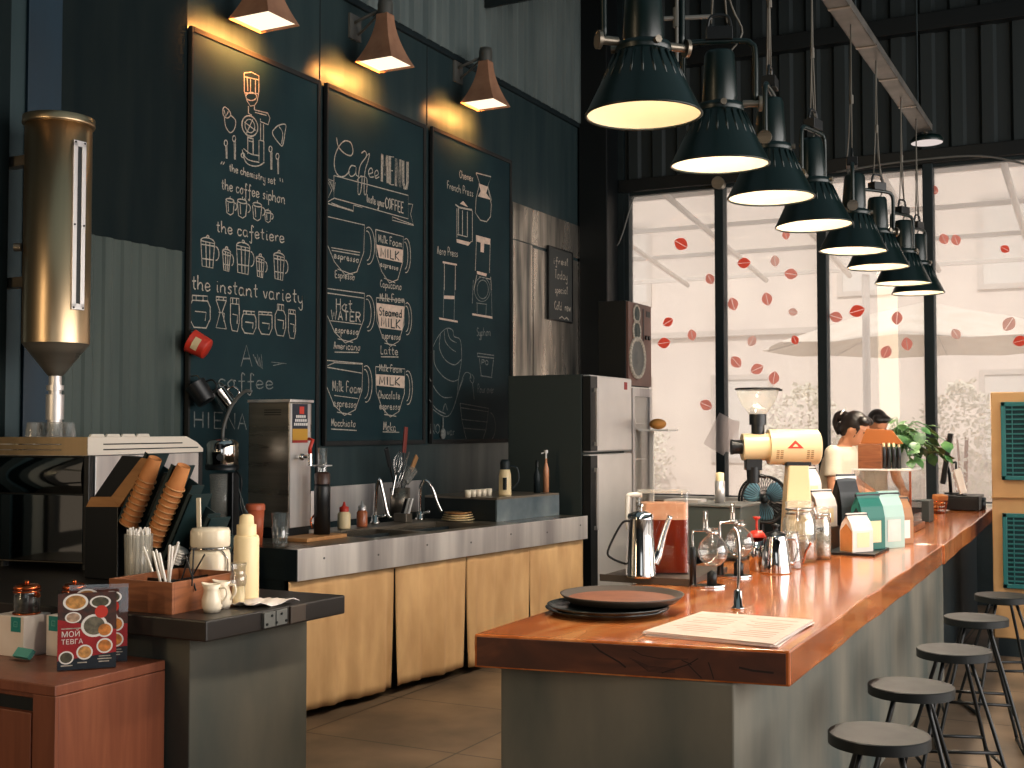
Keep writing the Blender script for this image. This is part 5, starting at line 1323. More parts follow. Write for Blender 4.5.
for k in range(5): crk([(.50 + .01 * k, .86 - .006 * k), (.56, .838 - .004 * k), (.64, .835 - .003 * k)], .0012)
obj('crack', b, 'crack', eg)
xb = onY(733, 700, 3.46).x; xl = onY(500.5, 700, 3.45).x
obj('base', MB().prism([(xl, 3.45), (xb, 3.47), (-1.05, 7.9), (xl, 7.9)], 0, .80), 'concrete', t, bevel=.006)
obj('base', MB().box(-1.55, -1.12, 7.9, 10.4, 0, .795), 'dark', t, bevel=.004)

def onB(px, py): return onZ(px, py, ZB)
# ---- platters and round tray
def platter(px, py, z, rpx, m, rim, name, label, group=None, inner=None, h=.018):
    p = onZ(px, py, z); r = rpx * mpp(p)
    t = thing(name, label, 'plate' if name == 'platter' else 'tray', (p.x, p.y, z), 0, group)
    b = MB(); b.lathe([(0, 0), (r * .86, 0), (r * .97, h * .7), (r, h), (r * .975, h), (r * .86, h * .35), (0, h * .35)], 56); obj('dish', b, m, t)
    if inner: obj('cork_surface', MB().lathe([(r * .87, h * .42), (0, h * .42)], 56), inner, t)
    return t
platter(607, 612, ZB + .001, 62, 'plate', .02, 'platter', 'dark glazed platter at the bottom of the pile at the bar end', 'dark platters')
platter(608, 609, ZB + .016, 61, 'plate', .02, 'platter', 'dark glazed platter in the middle of the pile, directly under the brown tray', 'dark platters')
platter(622, 601, ZB + .034, 62, 'tray', .02, 'serving_tray', 'round brown serving tray with cork middle on top of the dark platters', None, 'traytop', .028)
# ---- printed menu sheets
cs = [onB(*c) for c in ((643, 635.6), (702, 615.5), (813, 624), (773, 648.5))]; cm = sum(cs, Vector()) / 4
for k in range(4):
    a = [.05, -.025, .02, 0][k]; b = MB(); R = Matrix.Rotation(a, 4, 'Z'); z = ZB + .001 + .0035 * k
    q = [R @ (c - cm) for c in cs]
    poly = [(v.x, v.y) for v in q][::-1]; b.prism(poly, 0, .0028)
    o = obj('menu_sheet', b, 'menu_paper' if k == 3 else 'paper'); o.location = (cm.x, cm.y, z)
    tag(o, ['lowest printed menu sheet in the stack on the bar corner', 'second sheet from the bottom in the menu stack on the bar corner', 'third sheet from the bottom in the menu stack on the bar corner', 'topmost printed menu sheet on the near right corner of the bar'][k], 'menu', 'menu sheets on the bar corner')
    if k == 3:
        g = MB()
        for r in range(12):
            for (u0, u1) in ((.08, .45), (.55, .92)):
                if (r * 7 + int(u0 * 10)) % 5 == 0: continue
                w = u0 + (u1 - u0) * random.uniform(.5, 1); v = .1 + r * .068
                P = lambda u, v: (q[3] * (1 - u) + q[0] * u) * (1 - v) + (q[2] * (1 - u) + q[1] * u) * v
                pp_ = [P(u0, v), P(w, v), P(w, v + .018), P(u0, v + .018)]
                g.add([(x.x, x.y, .0031) for x in pp_], [(3, 2, 1, 0)])
        obj('print', g, mat('faded_print', rgb(176, 140, 116), .9), o)
# ---- slim chrome stand
p = onB(738, 609); k_ = mpp(p)
t = thing('chrome_stand', 'slim upright chrome rod on a small round foot on the bar', 'stand', (p.x, p.y, ZB))
b = MB(); b.lathe([(0, 0), (7 * k_, 0), (7 * k_, .006), (4.5 * k_, .012), (4 * k_, 18 * k_), (2 * k_, 20 * k_), (0, 20 * k_)], 22); obj('foot', b, 'chrome', t)
b = MB(); b.tube(catmull([(0, 0, 18 * k_), RT * 1 * k_ + Vector((0, 0, 35 * k_)), RT * 1.5 * k_ + Vector((0, 0, 60 * k_)), RT * -.5 * k_ + Vector((0, 0, 76 * k_)), RT * -4 * k_ + Vector((0, 0, 82 * k_))], 6), 1.5 * k_, 10); obj('rod', b, 'chrome', t)
# ---- dark tray board with kettle and drinks jug
t = thing('drip_board', 'dark wooden board on the bar under the steel coffee pot', 'board', (-1.80, 5.0, ZB))
obj('board', MB().box(-.22, .17, -.24, .3, 0, .026), 'tray', t, bevel=.004); obj('edge', MB().box(-.225, .175, -.248, -.241, .001, .03), 'tray', t)
ZD = ZB + .026
p = onZ(641, 577, ZD); k_ = mpp(p)
t = thing('coffee_pot', 'tall polished steel coffee pot with long spout on the dark board', 'coffee pot', (p.x, p.y, ZD))
b = MB(); r = 15.5 * k_; b.lathe([(0, 0), (r, 0), (r * 1.02, .008), (r * .98, .02), (r * .82, 58 * k_), (r * .84, 60 * k_), (0, 60 * k_)], 36); obj('body', b, 'chrome', t)
b = MB(); b.lathe([(r * .86, 60 * k_), (r * .8, 63 * k_), (r * .3, 66 * k_), (0, 66.5 * k_)], 30); b.cyl((0, 0, 66 * k_), (0, 0, 69 * k_), .006, n=10); b.ball((0, 0, 71 * k_), (.014, .014, .009)); obj('lid', b, 'chrome', t)
b = MB(); b.tube(catmull([RT * 13 * k_ + Vector((0, 0, 14 * k_)), RT * 18 * k_ + Vector((0, 0, 24 * k_)), RT * 23 * k_ + Vector((0, 0, 42 * k_)), RT * 29.5 * k_ + Vector((0, 0, 61 * k_))], 5), [.024, .023, .022, .021, .02, .018, .016, .015, .014, .0135, .013, .0125, .012, .0115, .011, .0105][:16], 12); obj('spout', b, 'chrome', t)
b = MB(); b.tube(catmull([RT * -13 * k_ + Vector((0, 0, 56 * k_)), RT * -20 * k_ + Vector((0, 0, 52 * k_)), RT * -33 * k_ + Vector((0, 0, 26 * k_)), RT * -28 * k_ + Vector((0, 0, 18 * k_)), RT * -15 * k_ + Vector((0, 0, 13 * k_))], 5), .0048); obj('handle', b, 'black', t)
p = onZ(658, 574, ZD); k_ = mpp(p)
t = thing('drinks_jug', 'large square clear jug of red tea with white handle behind the coffee pot', 'jug', (p.x, p.y + .07, ZD), YAW)
w = 24 * k_; h = 82 * k_
def rbox(b, w, d, z0, z1, r=.02, n=5):
    P = []
    for cx, cy, a0 in ((w - r, d - r, 0), (-w + r, d - r, 90), (-w + r, -d + r, 180), (w - r, -d + r, 270)):
        for i in range(n + 1): a = math.radians(a0 + 90 * i / n); P.append((cx + r * math.cos(a), cy + r * math.sin(a)))
    b.prism(P, z0, z1)
b = MB(); rbox(b, w, .08, 0, h); obj('jug_body', b, 'acryl', t)
b = MB(); rbox(b, w - .006, .074, .006, h * .66); obj('red_tea', b, 'tea', t)
b = MB(); rbox(b, w - .006, .074, h * .661, h * .86); obj('orange_froth', b, 'juice', t)
b = MB(); rbox(b, w + .004, .084, h * .985, h * 1.01); obj('lid', b, 'glass2', t)
b = MB(); b.tube(catmull([(-w * .9, 0, h * .95), (-w * 1.4, 0, h * .95), (-w * 1.5, 0, h * .9), (-w * 1.5, 0, h * .6), (-w * 1.42, 0, h * .53), (-w, 0, h * .53)], 4), .011); obj('handle', b, 'white2', t)
# ---- grey box behind the siphons, canister on it
Yg = 5.75; x0, x1 = onY(683, 540, Yg).x, onY(741, 540, Yg).x; zt = onY(710, 507, Yg).z
t = thing('equipment_box', 'dull grey-green metal box behind the glass siphons', 'box', (x0, Yg, ZB))
obj('housing', MB().box(0, x1 - x0, 0, .34, .015, zt - ZB), 'midgrey', t, bevel=.006); obj('top_plate', MB().box(-.005, x1 - x0 + .005, -.008, .345, zt - ZB, zt - ZB + .012), 'grey', t, bevel=.003)
for (a, e) in ((.04, .04), (x1 - x0 - .04, .04), (.04, .3), (x1 - x0 - .04, .3)): obj('foot', MB().cyl((a, e, 0), (a, e, .016), .018, n=12), 'black', t)
p = onZ(720, 503, zt + .012); k_ = mpp(p)
t = thing('canister', 'slim pale canister standing on the grey-green box', 'canister', (p.x, p.y, zt + .012))
b = MB(); b.lathe([(0, 0), (5 * k_, 0), (5 * k_, 22 * k_), (0, 22 * k_)], 22); obj('body', b, 'steel', t); b = MB(); b.lathe([(4.2 * k_, 22 * k_), (4.2 * k_, 30 * k_), (0, 31 * k_)], 22); obj('lid', b, 'creamp', t)
o = obj('glass_tray', MB().box(-.13, .05, -.05, .09, 0, .014), 'steel'); o.location = (p.x - .06, p.y + .0, zt + .012); o.location.x = p.x - .15; tag(o, 'flat steel tray on the grey-green box, left of the canister', 'tray'); o.data.transform(Matrix.Translation((0, 0, 0)))
# ---- siphon coffee makers
def siphon(px, py, label, s=1.0):
    p = onB(px, py); k_ = mpp(p) * s; t = thing('siphon', label, 'siphon coffee maker', (p.x, p.y, ZB), YAW, 'glass siphon coffee makers on the bar')
    Z = lambda dy: dy * k_
    b = MB(); P = []
    for i in range(24): a = 2 * PI * i / 24; P.append((2 * k_ + 18 * k_ * math.cos(a), 10 * k_ * math.sin(a)))
    b.prism(P, 0, .010); obj('base', b, 'chrome', t, bevel=.002)
    b = MB(); b.lathe([(0, .008), (3.4 * k_, .008), (3.4 * k_, Z(38)), (2.6 * k_, Z(40)), (0, Z(40))], 16, o=(-13 * k_, 0, 0)); obj('grip', b, 'black', t)
    b = MB(); b.tube(catmull([(-13 * k_, 0, Z(38)), (-13 * k_, 0, Z(54)), (-10 * k_, 0, Z(56)), (5 * k_, 0, Z(56))], 4), 1.2 * k_); b.ring((7 * k_, 0, Z(54)), 5.6 * k_, 1 * k_); obj('clamp_arm', b, 'chrome', t)
    b = MB(); b.lathe([(0, Z(20)), (8 * k_, Z(22)), (13.5 * k_, Z(28)), (15.3 * k_, Z(36)), (13 * k_, Z(44)), (8 * k_, Z(49)), (5 * k_, Z(51)), (5 * k_, Z(58)), (5.6 * k_, Z(59))], 30, o=(7 * k_, 0, 0)); obj('lower_globe', b, 'glass', t)
    b = MB(); b.lathe([(0, Z(21)), (7.6 * k_, Z(22.6)), (13 * k_, Z(28)), (14 * k_, Z(31)), (0, Z(31))], 30, o=(7 * k_, 0, 0)); obj('water', b, 'glass', t)
    b = MB(); b.lathe([(2.6 * k_, Z(58)), (2.6 * k_, Z(76)), (2.2 * k_, Z(76)), (2.2 * k_, Z(58))], 16, o=(0 * k_, 0, 0)); b.lathe([(0, Z(56)), (3 * k_, Z(56)), (3 * k_, Z(59)), (0, Z(59))], 16); obj('upper_tube', b, 'glass', t)
    b = MB(); b.lathe([(0, .010), (5 * k_, .010), (5 * k_, Z(14)), (2 * k_, Z(16)), (0, Z(17))], 20, o=(6 * k_, 0, 0)); obj('burner', b, 'black', t)
siphon(706, 587, 'front glass siphon coffee maker, nearest the dark platters')
siphon(733, 577, 'second glass siphon coffee maker, just behind the front one', .97)
# ---- plunger pot with red lid
p = onB(757, 571); k_ = mpp(p)
t = thing('plunger_pot', 'steel plunger pot with orange-red lid and knob behind the siphons', 'coffee press', (p.x, p.y, ZB))
b = MB(); b.lathe([(0, 0), (7.5 * k_, 0), (7.5 * k_, 34 * k_), (0, 34 * k_)], 26); obj('body', b, 'chrome', t)
b = MB(); b.lathe([(9.5 * k_, 34 * k_), (9.5 * k_, 36 * k_), (5 * k_, 40 * k_), (0, 41 * k_)], 26); ld = obj('lid', b, 'red', t)
b = MB(); b.cyl((0, 0, 40 * k_), (0, 0, 52 * k_), 1.2 * k_, n=10); b.lathe([(0, 51 * k_), (2 * k_, 51 * k_), (4.2 * k_, 54 * k_), (0, 54.4 * k_)], 18); obj('plunger_knob', b, 'red', ld)
# ---- pouring servers
def server(px, py, W, H, m, label, lid=True):
    p = onB(px, py); k_ = mpp(p); t = thing('coffee_server', label, 'coffee server', (p.x, p.y, ZB), YAW, 'coffee servers on the bar')
    r = W * k_ / 2; h = H * k_
    b = MB(); b.lathe([(0, 0), (r * .98, 0), (r, .006), (r * .72, h * .86), (r * .62, h * .94), (r * .66, h), (r * .6, h), (r * .9, .02), (0, .02)], 28); obj('body', b, m, t)
    if lid:
        b = MB(); b.lathe([(r * .66, h), (r * .6, h * 1.05), (r * .15, h * 1.1), (r * .15, h * 1.2), (r * .3, h * 1.26), (0, h * 1.3)], 20); obj('lid', b, 'black', t)
    b = MB(); b.tube(catmull([(r * .68, 0, h * .9), (r * 1.25, 0, h * .86), (r * 1.35, 0, h * .55), (r * 1.1, 0, h * .25), (r * .9, 0, h * .3)], 4), .006); obj('handle', b, m if not lid else 'chrome', t)
    return t
server(776, 573, 32, 38, 'chrome', 'shiny steel coffee server with black knob in front of the big glass jars')
server(790, 568, 26, 36, 'glass', 'clear glass coffee server between the steel server and the big glass jars', False)
# ---- big clamp-lid glass jars
def cjar2(px, py, W, H, label, fill, fl=.4):
    p = onB(px, py); k_ = mpp(p); t = thing('storage_jar', label, 'jar', (p.x, p.y, ZB), YAW, 'big glass jars in front of the grinder')
    r = W * k_ / 2; h = H * k_
    b = MB(); b.lathe([(0, .004), (r * .9, .004), (r, .02), (r, h * .62), (r * .94, h * .7), (r * .76, h * .8), (r * .76, h * .86), (r * .72, h * .86), (r * .72, h * .8), (r * .9, h * .69), (r * .95, h * .6), (r * .95, .024), (r * .86, .012), (0, .012)], 34); obj('body', b, 'glass', t)
    b = MB(); b.lathe([(r * .8, h * .87), (r * .82, h * .9), (r * .82, h * .98), (r * .6, h), (0, h)], 30); obj('lid', b, 'glass2', t)
    b = MB(); b.ring((0, 0, h * .86), r * .79, .005); b.ring((0, 0, h * .79), r * .79, .004); b.tube([(r * .8, -.02, h * .86), (r * .98, 0, h * .76), (r * .96, 0, h * .7)], .004); obj('wire_clamp', b, 'chrome', t)
    b = MB(); b.lathe([(0, .014), (r * .84, .014), (r * .92, .03), (r * .92, h * fl), (0, h * fl)], 28); obj('contents', b, fill, t)
    return t
cjar2(800, 561, 34, 60, 'big clear clamp-lid jar, the front one before the cream grinder', mat('beans', rgb(92, 72, 54), .6, 0, rgb(150, 130, 108), 60), .34)
cjar2(821, 559, 20, 52, 'clear clamp-lid jar half hidden behind the front big jar', mat('tea_leaves', rgb(120, 110, 92), .7, 0, rgb(170, 160, 140), 60), .5)
p = onB(797, 568); k_ = mpp(p)
b = MB(); b.tube(catmull([(0, 0, .004), RT * 6 * k_ + Vector((0, 0, 6 * k_)), RT * 9 * k_ + Vector((0, 0, 16 * k_)), RT * 14 * k_ + Vector((0, 0, 25 * k_))], 4), .006); o = obj('scoop_spoon', b, 'copper'); o.location = (p.x, p.y, ZB); tag(o, 'copper-coloured spoon leaning on the front big jar', 'spoon')
# ---- coffee grinder
Yq = 6.2; c = onY(797, 447, Yq); k_ = mpp(c)
t = thing('coffee_grinder', 'large cream shop coffee grinder with clear hopper and red triangle badge', 'coffee grinder', (c.x, c.y, ZB), YAW)
za = c.z - ZB
cy = lambda x0, x1, r, z=za, r1=None, n=40: MB().cyl((x0 * k_, 0, z), (x1 * k_, 0, z), r * k_, (r1 or r) * k_, n)
b = cy(-29, 20, 17.6); b.cyl((20 * k_, 0, za), (22 * k_, 0, za), 17.6 * k_, 15 * k_, 40); bd = obj('motor_body', b, 'cream', t, bevel=.006)
b = cy(-55, -29, 13.5); b.cyl((-30 * k_, 0, za), (-28 * k_, 0, za), 14.2 * k_, n=40); obj('burr_housing', b, 'cream', t, bevel=.004)
b = cy(-65, -55, 7, n=28); b.cyl((-66 * k_, 0, za), (-64 * k_, 0, za), 7.6 * k_, n=28); obj('adjustment_knob', b, 'blackp', t, bevel=.003)
def fr_(x, z, r=17.75): y = -math.sqrt(max((r * k_) ** 2 - z * z, 0)); return (x, y, za + z)
b = MB(); n = 10                                           # triangle laid on the curved casing row by row
for i in range(n):
    za_, zb_ = (-1.2 + 8.2 * i / n) * k_, (-1.2 + 8.2 * (i + 1) / n) * k_; wa, wb = 8.2 * (1 - i / n) * k_, 8.2 * (1 - (i + 1) / n) * k_; cx_ = -5.5 * k_
    b.add([fr_(cx_ - wa, za_, 17.8), fr_(cx_ + wa, za_, 17.8), fr_(cx_ + wb, zb_, 17.8), fr_(cx_ - wb, zb_, 17.8)], [(0, 1, 2, 3)])
bg = obj('badge', b, 'red', bd)
b = MB(); r2 = 17.95; b.add([fr_(-8.4 * k_, .4 * k_, r2), fr_(-2.6 * k_, .4 * k_, r2), fr_(-4 * k_, 2.2 * k_, r2), fr_(-5.5 * k_, 3.4 * k_, r2), fr_(-7 * k_, 2.2 * k_, r2)], [(0, 1, 2, 3, 4)]); obj('emblem', b, 'cream', bg)
vm = mat('vent_brown', rgb(150, 110, 64), .6)
for cxk in (-24, 6):
    b = MB()
    for i in range(2):
        for j in range(5):
            x = (cxk + 4 * i) * k_; z = (-4 - 1.8 * j) * k_; b.add([fr_(x, z), fr_(x + 2.8 * k_, z), fr_(x + 2.8 * k_, z + .9 * k_), fr_(x, z + .9 * k_)], [(0, 1, 2, 3)])
    obj('vent_slots', b, vm, bd)
b = MB(); R0 = [(-10 * k_, 9 * k_, za - 13 * k_), (-16 * k_, 13 * k_, .03)]
rings = []
for (x0, x1, z, d) in ((-16, 14, .0, 13), (-16, 14, .02, 13), (-12.5, 11, za * .6, 10), (-10, 9.5, za - 13 * k_, 9)):
    rings.append([(x0 * k_, -d * k_, z), (x1 * k_, -d * k_, z), (x1 * k_, d * k_, z), (x0 * k_, d * k_, z)])
b.loft(rings, smooth=False); st = obj('column', b, 'cream', t, bevel=.008)
b = MB(); b.box(-13 * k_, 12 * k_, -9.5 * k_, 9.5 * k_, za - 18.5 * k_, za - 14 * k_); obj('saddle', b, 'blackp', t, bevel=.004)
b = MB(); b.cyl((-3 * k_, -12.2 * k_, za * .36), (-3 * k_, -13 * k_ - .01, za * .36), 2.6 * k_, n=18); sw = obj('switch', b, 'steel_d', st)
b = MB(); b.box(-52 * k_, -36 * k_, -6 * k_, 6 * k_, za - 23 * k_, za - 12 * k_); b.cyl((-44 * k_, 0, za - 36 * k_), (-44 * k_, 0, za - 20 * k_), 6 * k_, 7 * k_, 20); b.cyl((-38 * k_, -3 * k_, za - 28 * k_), (-32 * k_, -5 * k_, za - 30 * k_), 2 * k_, n=12); obj('spout', b, 'blackp', t, bevel=.003)
b = MB(); b.cyl((-39 * k_, 0, za + 13 * k_), (-39 * k_, 0, za + 24 * k_), 6.5 * k_, n=24); b.cyl((-39 * k_, 0, za + 22 * k_), (-39 * k_, 0, za + 33 * k_), 8.5 * k_, n=26); obj('hopper_neck', b, 'blackp', t, bevel=.003)
b = MB(); b.lathe([(8 * k_, za + 32 * k_), (10 * k_, za + 35 * k_), (16 * k_, za + 43 * k_), (20 * k_, za + 52 * k_), (21.2 * k_, za + 58 * k_)], 34, o=(-39 * k_, 0, 0)); hp_ = obj('hopper', b, 'glass2', t)
b = MB(); b.ring((-39 * k_, 0, za + 58 * k_), 21.4 * k_, 1.0 * k_, 34); b.cbox((-17 * k_, 0, za + 57 * k_), (5 * k_, 4 * k_, 2 * k_)); obj('hopper_rim', b, 'black', hp_)
b = MB(); b.lathe([(0, za + 38 * k_), (9 * k_, za + 38 * k_), (4 * k_, za + 40 * k_), (0, za + 44 * k_)], 20, o=(-39 * k_, 0, 0)); obj('feed_cone', b, 'white2', hp_)
# ---- small desk fan behind the grinder
c = onY(763, 499, 6.52); k_ = mpp(c); zc_ = c.z - ZB; R = 23 * k_
t = thing('desk_fan', 'small desk fan with blue blades behind the cream grinder', 'fan', (c.x, c.y, ZB), YAW)
TR = Matrix.Translation((0, 0, zc_)) @ Matrix.Rotation(PI / 2, 4, 'X')
b = MB(); b.lathe([(0, 0), (.075, 0), (.07, .02), (.02, .03), (.014, .035)], 28); b.cyl((0, .03, .02), (0, .05, zc_), .014, n=14); obj('stand', b, 'blackp', t)
b = MB()
for z in (-.03, .05): b.ring((0, 0, z), R, .007, 40, 6, TR)
for k in range(44):
    a = 2 * PI * k / 44; ca, sa = math.cos(a), math.sin(a)
    b.tube([TR @ Vector((R * .2 * ca, R * .2 * sa, .06)), TR @ Vector((R * .7 * ca, R * .7 * sa, .066)), TR @ Vector((R * ca, R * sa, .05)), TR @ Vector((R * ca, R * sa, -.03)), TR @ Vector((R * .3 * ca, R * .3 * sa, -.05))], .0018, 4)
obj('guard', b, 'black', t)
b = MB()
for k in range(3):
    a0 = 2 * PI * k / 3 + .5; vs = []
    for i in range(7):
        for j in range(7):
            r = R * (.16 + .76 * i / 6); a = a0 + (j / 6 - .5) * 1.5 * (.55 + .45 * math.sin(PI * i / 6 * .9 + .3)); vs.append(TR @ Vector((r * math.cos(a), r * math.sin(a), .03 * (j / 6 - .5) + .012)))
    b.add(vs, [(i * 7 + j, (i + 1) * 7 + j, (i + 1) * 7 + j + 1, i * 7 + j + 1) for i in range(6) for j in range(6)], True)
obj('blades', b, 'rubberblue', t, solid=.003)
b = MB(); b.lathe([(0, .05), (R * .16, .045), (R * .2, .02), (R * .2, -.07), (0, -.08)], 24, mx=TR); obj('hub', b, 'dark', t)
# ---- coffee bags on a stepped stand
def bag(loc, w, d, h, rz, body, label, side='kraft', lab=None, tilt=0.0):
    t = thing('coffee_bag', label, 'coffee bag', loc, rz, 'coffee bags on the bar')
    mx = Matrix.Rotation(tilt, 4, 'X')
    rings = []
    for z, kd, kw in ((0, 1, 1), (h * .55, 1, 1), (h * .75, .7, 1), (h * .9, .16, .99), (h, .10, .97)):
        x, y = w / 2 * kw, d / 2 * kd
        g = .82 if z > h * .5 else .97
        rings.append([mx @ Vector(q) for q in ((-x, -y, z), (0, -y * 1.05, z), (x, -y, z), (x * g, 0, z), (x, y, z), (0, y * 1.05, z), (-x, y, z), (-x * g, 0, z))])
    b = MB(); b.loft(rings, smooth=False); bo = obj('pouch', b, body, t, bevel=.002)
    b = MB()
    for sx in (-1, 1):
        P = [Vector((sx * w / 2 * 1.012, -d / 2 * .9, .004)), Vector((sx * w / 2 * 1.012, d / 2 * .9, .004)), Vector((sx * w / 2 * 1.012, d / 2 * .9, h * .54)), Vector((sx * w / 2 * .99, 0, h * .74)), Vector((sx * w / 2 * 1.012, -d / 2 * .9, h * .54))]
        b.add([mx @ p for p in P], [(0, 1, 2, 3, 4)])
    obj('gusset', b, side, t)
    b = MB(); b.box(-w * .52, w * .52, -d * .07, d * .07, h * .92, h * .97, mx); obj('tin_tie', b, 'black' if body != 'blackp' else 'white2', t)
    if lab:
        b = MB(); P = [(-w * .3, -d / 2 * 1.06, h * .12), (w * .3, -d / 2 * 1.06, h * .12), (w * .3, -d / 2 * 1.06, h * .5), (-w * .3, -d / 2 * 1.06, h * .5)]; b.add([mx @ Vector(p) for p in P], [(0, 1, 2, 3)]); obj('label', b, lab, t)
    return t
pS = onB(842, 553); k_ = mpp(pS)
t = thing('bag_stand', 'black stepped display stand under the coffee bags on the bar', 'stand', (pS.x, pS.y, ZB))
obj('step', MB().box(-.06, .19, -.12, .29, 0, .012), 'black', t); obj('step', MB().box(-.20, -.062, .0, .24, 0, 24 * k_), 'blackp', t, bevel=.003); obj('step', MB().box(-.31, -.202, .14, .38, 0, 44 * k_), 'blackp', t, bevel=.003)
pk = M['paper']
G6 = math.radians(58)
bag((pS.x + .075, pS.y + .0, ZB + .0125), .15, .09, .2, G6, 'paper', 'white coffee bag with kraft side, lowest and nearest on the bag stand', 'kraft', 'creamp')
bag((pS.x - .13, pS.y + .1, ZB + 24 * k_ + .001), .15, .09, .2, G6, 'paper', 'white coffee bag with kraft side on the middle step of the bag stand', 'kraft', 'creamp')
bag((pS.x - .25, pS.y + .25, ZB + 44 * k_ + .001), .15, .10, .21, G6, 'paper', 'white coffee bag with kraft side on the top step of the bag stand', 'kraft', 'creamp')
bag((pS.x - .06, pS.y + .40, ZB), .15, .08, .40, G6, 'blackp', 'tall black coffee bag rising behind the white bags, in front of the woman', 'blackp')
bag((pS.x + .10, pS.y + .17, ZB + .0125), .17, .09, .30, G6, mat('dark_teal_bag', rgb(24, 104, 92), .5), 'deep green coffee bag beside the lowest white one', 'dark', 'creamp')
bag((pS.x + .16, pS.y + .42, ZB), .17, .09, .31, G6, mat('pale_teal_bag', rgb(170, 200, 190), .6), 'pale mint coffee bag behind the deep green one', 'teal2', 'paper')
bag((pS.x + .17, pS.y + .68, ZB), .16, .09, .27, G6, mat('brown_bag', rgb(170, 120, 80), .6), 'brown coffee bag between the mint bag and the clear case', 'kraft', 'white2')
# ---- clear case with base, jars and fruit; wooden chest and bottles on top
pC = onB(884, 531); k_ = mpp(pC)
t = thing('acrylic_case', 'clear acrylic display case on a wooden base next to the coffee bags', 'display case', (pC.x, pC.y, ZB + .0005))
wl, wr, dp_ = -.20, .17, .42; hz = 60 * k_
obj('base', MB().box(wl, wr + .02, 0, dp_, 0, .04), 'boxwood', t, bevel=.004)
b = MB(); e = .006
b.box(wl, wr, 0, e, .04, hz).box(wl, wr, dp_ - e, dp_, .04, hz).box(wl, wl + e, e, dp_ - e, .04, hz).box(wr - e, wr, e, dp_ - e, .04, hz); obj('clear_walls', b, 'acryl', t)
obj('top', MB().box(wl, wr, 0, dp_, hz, hz + .012), 'white2', t, bevel=.002)
obj('corner_post', MB().box(wr - .012, wr, 0, .012, .04, hz), 'terra', t); obj('corner_post', MB().box(wl, wl + .012, 0, .012, .04, hz), 'white2', t)
zt = ZB + .0415
for k, (dx, dy, m, nm, lb_) in enumerate(((-.10, .12, 'blackp', 'black coffee tin in the clear case, left', ''), (-.03, .08, 'steel_d', 'grey coffee tin in the clear case, middle', ''), (.04, .14, 'blackp', 'black coffee tin in the clear case, right', ''))):
    t = thing('coffee_tin', nm, 'tin', (pC.x + dx, pC.y + dy, zt), 0, 'tins in the clear case'); b = MB(); b.lathe([(0, 0), (.032, 0), (.032, .13), (0, .13)], 22); obj('body', b, m, t); b = MB(); b.lathe([(.034, .13), (.034, .15), (0, .152)], 22); obj('lid', b, 'blackp', t)
for k, (dx, dy, dz) in enumerate(((.06, .25, .035), (.11, .22, .035), (.085, .28, .035), (.09, .25, .09))):
    b = MB(); b.ball((0, 0, 0), .036); o = obj('orange_fruit', b, mat('orange_peel%d' % k, rgb(214, 92, 40), .5)); o.location = (pC.x + dx - .01, pC.y + dy, zt + .036 if k < 3 else zt + .095)
    tag(o, 'orange fruit in the clear case, %s' % ['left of the pile', 'right of the pile', 'at the back of the pile', 'on top of the pile'][k], 'fruit', 'oranges in the clear case')
ztc = ZB + hz + .012
q0 = onY(858, 470, pC.y); q1 = onY(881, 444, pC.y)
w = q1.x - q0.x; h = q1.z - ztc
t = thing('wooden_chest', 'brown wooden chest with raised orange lid on the clear case', 'chest', (q0.x, pC.y, ztc))
obj('body', MB().box(0, w, 0, .2, 0, h), 'boxwood', t, bevel=.003)
b = MB(); b.prism([(0, 0), (.27, 0), (.2, .09), (.04, .1)], 0, .02, Matrix.Translation((0, .1, h + .0)) @ XZ); obj('lid', b, mat('amber_wood', rgb(172, 98, 46), .4), t, bevel=.003)
for k in range(4):
    q = onY(884 + 4.7 * k, 470, pC.y + .06)
    t = thing('black_bottle', 'black bottle with pale cap on the clear case, %s from the left' % ['first', 'second', 'third', 'fourth'][k], 'bottle', (q.x, q.y + .012 * k, ztc), 0, 'black bottles on the clear case'); r = 2.3 * mpp(q); hh = 26 * mpp(q)
    b = MB(); b.lathe([(0, 0), (r, 0), (r, hh * .75), (r * .5, hh * .86), (0, hh * .86)], 16); obj('body', b, 'blackp', t); b = MB(); b.lathe([(r * .55, hh * .84), (r * .55, hh), (0, hh)], 14); obj('cap', b, 'creamp', t)
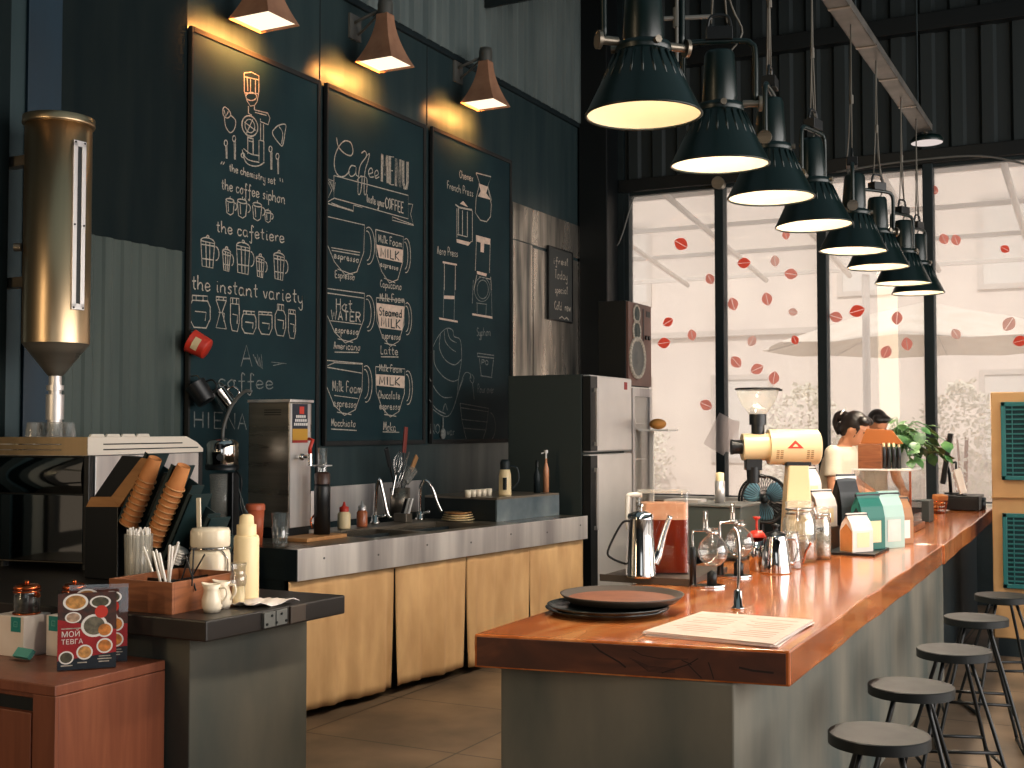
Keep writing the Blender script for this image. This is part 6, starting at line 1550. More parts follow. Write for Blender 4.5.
# ---- potted trailing plant behind the bottles
q = onY(900, 470, pC.y + .33)
t = thing('potted_plant', 'leafy green trailing plant in a pot behind the black bottles', 'plant', (q.x, q.y, ztc))
b = MB(); b.lathe([(0, 0), (.045, 0), (.062, .11), (.068, .11), (.068, .125), (.055, .125), (0, .11)], 26); obj('pot', b, 'white2', t)
rnd = random.Random(5); lv = MB(); stm = MB()
for k in range(90):
    a = rnd.uniform(0, 2 * PI); sp = rnd.uniform(.04, .27); up = rnd.uniform(.04, .22) * (1 if rnd.random() < .6 else .3)
    dirv = Vector((math.cos(a), math.sin(a), 0)) + RT * .55
    e_ = Vector((0, 0, .12)) + dirv * sp * .75 + Vector((0, 0, up - .55 * max(0, sp - .1)))
    stm.tube(catmull([(0, 0, .11), Vector((0, 0, .14)) + dirv * sp * .3 + Vector((0, 0, up * .8)), e_], 3), .0025, 5)
    L = rnd.uniform(.06, .105); W = L * .42
    d = (dirv.normalized() * .6 + Vector((rnd.uniform(-.4, .4), rnd.uniform(-.4, .4), rnd.uniform(-1.1, .1)))).normalized(); s = d.cross(Vector((rnd.uniform(-.5, .5), rnd.uniform(-.5, .5), 1))).normalized(); nn = s.cross(d)
    P = [e_, e_ + d * L * .3 + s * W, e_ + d * L * .65 + s * W * .85, e_ + d * L - nn * .01, e_ + d * L * .65 - s * W * .85, e_ + d * L * .3 - s * W, e_ + d * L * .4 + nn * .008]
    lv.add(P, [(0, 1, 6), (1, 2, 6), (2, 3, 6), (3, 4, 6), (4, 5, 6), (5, 0, 6)], True)
obj('leaves', lv, 'leaf', t); obj('stems', stm, 'leaf', t)
# ---- till corner: basket, dark box, screen, card reader
p = onB(911, 522); k_ = mpp(p)
o = obj('dark_crate', MB().box(-.12, .12, 0, .22, 0, .15), 'midgrey', bevel=.004); o.location = (p.x, p.y + .02, ZB); tag(o, 'dark grey crate right of the clear display case', 'crate')
p = onB(936, 513); k_ = mpp(p)
t = thing('wire_basket', 'round basket with brown paper packets on the bar before the screen', 'basket', (p.x, p.y, ZB)); r = 11 * k_
b = MB()
for k in range(4): b.ring((0, 0, .006 + .03 * k), r * (.8 + .07 * k), .004, 26, 5)
for k in range(14): a = 2 * PI * k / 14; b.tube([(r * .8 * math.cos(a), r * .8 * math.sin(a), .006), (r * 1.01 * math.cos(a), r * 1.01 * math.sin(a), .1)], .003, 5)
obj('wire', b, 'copper', t); b = MB(); b.lathe([(0, .0), (r * .8, .0), (r * .8, .004), (0, .004)], 24); obj('floor_disc', b, 'tray', t)
for k in range(3):
    b = MB(); b.box(-.05, .05, -.035, .035, -.02, .02, Matrix.Rotation(.4 * k, 4, 'Z') @ Matrix.Rotation(.2, 4, 'X')); o = obj('paper_packet', b, 'kraft', bevel=.006); o.location = (p.x - .03 + .03 * k, p.y - .02 + .02 * k, ZB + .04 + .04 * k); tag(o, 'brown packet in the round basket, %s' % ['lowest', 'middle one', 'topmost'][k], 'packet', 'packets in the basket')
p = onB(962, 511); k_ = mpp(p)
t = thing('cash_drawer', 'black cash drawer on the far end of the bar under the screen', 'cash drawer', (p.x, p.y, ZB), 0); w = 16 * k_; h = 15 * k_
obj('housing', MB().box(-w, w, 0, .38, .006, h), 'black', t, bevel=.005); obj('drawer_front', MB().box(-w + .012, w - .012, -.006, .0, .012, h - .02), 'blackp', t, bevel=.002); obj('foot', MB().box(-w + .03, w - .03, .03, .35, 0, .006), 'black', t)
p2 = onY(944, 484, p.y + .16); k_ = mpp(p2)
t = thing('till_screen', 'thin black till screen seen edge-on above the cash drawer', 'monitor', (p2.x, p2.y, ZB + h + .0), .10)
o_ = p2.z - (ZB + h)
T1 = Matrix.Translation((0, 0, o_)) @ Matrix.Rotation(math.radians(9), 4, 'Y')
obj('screen', MB().box(-3.2 * k_, 1.2 * k_, -.06, .26, 0, 51 * k_, T1), 'black', t, bevel=.004)
obj('bezel', MB().box(-3.8 * k_, -3.2 * k_, -.05, .25, 1 * k_, 50 * k_, T1), mat('screen_brown', rgb(80, 62, 50), .3), t)
b = MB(); b.tube([(1 * k_, .1, o_ + 22 * k_), (5 * k_, .1, o_ + 10 * k_), (6 * k_, .1, .01)], .014); b.box(0, 14 * k_, .02, .2, 0, .012); obj('stand', b, 'black', t)
p3 = onY(962, 493, p.y + .06); p3.z = ZB + h
t = thing('card_reader', 'white card reader on an arm right of the till screen', 'card reader', p3, YAW)
b = MB(); b.box(-.03, .03, -.02, .06, 0, .008); b.tube([(0, 0, .006), (-.02, 0, .09), (-.045, 0, .22), (-.045, 0, .27)], .009); b.tube([(-.045, 0, .27), (-.075, 0, .26)], .008); obj('arm', b, 'black', t)
obj('reader', MB().box(-.03, .03, -.012, .012, .0, .2, Matrix.Translation((.0, -.03, .02)) @ Matrix.Rotation(-.25, 4, 'Y')), 'white2', t, bevel=.006)
p = onB(987, 509); k_ = mpp(p); t = thing('black_can', 'small black can at the far bar end beside the beige cooler', 'can', (p.x - .03, p.y - .1, ZB)); b = MB(); b.lathe([(0, 0), (4 * k_, 0), (4 * k_, 10 * k_), (0, 10 * k_)], 20); obj('body', b, 'black', t); b = MB(); b.lathe([(4.2 * k_, 10 * k_), (4.2 * k_, 12 * k_), (0, 12 * k_)], 20); obj('lid', b, 'dark', t)
# ---- paper notes pinned to the window post
def note(px, py, w, h, a, label):
    q = onY(px, py, YW - .07); k_ = mpp(q); b = MB(); b.add([(x * w * k_ / 2, .004 * x * y, y * h * k_ / 2) for x, y in ((-1, -1), (0, -1), (1, -1), (1, 1), (0, 1), (-1, 1))], [(0, 1, 4, 5), (1, 2, 3, 4)], True, Matrix.Rotation(a, 4, 'Y')); o = obj('hanging_note', b, 'note'); o.location = q; tag(o, label, 'paper', 'notes on the window post')
note(722, 434, 24, 36, .5, 'tilted white note pinned to the first window post, in front of the other sheet'); bpy.data.objects['hanging_note'].location.y -= .012
note(729, 436, 20, 32, .06, 'straighter white note on the first window post, half behind the tilted one')
# ================================================================== PENDANT LAMPS OVER THE BAR
LX, LZ = -1.37, 2.555
LY = [3.585, 4.392, 5.122, 5.921, 6.862, 7.617, 8.538, 9.20]
ZTR = 3.85
LBL = ['first and nearest of the dark green pendant lamps over the bar', 'second pendant lamp over the bar, with its yoke turned to show a bright top edge', 'third pendant lamp over the bar counting from the camera',
       'fourth pendant lamp over the bar counting from the camera', 'fifth pendant lamp over the bar, right behind the fourth', 'sixth pendant lamp over the bar, in front of the third window post', 'seventh pendant lamp over the bar, last but one of the row', 'farthest pendant lamp, at the end of the row over the bar']
def make_lamp(i, y, rz, tilt):
    t = thing('pendant_lamp', LBL[i], 'pendant lamp', (LX, y, LZ), rz, 'dark green pendant lamps over the bar')
    R = .185; TM = Matrix.Rotation(tilt, 4, 'X')
    b = MB(); b.lathe([(R, 0), (R * 1.02, .004), (R, .01), (R * .52, .19), (R * .48, .205), (.075, .212)], 44, mx=TM)
    sh = obj('shade', b, 'lampgreen', t)
    b = MB()
    for k in range(22):
        a = 2 * PI * k / 22; ca, sa = math.cos(a), math.sin(a); b.tube([TM @ Vector((R * .72 * ca, R * .72 * sa, .108)), TM @ Vector((R * .515 * ca, R * .515 * sa, .197))], .0045, 5)
    obj('rib', b, 'lampgreen', sh)
    b = MB(); b.lathe([(R * .992, .003), (R * .985, .010), (R * .50, .186), (0, .19)][::-1], 44, mx=TM); li = obj('lining', b, 'lampwhite', sh); li['label'] = 'white inner lining'
    b = MB(); b.ring((0, 0, .004), R, .0045, 44, 6, TM); obj('rolled_edge', b, 'lampgreen', sh)
    b = MB(); b.lathe([(.086, .200), (.092, .215), (.088, .232), (.06, .24)], 28, mx=TM); b.lathe([(.062, .235), (.066, .26), (.057, .42), (.05, .435), (0, .437)], 28, mx=TM); nk = obj('lamp_housing', b, 'lampgreen', t)
    for k in range(3):
        b = MB(); a = 2 * PI * k / 3 + .6; b.cyl(TM @ Vector((.088 * math.cos(a), .088 * math.sin(a), .222)), TM @ Vector((.104 * math.cos(a), .104 * math.sin(a), .222)), .012, n=12); obj('clamp_knob', b, 'steel_d', nk)
    b = MB(); yk = .135
    b.tube(catmull([(yk, 0, .235), (yk, 0, .43), (yk - .015, 0, .465), (yk - .05, 0, .478), (-yk + .05, 0, .478), (-yk + .015, 0, .465), (-yk, 0, .43), (-yk, 0, .235)], 4), .011, 8); obj('yoke', b, 'lampgreen', t)
    for s in (-1, 1):
        b = MB(); b.cyl((s * .088, 0, .235), (s * (yk + .016), 0, .235), .014, n=14); b.cyl((s * (yk + .012), 0, .235), (s * (yk + .024), 0, .235), .03, n=18); obj('pivot', b, 'steel_d', t)
    b = MB(); b.box(-.05, .05, -.03, .03, .48, .53); b.tube(catmull([(-.045, 0, .53), (-.03, 0, .575), (.03, 0, .575), (.045, 0, .53)], 4), .007); obj('hanger', b, 'black', t, bevel=.003)
    b = MB(); top = ZTR - LZ
    b.tube([(-.03, 0, .55), (-.008, 0, .86), (0, 0, top)], .0035, 6); b.tube([(.03, 0, .55), (.008, 0, .86), (0, 0, top)], .0035, 6); b.cyl((0, 0, .84), (0, 0, .89), .011, n=8); b.tube(catmull([(.03, .02, .43), (.09, .03, .52), (.05, .02, .62), (.012, .01, .8), (.006, 0, top)], 4), .004, 6); obj('cable', b, mat('cable_grey%d' % i, rgb(96, 92, 84), .7), t)
    b = MB(); b.ball((0, 0, .15), (.03, .03, .04), 16, TM); obj('bulb', b, 'bulb', t)
    L = bpy.data.lights.new('pendant_light', 'POINT'); L.energy = LAMP_W * (.45 if i == 0 else 1); L.color = (1, .80, .56) if i == 0 else (1, .86, .70); L.shadow_soft_size = .035
    o = bpy.data.objects.new('pendant_light', L); COL.objects.link(o); o.parent = t; o.location = TM @ Vector((0, 0, .085))
    L = bpy.data.lights.new('pendant_spot', 'SPOT'); L.energy = 58; L.color = (1, .86, .68); L.spot_size = math.radians(134); L.spot_blend = .35; L.shadow_soft_size = .07
    o = bpy.data.objects.new('pendant_spot', L); COL.objects.link(o); o.parent = t; o.location = TM @ Vector((0, 0, .03))
LAMP_W = 3.2
M['bulb'] = emit('warm_bulb', (1, .84, .6, 1), 3.0)
RZ_ = [.3, -.1, 1.2, .9, 1.3, .5, .7, .8]; TL = [0, .03, 0, -.03, .03, 0, .02, 0]
for i, y in enumerate(LY): make_lamp(i, y, RZ_[i] + YAW, TL[i])
# cable tray the lamps hang from
t = thing('cable_tray', 'long grey metal cable tray above the pendant lamps, running to the window', 'cable tray', (LX, 0, ZTR))
ye = 9.62
obj('channel', MB().box(-.055, .055, 1.0, ye, 0, .012).box(-.058, -.052, 1.0, ye, 0, .05).box(.052, .058, 1.0, ye, 0, .05), mat('galvanised', rgb(120, 116, 110), .4, .6, rgb(96, 94, 90), 6), t)
for k in range(11): obj('joint_strip', MB().box(-.06, .06, 1.3 + .75 * k, 1.33 + .75 * k, -.004, .012), 'steel_d', t)
for y in (2.0, 4.5, 7.0, 9.3): obj('hanger_rod', MB().cyl((0, y, .01), (0, y, 6.3 - ZTR), .006, n=8), 'dark', t)
q = onX(922, 134, LX)
t = thing('hanging_lamp', 'small pale round lamp at the far end of the cable tray', 'lamp', (LX, ye + .12, ZTR - .04))
b = MB(); b.lathe([(.12, -.02), (.125, 0), (.1, .03), (0, .035)], 30); obj('rim', b, 'lampgreen', t)
b = MB(); b.lathe([(0, -.021), (.118, -.021)], 30); obj('diffuser', b, emit('pale_diffuser', (1, .86, .8, 1), .75), t)
b = MB(); b.tube([(0, 0, .03), (0, -.05, .05), (0, -.14, .05)], .012); obj('arm', b, 'steel_d', t)
# loose cable hanging in the gable corner and the long drooping cable
q0, q1 = onY(640, 190, YW - .12), onY(606, 248, YW - .5)
b = MB(); P = [onY(x, y, YW - .078) for x, y in ((634, 196), (628, 215), (622, 235), (616, 246), (604, 242))]; b.tube(catmull(P, 5), .008); tag(obj('loose_cable', b, 'grey'), 'thin loose cable curling beside the upper left window corner', 'cable')
b = MB(); P = [onY(x, y, YW - .078) for x, y in ((836, 172), (900, 162), (980, 156), (1040, 168))]; b.tube(catmull(P, 6), .01); tag(obj('hanging_cable', b, 'grey'), 'long thin cable sagging along the top of the right window bays', 'cable')
# small spotlight-like lamp and rod between the first two pendants
q = onX(676, 20, LX + .05)
t = thing('hanging_rod', 'thin rod with a small cross clamp hanging between the first two pendant lamps', 'rod', (q.x - .5, q.y + .9, 0))
qq = onX(677, 62, q.x - .5); qt = onX(676, 18, q.x - .5)
t.location = (qq.x, qq.y, 0)
b = MB(); b.cyl((0, 0, qq.z), (0, 0, 6.3), .008, n=8); obj('rod', b, 'grey', t); b = MB(); b.cyl(RT * -.06 + Vector((0, 0, qt.z)), RT * .16 + Vector((0, 0, qt.z + .01)), .011, n=8); b.cyl((0, 0, qt.z - .04), (0, 0, qt.z + .05), .018, n=10); obj('cross_clamp', b, 'grey', t)

# ================================================================== WALL SCONCES ABOVE THE CHALKBOARDS
SCO = [(5.76, 4.045, 'over the near chalkboard'), (7.10, 4.15, 'over the middle chalkboard'), (8.60, 4.225, 'over the far chalkboard')]
M['sconce_face'] = emit('sconce_diffuser', (1, .86, .62, 1), 1.5)
for k, (y, z, w) in enumerate(SCO):
    t = thing('wall_lamp', 'tan flared square lamp on a bracket %s' % w, 'wall lamp', (-4.67, y, z), 0, 'tan wall lamps above the chalkboards')
    b = MB(); rings = []; n = 4
    for u in range(9):
        v = u / 8; s = .098 * (1 - v) ** 1.9 + .046 + .010 * (1 - v); z_ = .36 * v
        c_ = .25 * s; ring = []
        for (sx, sy) in ((1, 1), (-1, 1), (-1, -1), (1, -1)):
            ring.append((sx * s, sy * s, z_))
        rings.append(ring)
    vs = [p for r in rings for p in r]; fs = [(i * 4 + j, i * 4 + (j + 1) % 4, (i + 1) * 4 + (j + 1) % 4, (i + 1) * 4 + j) for i in range(8) for j in range(4)]
    b.add(vs, fs, False); sh = obj('shade', b, 'tan', t, solid=.006, bevel=.004)
    s0 = .154 - .012
    obj('diffuser', MB().box(-s0, s0, -s0, s0, .012, .016), 'sconce_face', sh)
    b = MB(); b.lathe([(.054, .355), (.056, .43), (.05, .47), (0, .475)], 24); obj('cap', b, mat('cap_grey%d' % k, rgb(70, 70, 66), .5), t)
    b = MB(); b.tube([(-.04, 0, .40), (-.2, 0, .36), (-.27, 0, .34)], .012); b.tube([(-.05, 0, .38), (-.2, .04, .30), (-.27, .04, .26)], .009); b.box(-.278, -.26, -.06, .08, .22, .40); obj('bracket', b, 'grey', t)
    L = bpy.data.lights.new('sconce_light', 'AREA'); L.energy = 13; L.color = (1, .34, .07); L.shape = 'RECTANGLE'; L.size = .04; L.size_y = .5; L.spread = math.radians(115)
    o = bpy.data.objects.new('sconce_light', L); COL.objects.link(o); o.parent = t; o.location = (-.07, 0, -.03); o.rotation_euler = (0, math.radians(72), 0)
# ================================================================== BAR STOOLS
ST = [(879, 733), (911, 685), (954, 649), (976, 617), (1003, 595)]
SL = ['round black bar stool nearest the camera, cut by the bottom of the picture', 'second round black bar stool along the bar from the camera', 'middle one of the five round black bar stools', 'fourth round black bar stool from the camera', 'farthest round black bar stool, in front of the beige cooler']
s0 = None; SZ = .63
for i, (px, py) in enumerate(ST):
    p = onZ(px, py, SZ)
    if s0 is None:
        s0 = thing('bar_stool', SL[0], 'stool', (0, 0, 0), 0, 'bar stools along the bar')
        b = MB(); r = .151; b.lathe([(0, SZ - .034), (r, SZ - .034)], 64, smooth=False).lathe([(r, SZ - .034), (r, SZ - .003)], 64).lathe([(r, SZ - .003), (r - .003, SZ)], 64).lathe([(r - .003, SZ), (0, SZ)], 64, smooth=False); obj('seat', b, 'seat', s0)
        b = MB(); b.lathe([(0, SZ - .046), (r * .6, SZ - .046), (r * .6, SZ - .034), (0, SZ - .034)], 30); obj('seat_plate', b, 'black', s0)
        for sx in (-1, 1):
            for sy in (-1, 1):
                b = MB(); b.tube(catmull([(sx * .055, sy * .05, SZ - .04), (sx * .13, sy * .118, .30), (sx * .195, sy * .172, .03), (sx * .197, sy * .165, .010), (sx * .197, sy * .14, .008)], 4), .0085, 8); obj('leg', b, 'black', s0)
            b = MB(); b.tube([(sx * .197, -.15, .008), (sx * .197, .15, .008)], .0085, 8); obj('floor_runner', b, 'black', s0)
        for sy in (-1, 1):
            b = MB(); b.tube([(-.146, sy * .131, .235), (.146, sy * .131, .235)], .0075, 8); obj('footrest', b, 'black', s0)
        for sx in (-1, 1):
            b = MB(); b.tube([(sx * .160, -.142, .18), (sx * .160, .142, .18)], .0075, 8); obj('stretcher', b, 'black', s0)
        s0.location = (p.x, p.y, 0); s0.rotation_euler = (0, 0, .25)
    else: dup(s0, (p.x, p.y, 0), [0, .1, .35, .2, .4][i], SL[i])

# ================================================================== BEIGE AIR COOLER AT THE RIGHT EDGE
CY = 8.9; cx = onY(991.5, 500, CY).x; ct = onY(1000, 392, CY).z
t = thing('air_cooler', 'tall beige air cooler with two teal louvred panels at the right edge', 'air cooler', (cx, CY, 0))
w, d = .95, .75
obj('cabinet', MB().box(0, w, .032, d, .12, ct), 'cooler', t, bevel=.008)
z0 = onY(1000, 497, CY).z
obj('seam', MB().box(-.002, w + .002, .01, d, z0 - .006, z0), mat('cooler_seam', rgb(150, 112, 66), .6), t)
obj('plinth', MB().box(.03, w - .03, .03, d - .03, 0, .12), 'dark', t)
xg = onY(1001, 440, CY).x - cx
for k, (ya, yb_) in enumerate(((402, 480), (513, 588))):
    za, zb2 = onY(1001, yb_, CY).z, onY(1001, ya, CY).z
    g = obj('grille', MB().box(xg, w - xg, 0, .02, za, za + .03).box(xg, w - xg, 0, .02, zb2 - .03, zb2).box(xg, xg + .03, 0, .02, za, zb2).box(w - xg - .03, w - xg, 0, .02, za, zb2), 'coolpad', t, bevel=.004)
    obj('pad', MB().box(xg + .03, w - xg - .03, .014, .03, za + .03, zb2 - .03), mat('pad_dark%d' % k, rgb(14, 48, 52), .8), g)
    b = MB(); n = 14
    for j in range(n):
        z = za + .035 + (zb2 - za - .07) * (j + .5) / n; b.box(xg + .03, w - xg - .03, .002, .014, z - .006, z + .004)
    for j in range(9):
        x = xg + .03 + (w - 2 * xg - .06) * (j + .5) / 9; b.box(x - .003, x + .003, .0, .01, za + .03, zb2 - .03)
    obj('louvre', b, 'coolpad', g)

# ================================================================== TWO WOMEN BEHIND THE BAR
def ellr(c, a, b_, n=20, tilt=0.0):
    return [(c[0] + a * math.cos(2 * PI * i / n), c[1] + b_ * math.sin(2 * PI * i / n), c[2] + tilt * a * math.cos(2 * PI * i / n)) for i in range(n)]
def person(loc, rz, H, label, ponytail, shirt, look=.55, arms=((.34, .13, 1.0), (.34, -.13, .98))):
    """x forward, y left; 1.66 m figure scaled to H"""
    k = H / 1.66; t = thing('person', label, 'person', loc, rz); K = Matrix.Scale(k, 4)
    def fin(o): o.data.transform(K); return o
    b = MB()
    sp = [(0, .92), (.0, 1.0), (.02, 1.1), (.05, 1.2), (.07, 1.3), (.085, 1.365), (.095, 1.40)]
    wd = [(.105, .155), (.10, .145), (.09, .130), (.10, .145), (.10, .165), (.075, .155), (.05, .07)]
    b.loft([ellr((x, 0, z), a, w_) for (x, z), (a, w_) in zip(sp, wd)])
    b.tube(catmull([(.085, 0, 1.36), (.105, 0, 1.42), (.145, 0, 1.465)], 3), .048, 14)                       # neck
    HM = Matrix.Translation((.178, 0, 1.525)) @ Matrix.Rotation(look, 4, 'Y')
    b.ball((0, 0, .01), (.093, .074, .108), 22, HM); b.ball((.03, 0, -.05), (.06, .055, .068), 18, HM)      # skull, jaw
    b.ball((.096, 0, -.02), (.014, .011, .022), 10, HM); b.ball((.09, 0, .0), (.01, .008, .03), 10, HM)     # nose
    b.ball((.084, 0, -.062), (.012, .02, .008), 10, HM); b.ball((.083, 0, -.076), (.012, .017, .008), 10, HM)   # lips
    for s in (-1, 1):
        b.ball((-.005, s * .072, -.014), (.014, .009, .024), 12, HM)                                         # ears
        b.ball((.07, s * .03, .028), (.018, .022, .008), 10, HM)                                            # brows
    for (hx, hy, hz), s in zip(arms, (1, -1)):
        sh, el, wr = Vector((.075, s * .165, 1.345)), Vector((.09, s * .215, 1.085)), Vector((hx, hy, hz))
        b.tube([sh, sh.lerp(el, .5), el], [.052, .046, .04], 14); b.tube([el, el.lerp(wr, .35), wr], [.041, .041, .027], 14); b.ball(el, .041, 12); b.ball(sh, .055, 14)
        d = (wr - el).normalized(); side = d.cross(Vector((0, 0, 1))).normalized(); nn = side.cross(d).normalized()
        pm_ = wr + d * .05; b.loft([[wr + d * u + side * (w_ * math.cos(2 * PI * i / 12)) + nn * (h_ * math.sin(2 * PI * i / 12)) for i in range(12)] for u, w_, h_ in ((0, .027, .02), (.03, .038, .017), (.085, .04, .014), (.095, .036, .011))])
        for f in range(4):
            o_ = side * (-.030 + .020 * f); L = (.062, .072, .068, .052)[f]; q0 = wr + d * .088 + o_
            b.tube([q0 - d * .02, q0 + d * L * .5 - nn * .006, q0 + d * L * .8 - nn * .022, q0 + d * L * .85 - nn * .04], [.0095, .009, .0085, .0075], 8)
        sg = -s; q0 = wr + d * .025 + side * (.034 * sg)
        b.tube([q0 - side * .012 * sg, q0 + d * .03 + side * .016 * sg - nn * .008, q0 + d * .06 + side * .012 * sg - nn * .022], [.012, .0105, .009], 8)
    for s in (-1, 1):
        b.tube(catmull([(0, s * .085, .93), (.015, s * .09, .7), (.02, s * .09, .48), (-.005, s * .09, .28), (-.015, s * .09, .08)], 3), [.092, .09, .082, .074, .066, .06, .056, .058, .058, .05, .042, .036, .036], 16)
        b.loft([[(x, s * .09 + w_ * math.cos(2 * PI * i / 14), .045 + h_ * math.sin(2 * PI * i / 14) - dz) for i in range(14)] for x, w_, h_, dz in ((-.06, .03, .04, 0), (.0, .038, .044, 0), (.08, .044, .034, .01), (.16, .04, .024, .02), (.19, .02, .014, .03))])
    body = fin(obj('body', b, 'skin', t)); remesh(body, .009, 3)
    b = MB()                                                   # eyes
    for s in (-1, 1): b.ball((.083, s * .031, .008), (.008, .014, .006), 10, HM)
    fin(obj('eyes', b, 'black', t))
    b = MB()                                                   # T-shirt with short sleeves
    sp2 = [(.0, .90), (.0, .98), (.02, 1.1), (.05, 1.2), (.07, 1.3), (.084, 1.365), (.092, 1.395)]
    b.loft([ellr((x, 0, z), a * 1.06 + .014, w_ * 1.03 + .014) for (x, z), (a, w_) in zip(sp2, [(.115, .165), (.11, .155), (.10, .14), (.105, .15), (.10, .165), (.078, .150), (.052, .075)])])
    for s in (-1, 1):
        sh, el = Vector((.075, s * .165, 1.345)), Vector((.09, s * .215, 1.085)); b.ball(sh, .066, 14); b.tube([sh, sh.lerp(el, .35), sh.lerp(el, .62)], [.064, .063, .066], 16)
    remesh(fin(obj('t_shirt', b, shirt, t)), .012, 3)
    b = MB()
    for s in (-1, 1): b.tube(catmull([(0, s * .085, .93), (.015, s * .09, .7), (.02, s * .09, .48), (-.005, s * .09, .28), (-.015, s * .09, .09)], 3), [.102, .1, .092, .084, .078, .072, .068, .068, .068, .062, .056, .052, .052], 16)
    b.loft([ellr((0, 0, z), a, w_) for z, a, w_ in ((.84, .11, .17), (.92, .118, .168), (.985, .112, .158))])
    remesh(fin(obj('trousers', b, 'pants', t)), .014, 3)
    b = MB()                                                   # hair: cap, fringe, bun or tail
    b.ball((-.018, 0, .026), (.096, .080, .098), 22, HM); b.ball((-.05, 0, -.02), (.062, .074, .075), 16, HM)
    b.ball((.045, .02, .085), (.05, .055, .030), 14, HM); b.ball((.04, -.03, .08), (.05, .045, .032), 14, HM)
    if ponytail:
        b.ball((-.115, 0, .045), (.035, .032, .034), 14, HM)
        P = [HM @ Vector(q) for q in ((-.09, 0, .04), (-.125, 0, .045), (-.15, 0, .02))] + [HM @ Vector((-.15, 0, .0)) + Vector((-.01, 0, -.03)), HM @ Vector((-.15, 0, .0)) + Vector((-.0, 0, -.09)), HM @ Vector((-.15, 0, .0)) + Vector((.01, 0, -.12))]
        b.tube(catmull(P, 3), [.022, .024, .026, .028, .03, .03, .03, .028, .026, .024, .022, .018, .014, .012, .01, .008], 12)
        for s in (-1, 1): b.tube([HM @ Vector((.05, s * .074, .03)), HM @ Vector((.045, s * .078, -.03)), HM @ Vector((.04, s * .074, -.08))], [.009, .006, .003], 8)
    hr = fin(obj('hair', b, 'hair', t)); remesh(hr, .009, 2)
    if ponytail:
        b = MB(); b.ring((0, 0, 0), .024, .007, 20, 8, HM @ Matrix.Translation((-.13, 0, .05)) @ Matrix.Rotation(PI / 2, 4, 'Y')); o = fin(obj('hair_tie', b, 'white2', t))
    return t
q = onX(847, 412, -1.84)
person((q.x - .12, q.y, 0), -.12, 1.70, 'woman in a cream t-shirt with black ponytail, looking down behind the bar', True, 'shirt', .5, ((.26, .13, 1.04), (.26, -.13, 1.02)))
q = onX(869, 412, -2.02)
person((q.x - .03, q.y + .05, 0), -.9, 1.74, 'dark-haired woman half hidden behind the first woman and the wooden chest', False, 'shirt', .6)

# ================================================================== OUTSIDE THE WINDOW
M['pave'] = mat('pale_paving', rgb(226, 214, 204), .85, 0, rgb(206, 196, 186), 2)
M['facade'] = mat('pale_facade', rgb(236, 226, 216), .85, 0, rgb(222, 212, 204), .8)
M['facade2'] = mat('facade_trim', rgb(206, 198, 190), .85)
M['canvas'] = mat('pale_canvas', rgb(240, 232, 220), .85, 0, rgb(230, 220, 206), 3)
M['hedge'] = mat('washed_out_foliage', rgb(222, 220, 202), .9, 0, rgb(240, 234, 222), 3)  # leaves coloured near white to look overexposed
M['steelw'] = mat('white_painted_steel', rgb(244, 238, 232), .6)
struct('ground_outside', MB().box(-22, 16, 11.56, 40, -.14, -.02), 'pave')
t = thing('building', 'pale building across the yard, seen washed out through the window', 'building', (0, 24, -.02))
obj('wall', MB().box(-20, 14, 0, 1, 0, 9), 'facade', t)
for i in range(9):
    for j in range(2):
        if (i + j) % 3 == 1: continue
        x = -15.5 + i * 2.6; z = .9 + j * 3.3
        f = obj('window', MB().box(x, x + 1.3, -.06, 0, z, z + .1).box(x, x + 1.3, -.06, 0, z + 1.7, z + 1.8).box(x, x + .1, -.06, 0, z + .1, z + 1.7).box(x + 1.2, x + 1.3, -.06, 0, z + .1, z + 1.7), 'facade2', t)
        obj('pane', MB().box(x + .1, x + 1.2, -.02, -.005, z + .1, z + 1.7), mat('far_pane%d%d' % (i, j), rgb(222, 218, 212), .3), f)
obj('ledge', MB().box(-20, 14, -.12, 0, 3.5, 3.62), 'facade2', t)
# lean-to canopy frame just outside
t = thing('canopy', 'white steel canopy frame with translucent roof just outside the window', 'canopy', (0, 11.6, 0))
zc0, zc1 = 4.05, 3.55
for k in range(9):
    x = -6.5 + k * 1.1; b = MB(); b.tube([(x, .02, zc0), (x, 4.2, zc1)], .035, 6); obj('rafter', b, 'steelw', t)
for k in range(4):
    y = .5 + k * 1.2; z = zc0 + (zc1 - zc0) * y / 4.2; b = MB(); b.box(-7, 3, y - .025, y + .025, z + .03, z + .08); obj('purlin', b, 'steelw', t)
b = MB(); b.add([(-7, .02, zc0 + .09), (3, .02, zc0 + .09), (3, 4.3, zc1 + .08), (-7, 4.3, zc1 + .08)], [(0, 1, 2, 3)]); obj('roof_sheet', b, glass('canopy_sheet', (.96, .95, .93, 1), .03, .3, (.95, .92, .88, 1), .2, .4), t)
for x in (-6.4, -3.0, .4): obj('post', MB().cyl((x, 4.2, 0), (x, 4.2, zc1), .05, n=12), 'steelw', t)
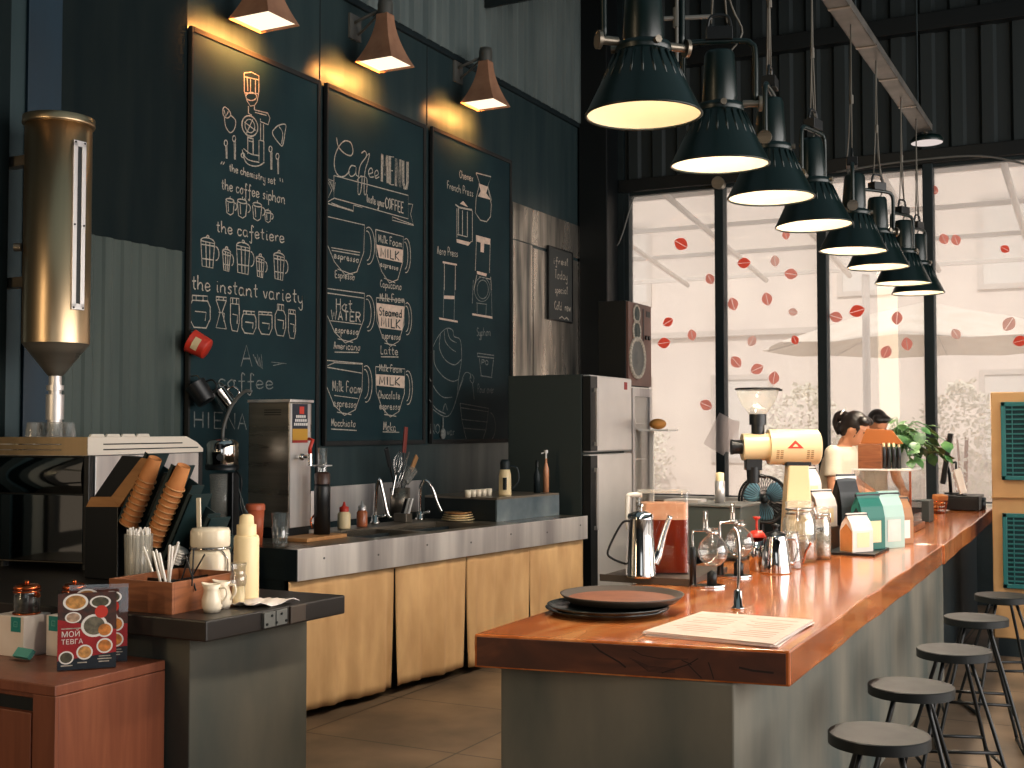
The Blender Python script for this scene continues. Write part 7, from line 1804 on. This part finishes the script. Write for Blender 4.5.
# market parasol
q = onY(925, 302, 19)
t = thing('parasol', 'big pale canvas parasol in the yard outside the right window bays', 'parasol', (q.x, 19, 0))
R = 2.5; z1 = q.z; z0 = z1 - .66; b = MB(); n = 8; vs = [(0, 0, z1)]
for r_, f in ((.5, .42), (1, 1)):
    for i in range(n * 4):
        a = 2 * PI * i / (n * 4); s = abs(((i % 4) - 0) - 2) / 2; rr = R * r_ * (.94 + .06 * s); vs.append((rr * math.cos(a), rr * math.sin(a), z1 - (z1 - z0) * f - .05 * (1 - s) * r_))
m = n * 4
b.add(vs, [(0, 1 + i, 1 + (i + 1) % m) for i in range(m)] + [(1 + i, 1 + m + i, 1 + m + (i + 1) % m, 1 + (i + 1) % m) for i in range(m)], False); obj('canopy_cloth', b, 'canvas', t, solid=.01)
obj('pole', MB().cyl((0, 0, 0), (0, 0, z1 - .02), .03, n=12), 'steelw', t)
for i in range(n): a = 2 * PI * i / n; obj('rib', MB().cyl((0, 0, z1 - .08), (R * .97 * math.cos(a), R * .97 * math.sin(a), z0 - .02), .012, n=6), 'facade2', t)
obj('base', MB().box(-.3, .3, -.3, .3, -.02, .08), 'facade2', t)
# clipped shrubs along the yard
rnd = random.Random(3)
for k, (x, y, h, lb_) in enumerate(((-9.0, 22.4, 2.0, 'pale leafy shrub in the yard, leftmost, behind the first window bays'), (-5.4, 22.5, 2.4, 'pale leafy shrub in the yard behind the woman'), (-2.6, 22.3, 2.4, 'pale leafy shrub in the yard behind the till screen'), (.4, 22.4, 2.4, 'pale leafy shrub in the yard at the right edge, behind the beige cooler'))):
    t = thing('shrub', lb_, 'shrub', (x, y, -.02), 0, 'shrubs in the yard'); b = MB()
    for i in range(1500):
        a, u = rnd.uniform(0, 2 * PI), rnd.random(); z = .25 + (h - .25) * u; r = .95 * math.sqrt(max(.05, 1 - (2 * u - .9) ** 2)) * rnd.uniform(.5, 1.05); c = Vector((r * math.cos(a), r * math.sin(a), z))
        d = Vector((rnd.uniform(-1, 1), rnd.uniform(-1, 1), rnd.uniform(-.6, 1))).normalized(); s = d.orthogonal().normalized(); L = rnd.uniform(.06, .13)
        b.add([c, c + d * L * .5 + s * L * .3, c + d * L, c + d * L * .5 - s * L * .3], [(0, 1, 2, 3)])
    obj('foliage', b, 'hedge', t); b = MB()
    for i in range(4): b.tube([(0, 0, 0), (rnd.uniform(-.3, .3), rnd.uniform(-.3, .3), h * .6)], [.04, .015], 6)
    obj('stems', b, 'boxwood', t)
# ================================================================== LIGHT AND CAMERA
w = bpy.data.worlds.new('World'); SC.world = w; w.use_nodes = True
bg = w.node_tree.nodes['Background']; bg.inputs[0].default_value = (1, .93, .88, 1); bg.inputs[1].default_value = 1.15
def light(name, kind, loc, target, e, col, **kw):
    L = bpy.data.lights.new(name, kind); L.energy = e; L.color = col
    for k, v in kw.items(): setattr(L, k, v)
    o = bpy.data.objects.new(name, L); COL.objects.link(o); o.location = loc
    o.rotation_euler = (Vector(target) - Vector(loc)).to_track_quat('-Z', 'Y').to_euler(); return o
light('sun', 'SUN', (0, -10, 20), (-4, 14, 0), 2.6, (1, .92, .85), angle=.02)
# daylight falling in through the window wall and through the openings on the right
po = light('window_portal', 'AREA', (-.5, YW + .2, 2.05), (-.5, 0, 2.05), 1, (1, 1, 1), shape='RECTANGLE', size=8.2, size_y=4.1)
po.data.cycles.is_portal = True
light('side_daylight', 'AREA', (5.3, 5.2, 2.5), (-4, 5.2, 2.0), 650, (1, .95, .90), shape='RECTANGLE', size=9.5, size_y=4.0)
light('entrance_daylight', 'AREA', (1.5, -3.9, 2.4), (-1.5, 6, 1.0), 30, (.9, .96, 1), shape='RECTANGLE', size=3.5, size_y=2.4)
light('silo_streak_light', 'AREA', (-4.4, -2.6, 3.3), (-4.5, 4, 3.0), 95, (1, .74, .46), shape='RECTANGLE', size=.4, size_y=5.0)  # tall warm strip added to draw the bright streak on the silo
light('teal_ceiling_fill', 'AREA', (0, 4, 6.25), (0, 4, 0), 48, (.62, .9, 1), shape='RECTANGLE', size=8, size_y=10)  # added teal fill for the shadows; the ceiling has no opening
# a bare bulb hanging near the entrance, mirrored in the espresso machine
t = thing('hanging_bulb', 'bare bulb on a cord near the entrance', 'lamp', (-4.3, 1.7, 1.75))
b = MB(); b.ball((0, 0, 0), .035); obj('bulb', b, emit('bare_bulb', (1, .75, .42, 1), 14), t); light('bulb_light', 'POINT', (.0, .0, -.07), (0, 0, -1), 10, (1, .75, .42), shadow_soft_size=.03).parent = t; b = MB(); b.cyl((0, 0, .03), (0, 0, .08), .018, n=12); b.cyl((0, 0, .08), (0, 0, 4.55), .004, n=6); obj('cord', b, 'black', t)

cam = bpy.data.cameras.new('camera'); co = bpy.data.objects.new('camera', cam); COL.objects.link(co)
cam.sensor_width = 36; cam.lens = FOC / 1024 * 36; cam.clip_start = .05
co.location = CAM; co.rotation_euler = FW.to_track_quat('-Z', 'Y').to_euler()
SC.camera = co
SC.view_settings.view_transform = 'Standard'; SC.view_settings.look = 'None'; SC.view_settings.gamma = 1; SC.view_settings.use_curve_mapping = False
SC.view_settings.exposure = 0
SC.cycles.use_denoising = True
SC.cycles.max_bounces = 8; SC.cycles.transparent_max_bounces = 24
SC.cycles.caustics_reflective = False; SC.cycles.caustics_refractive = False
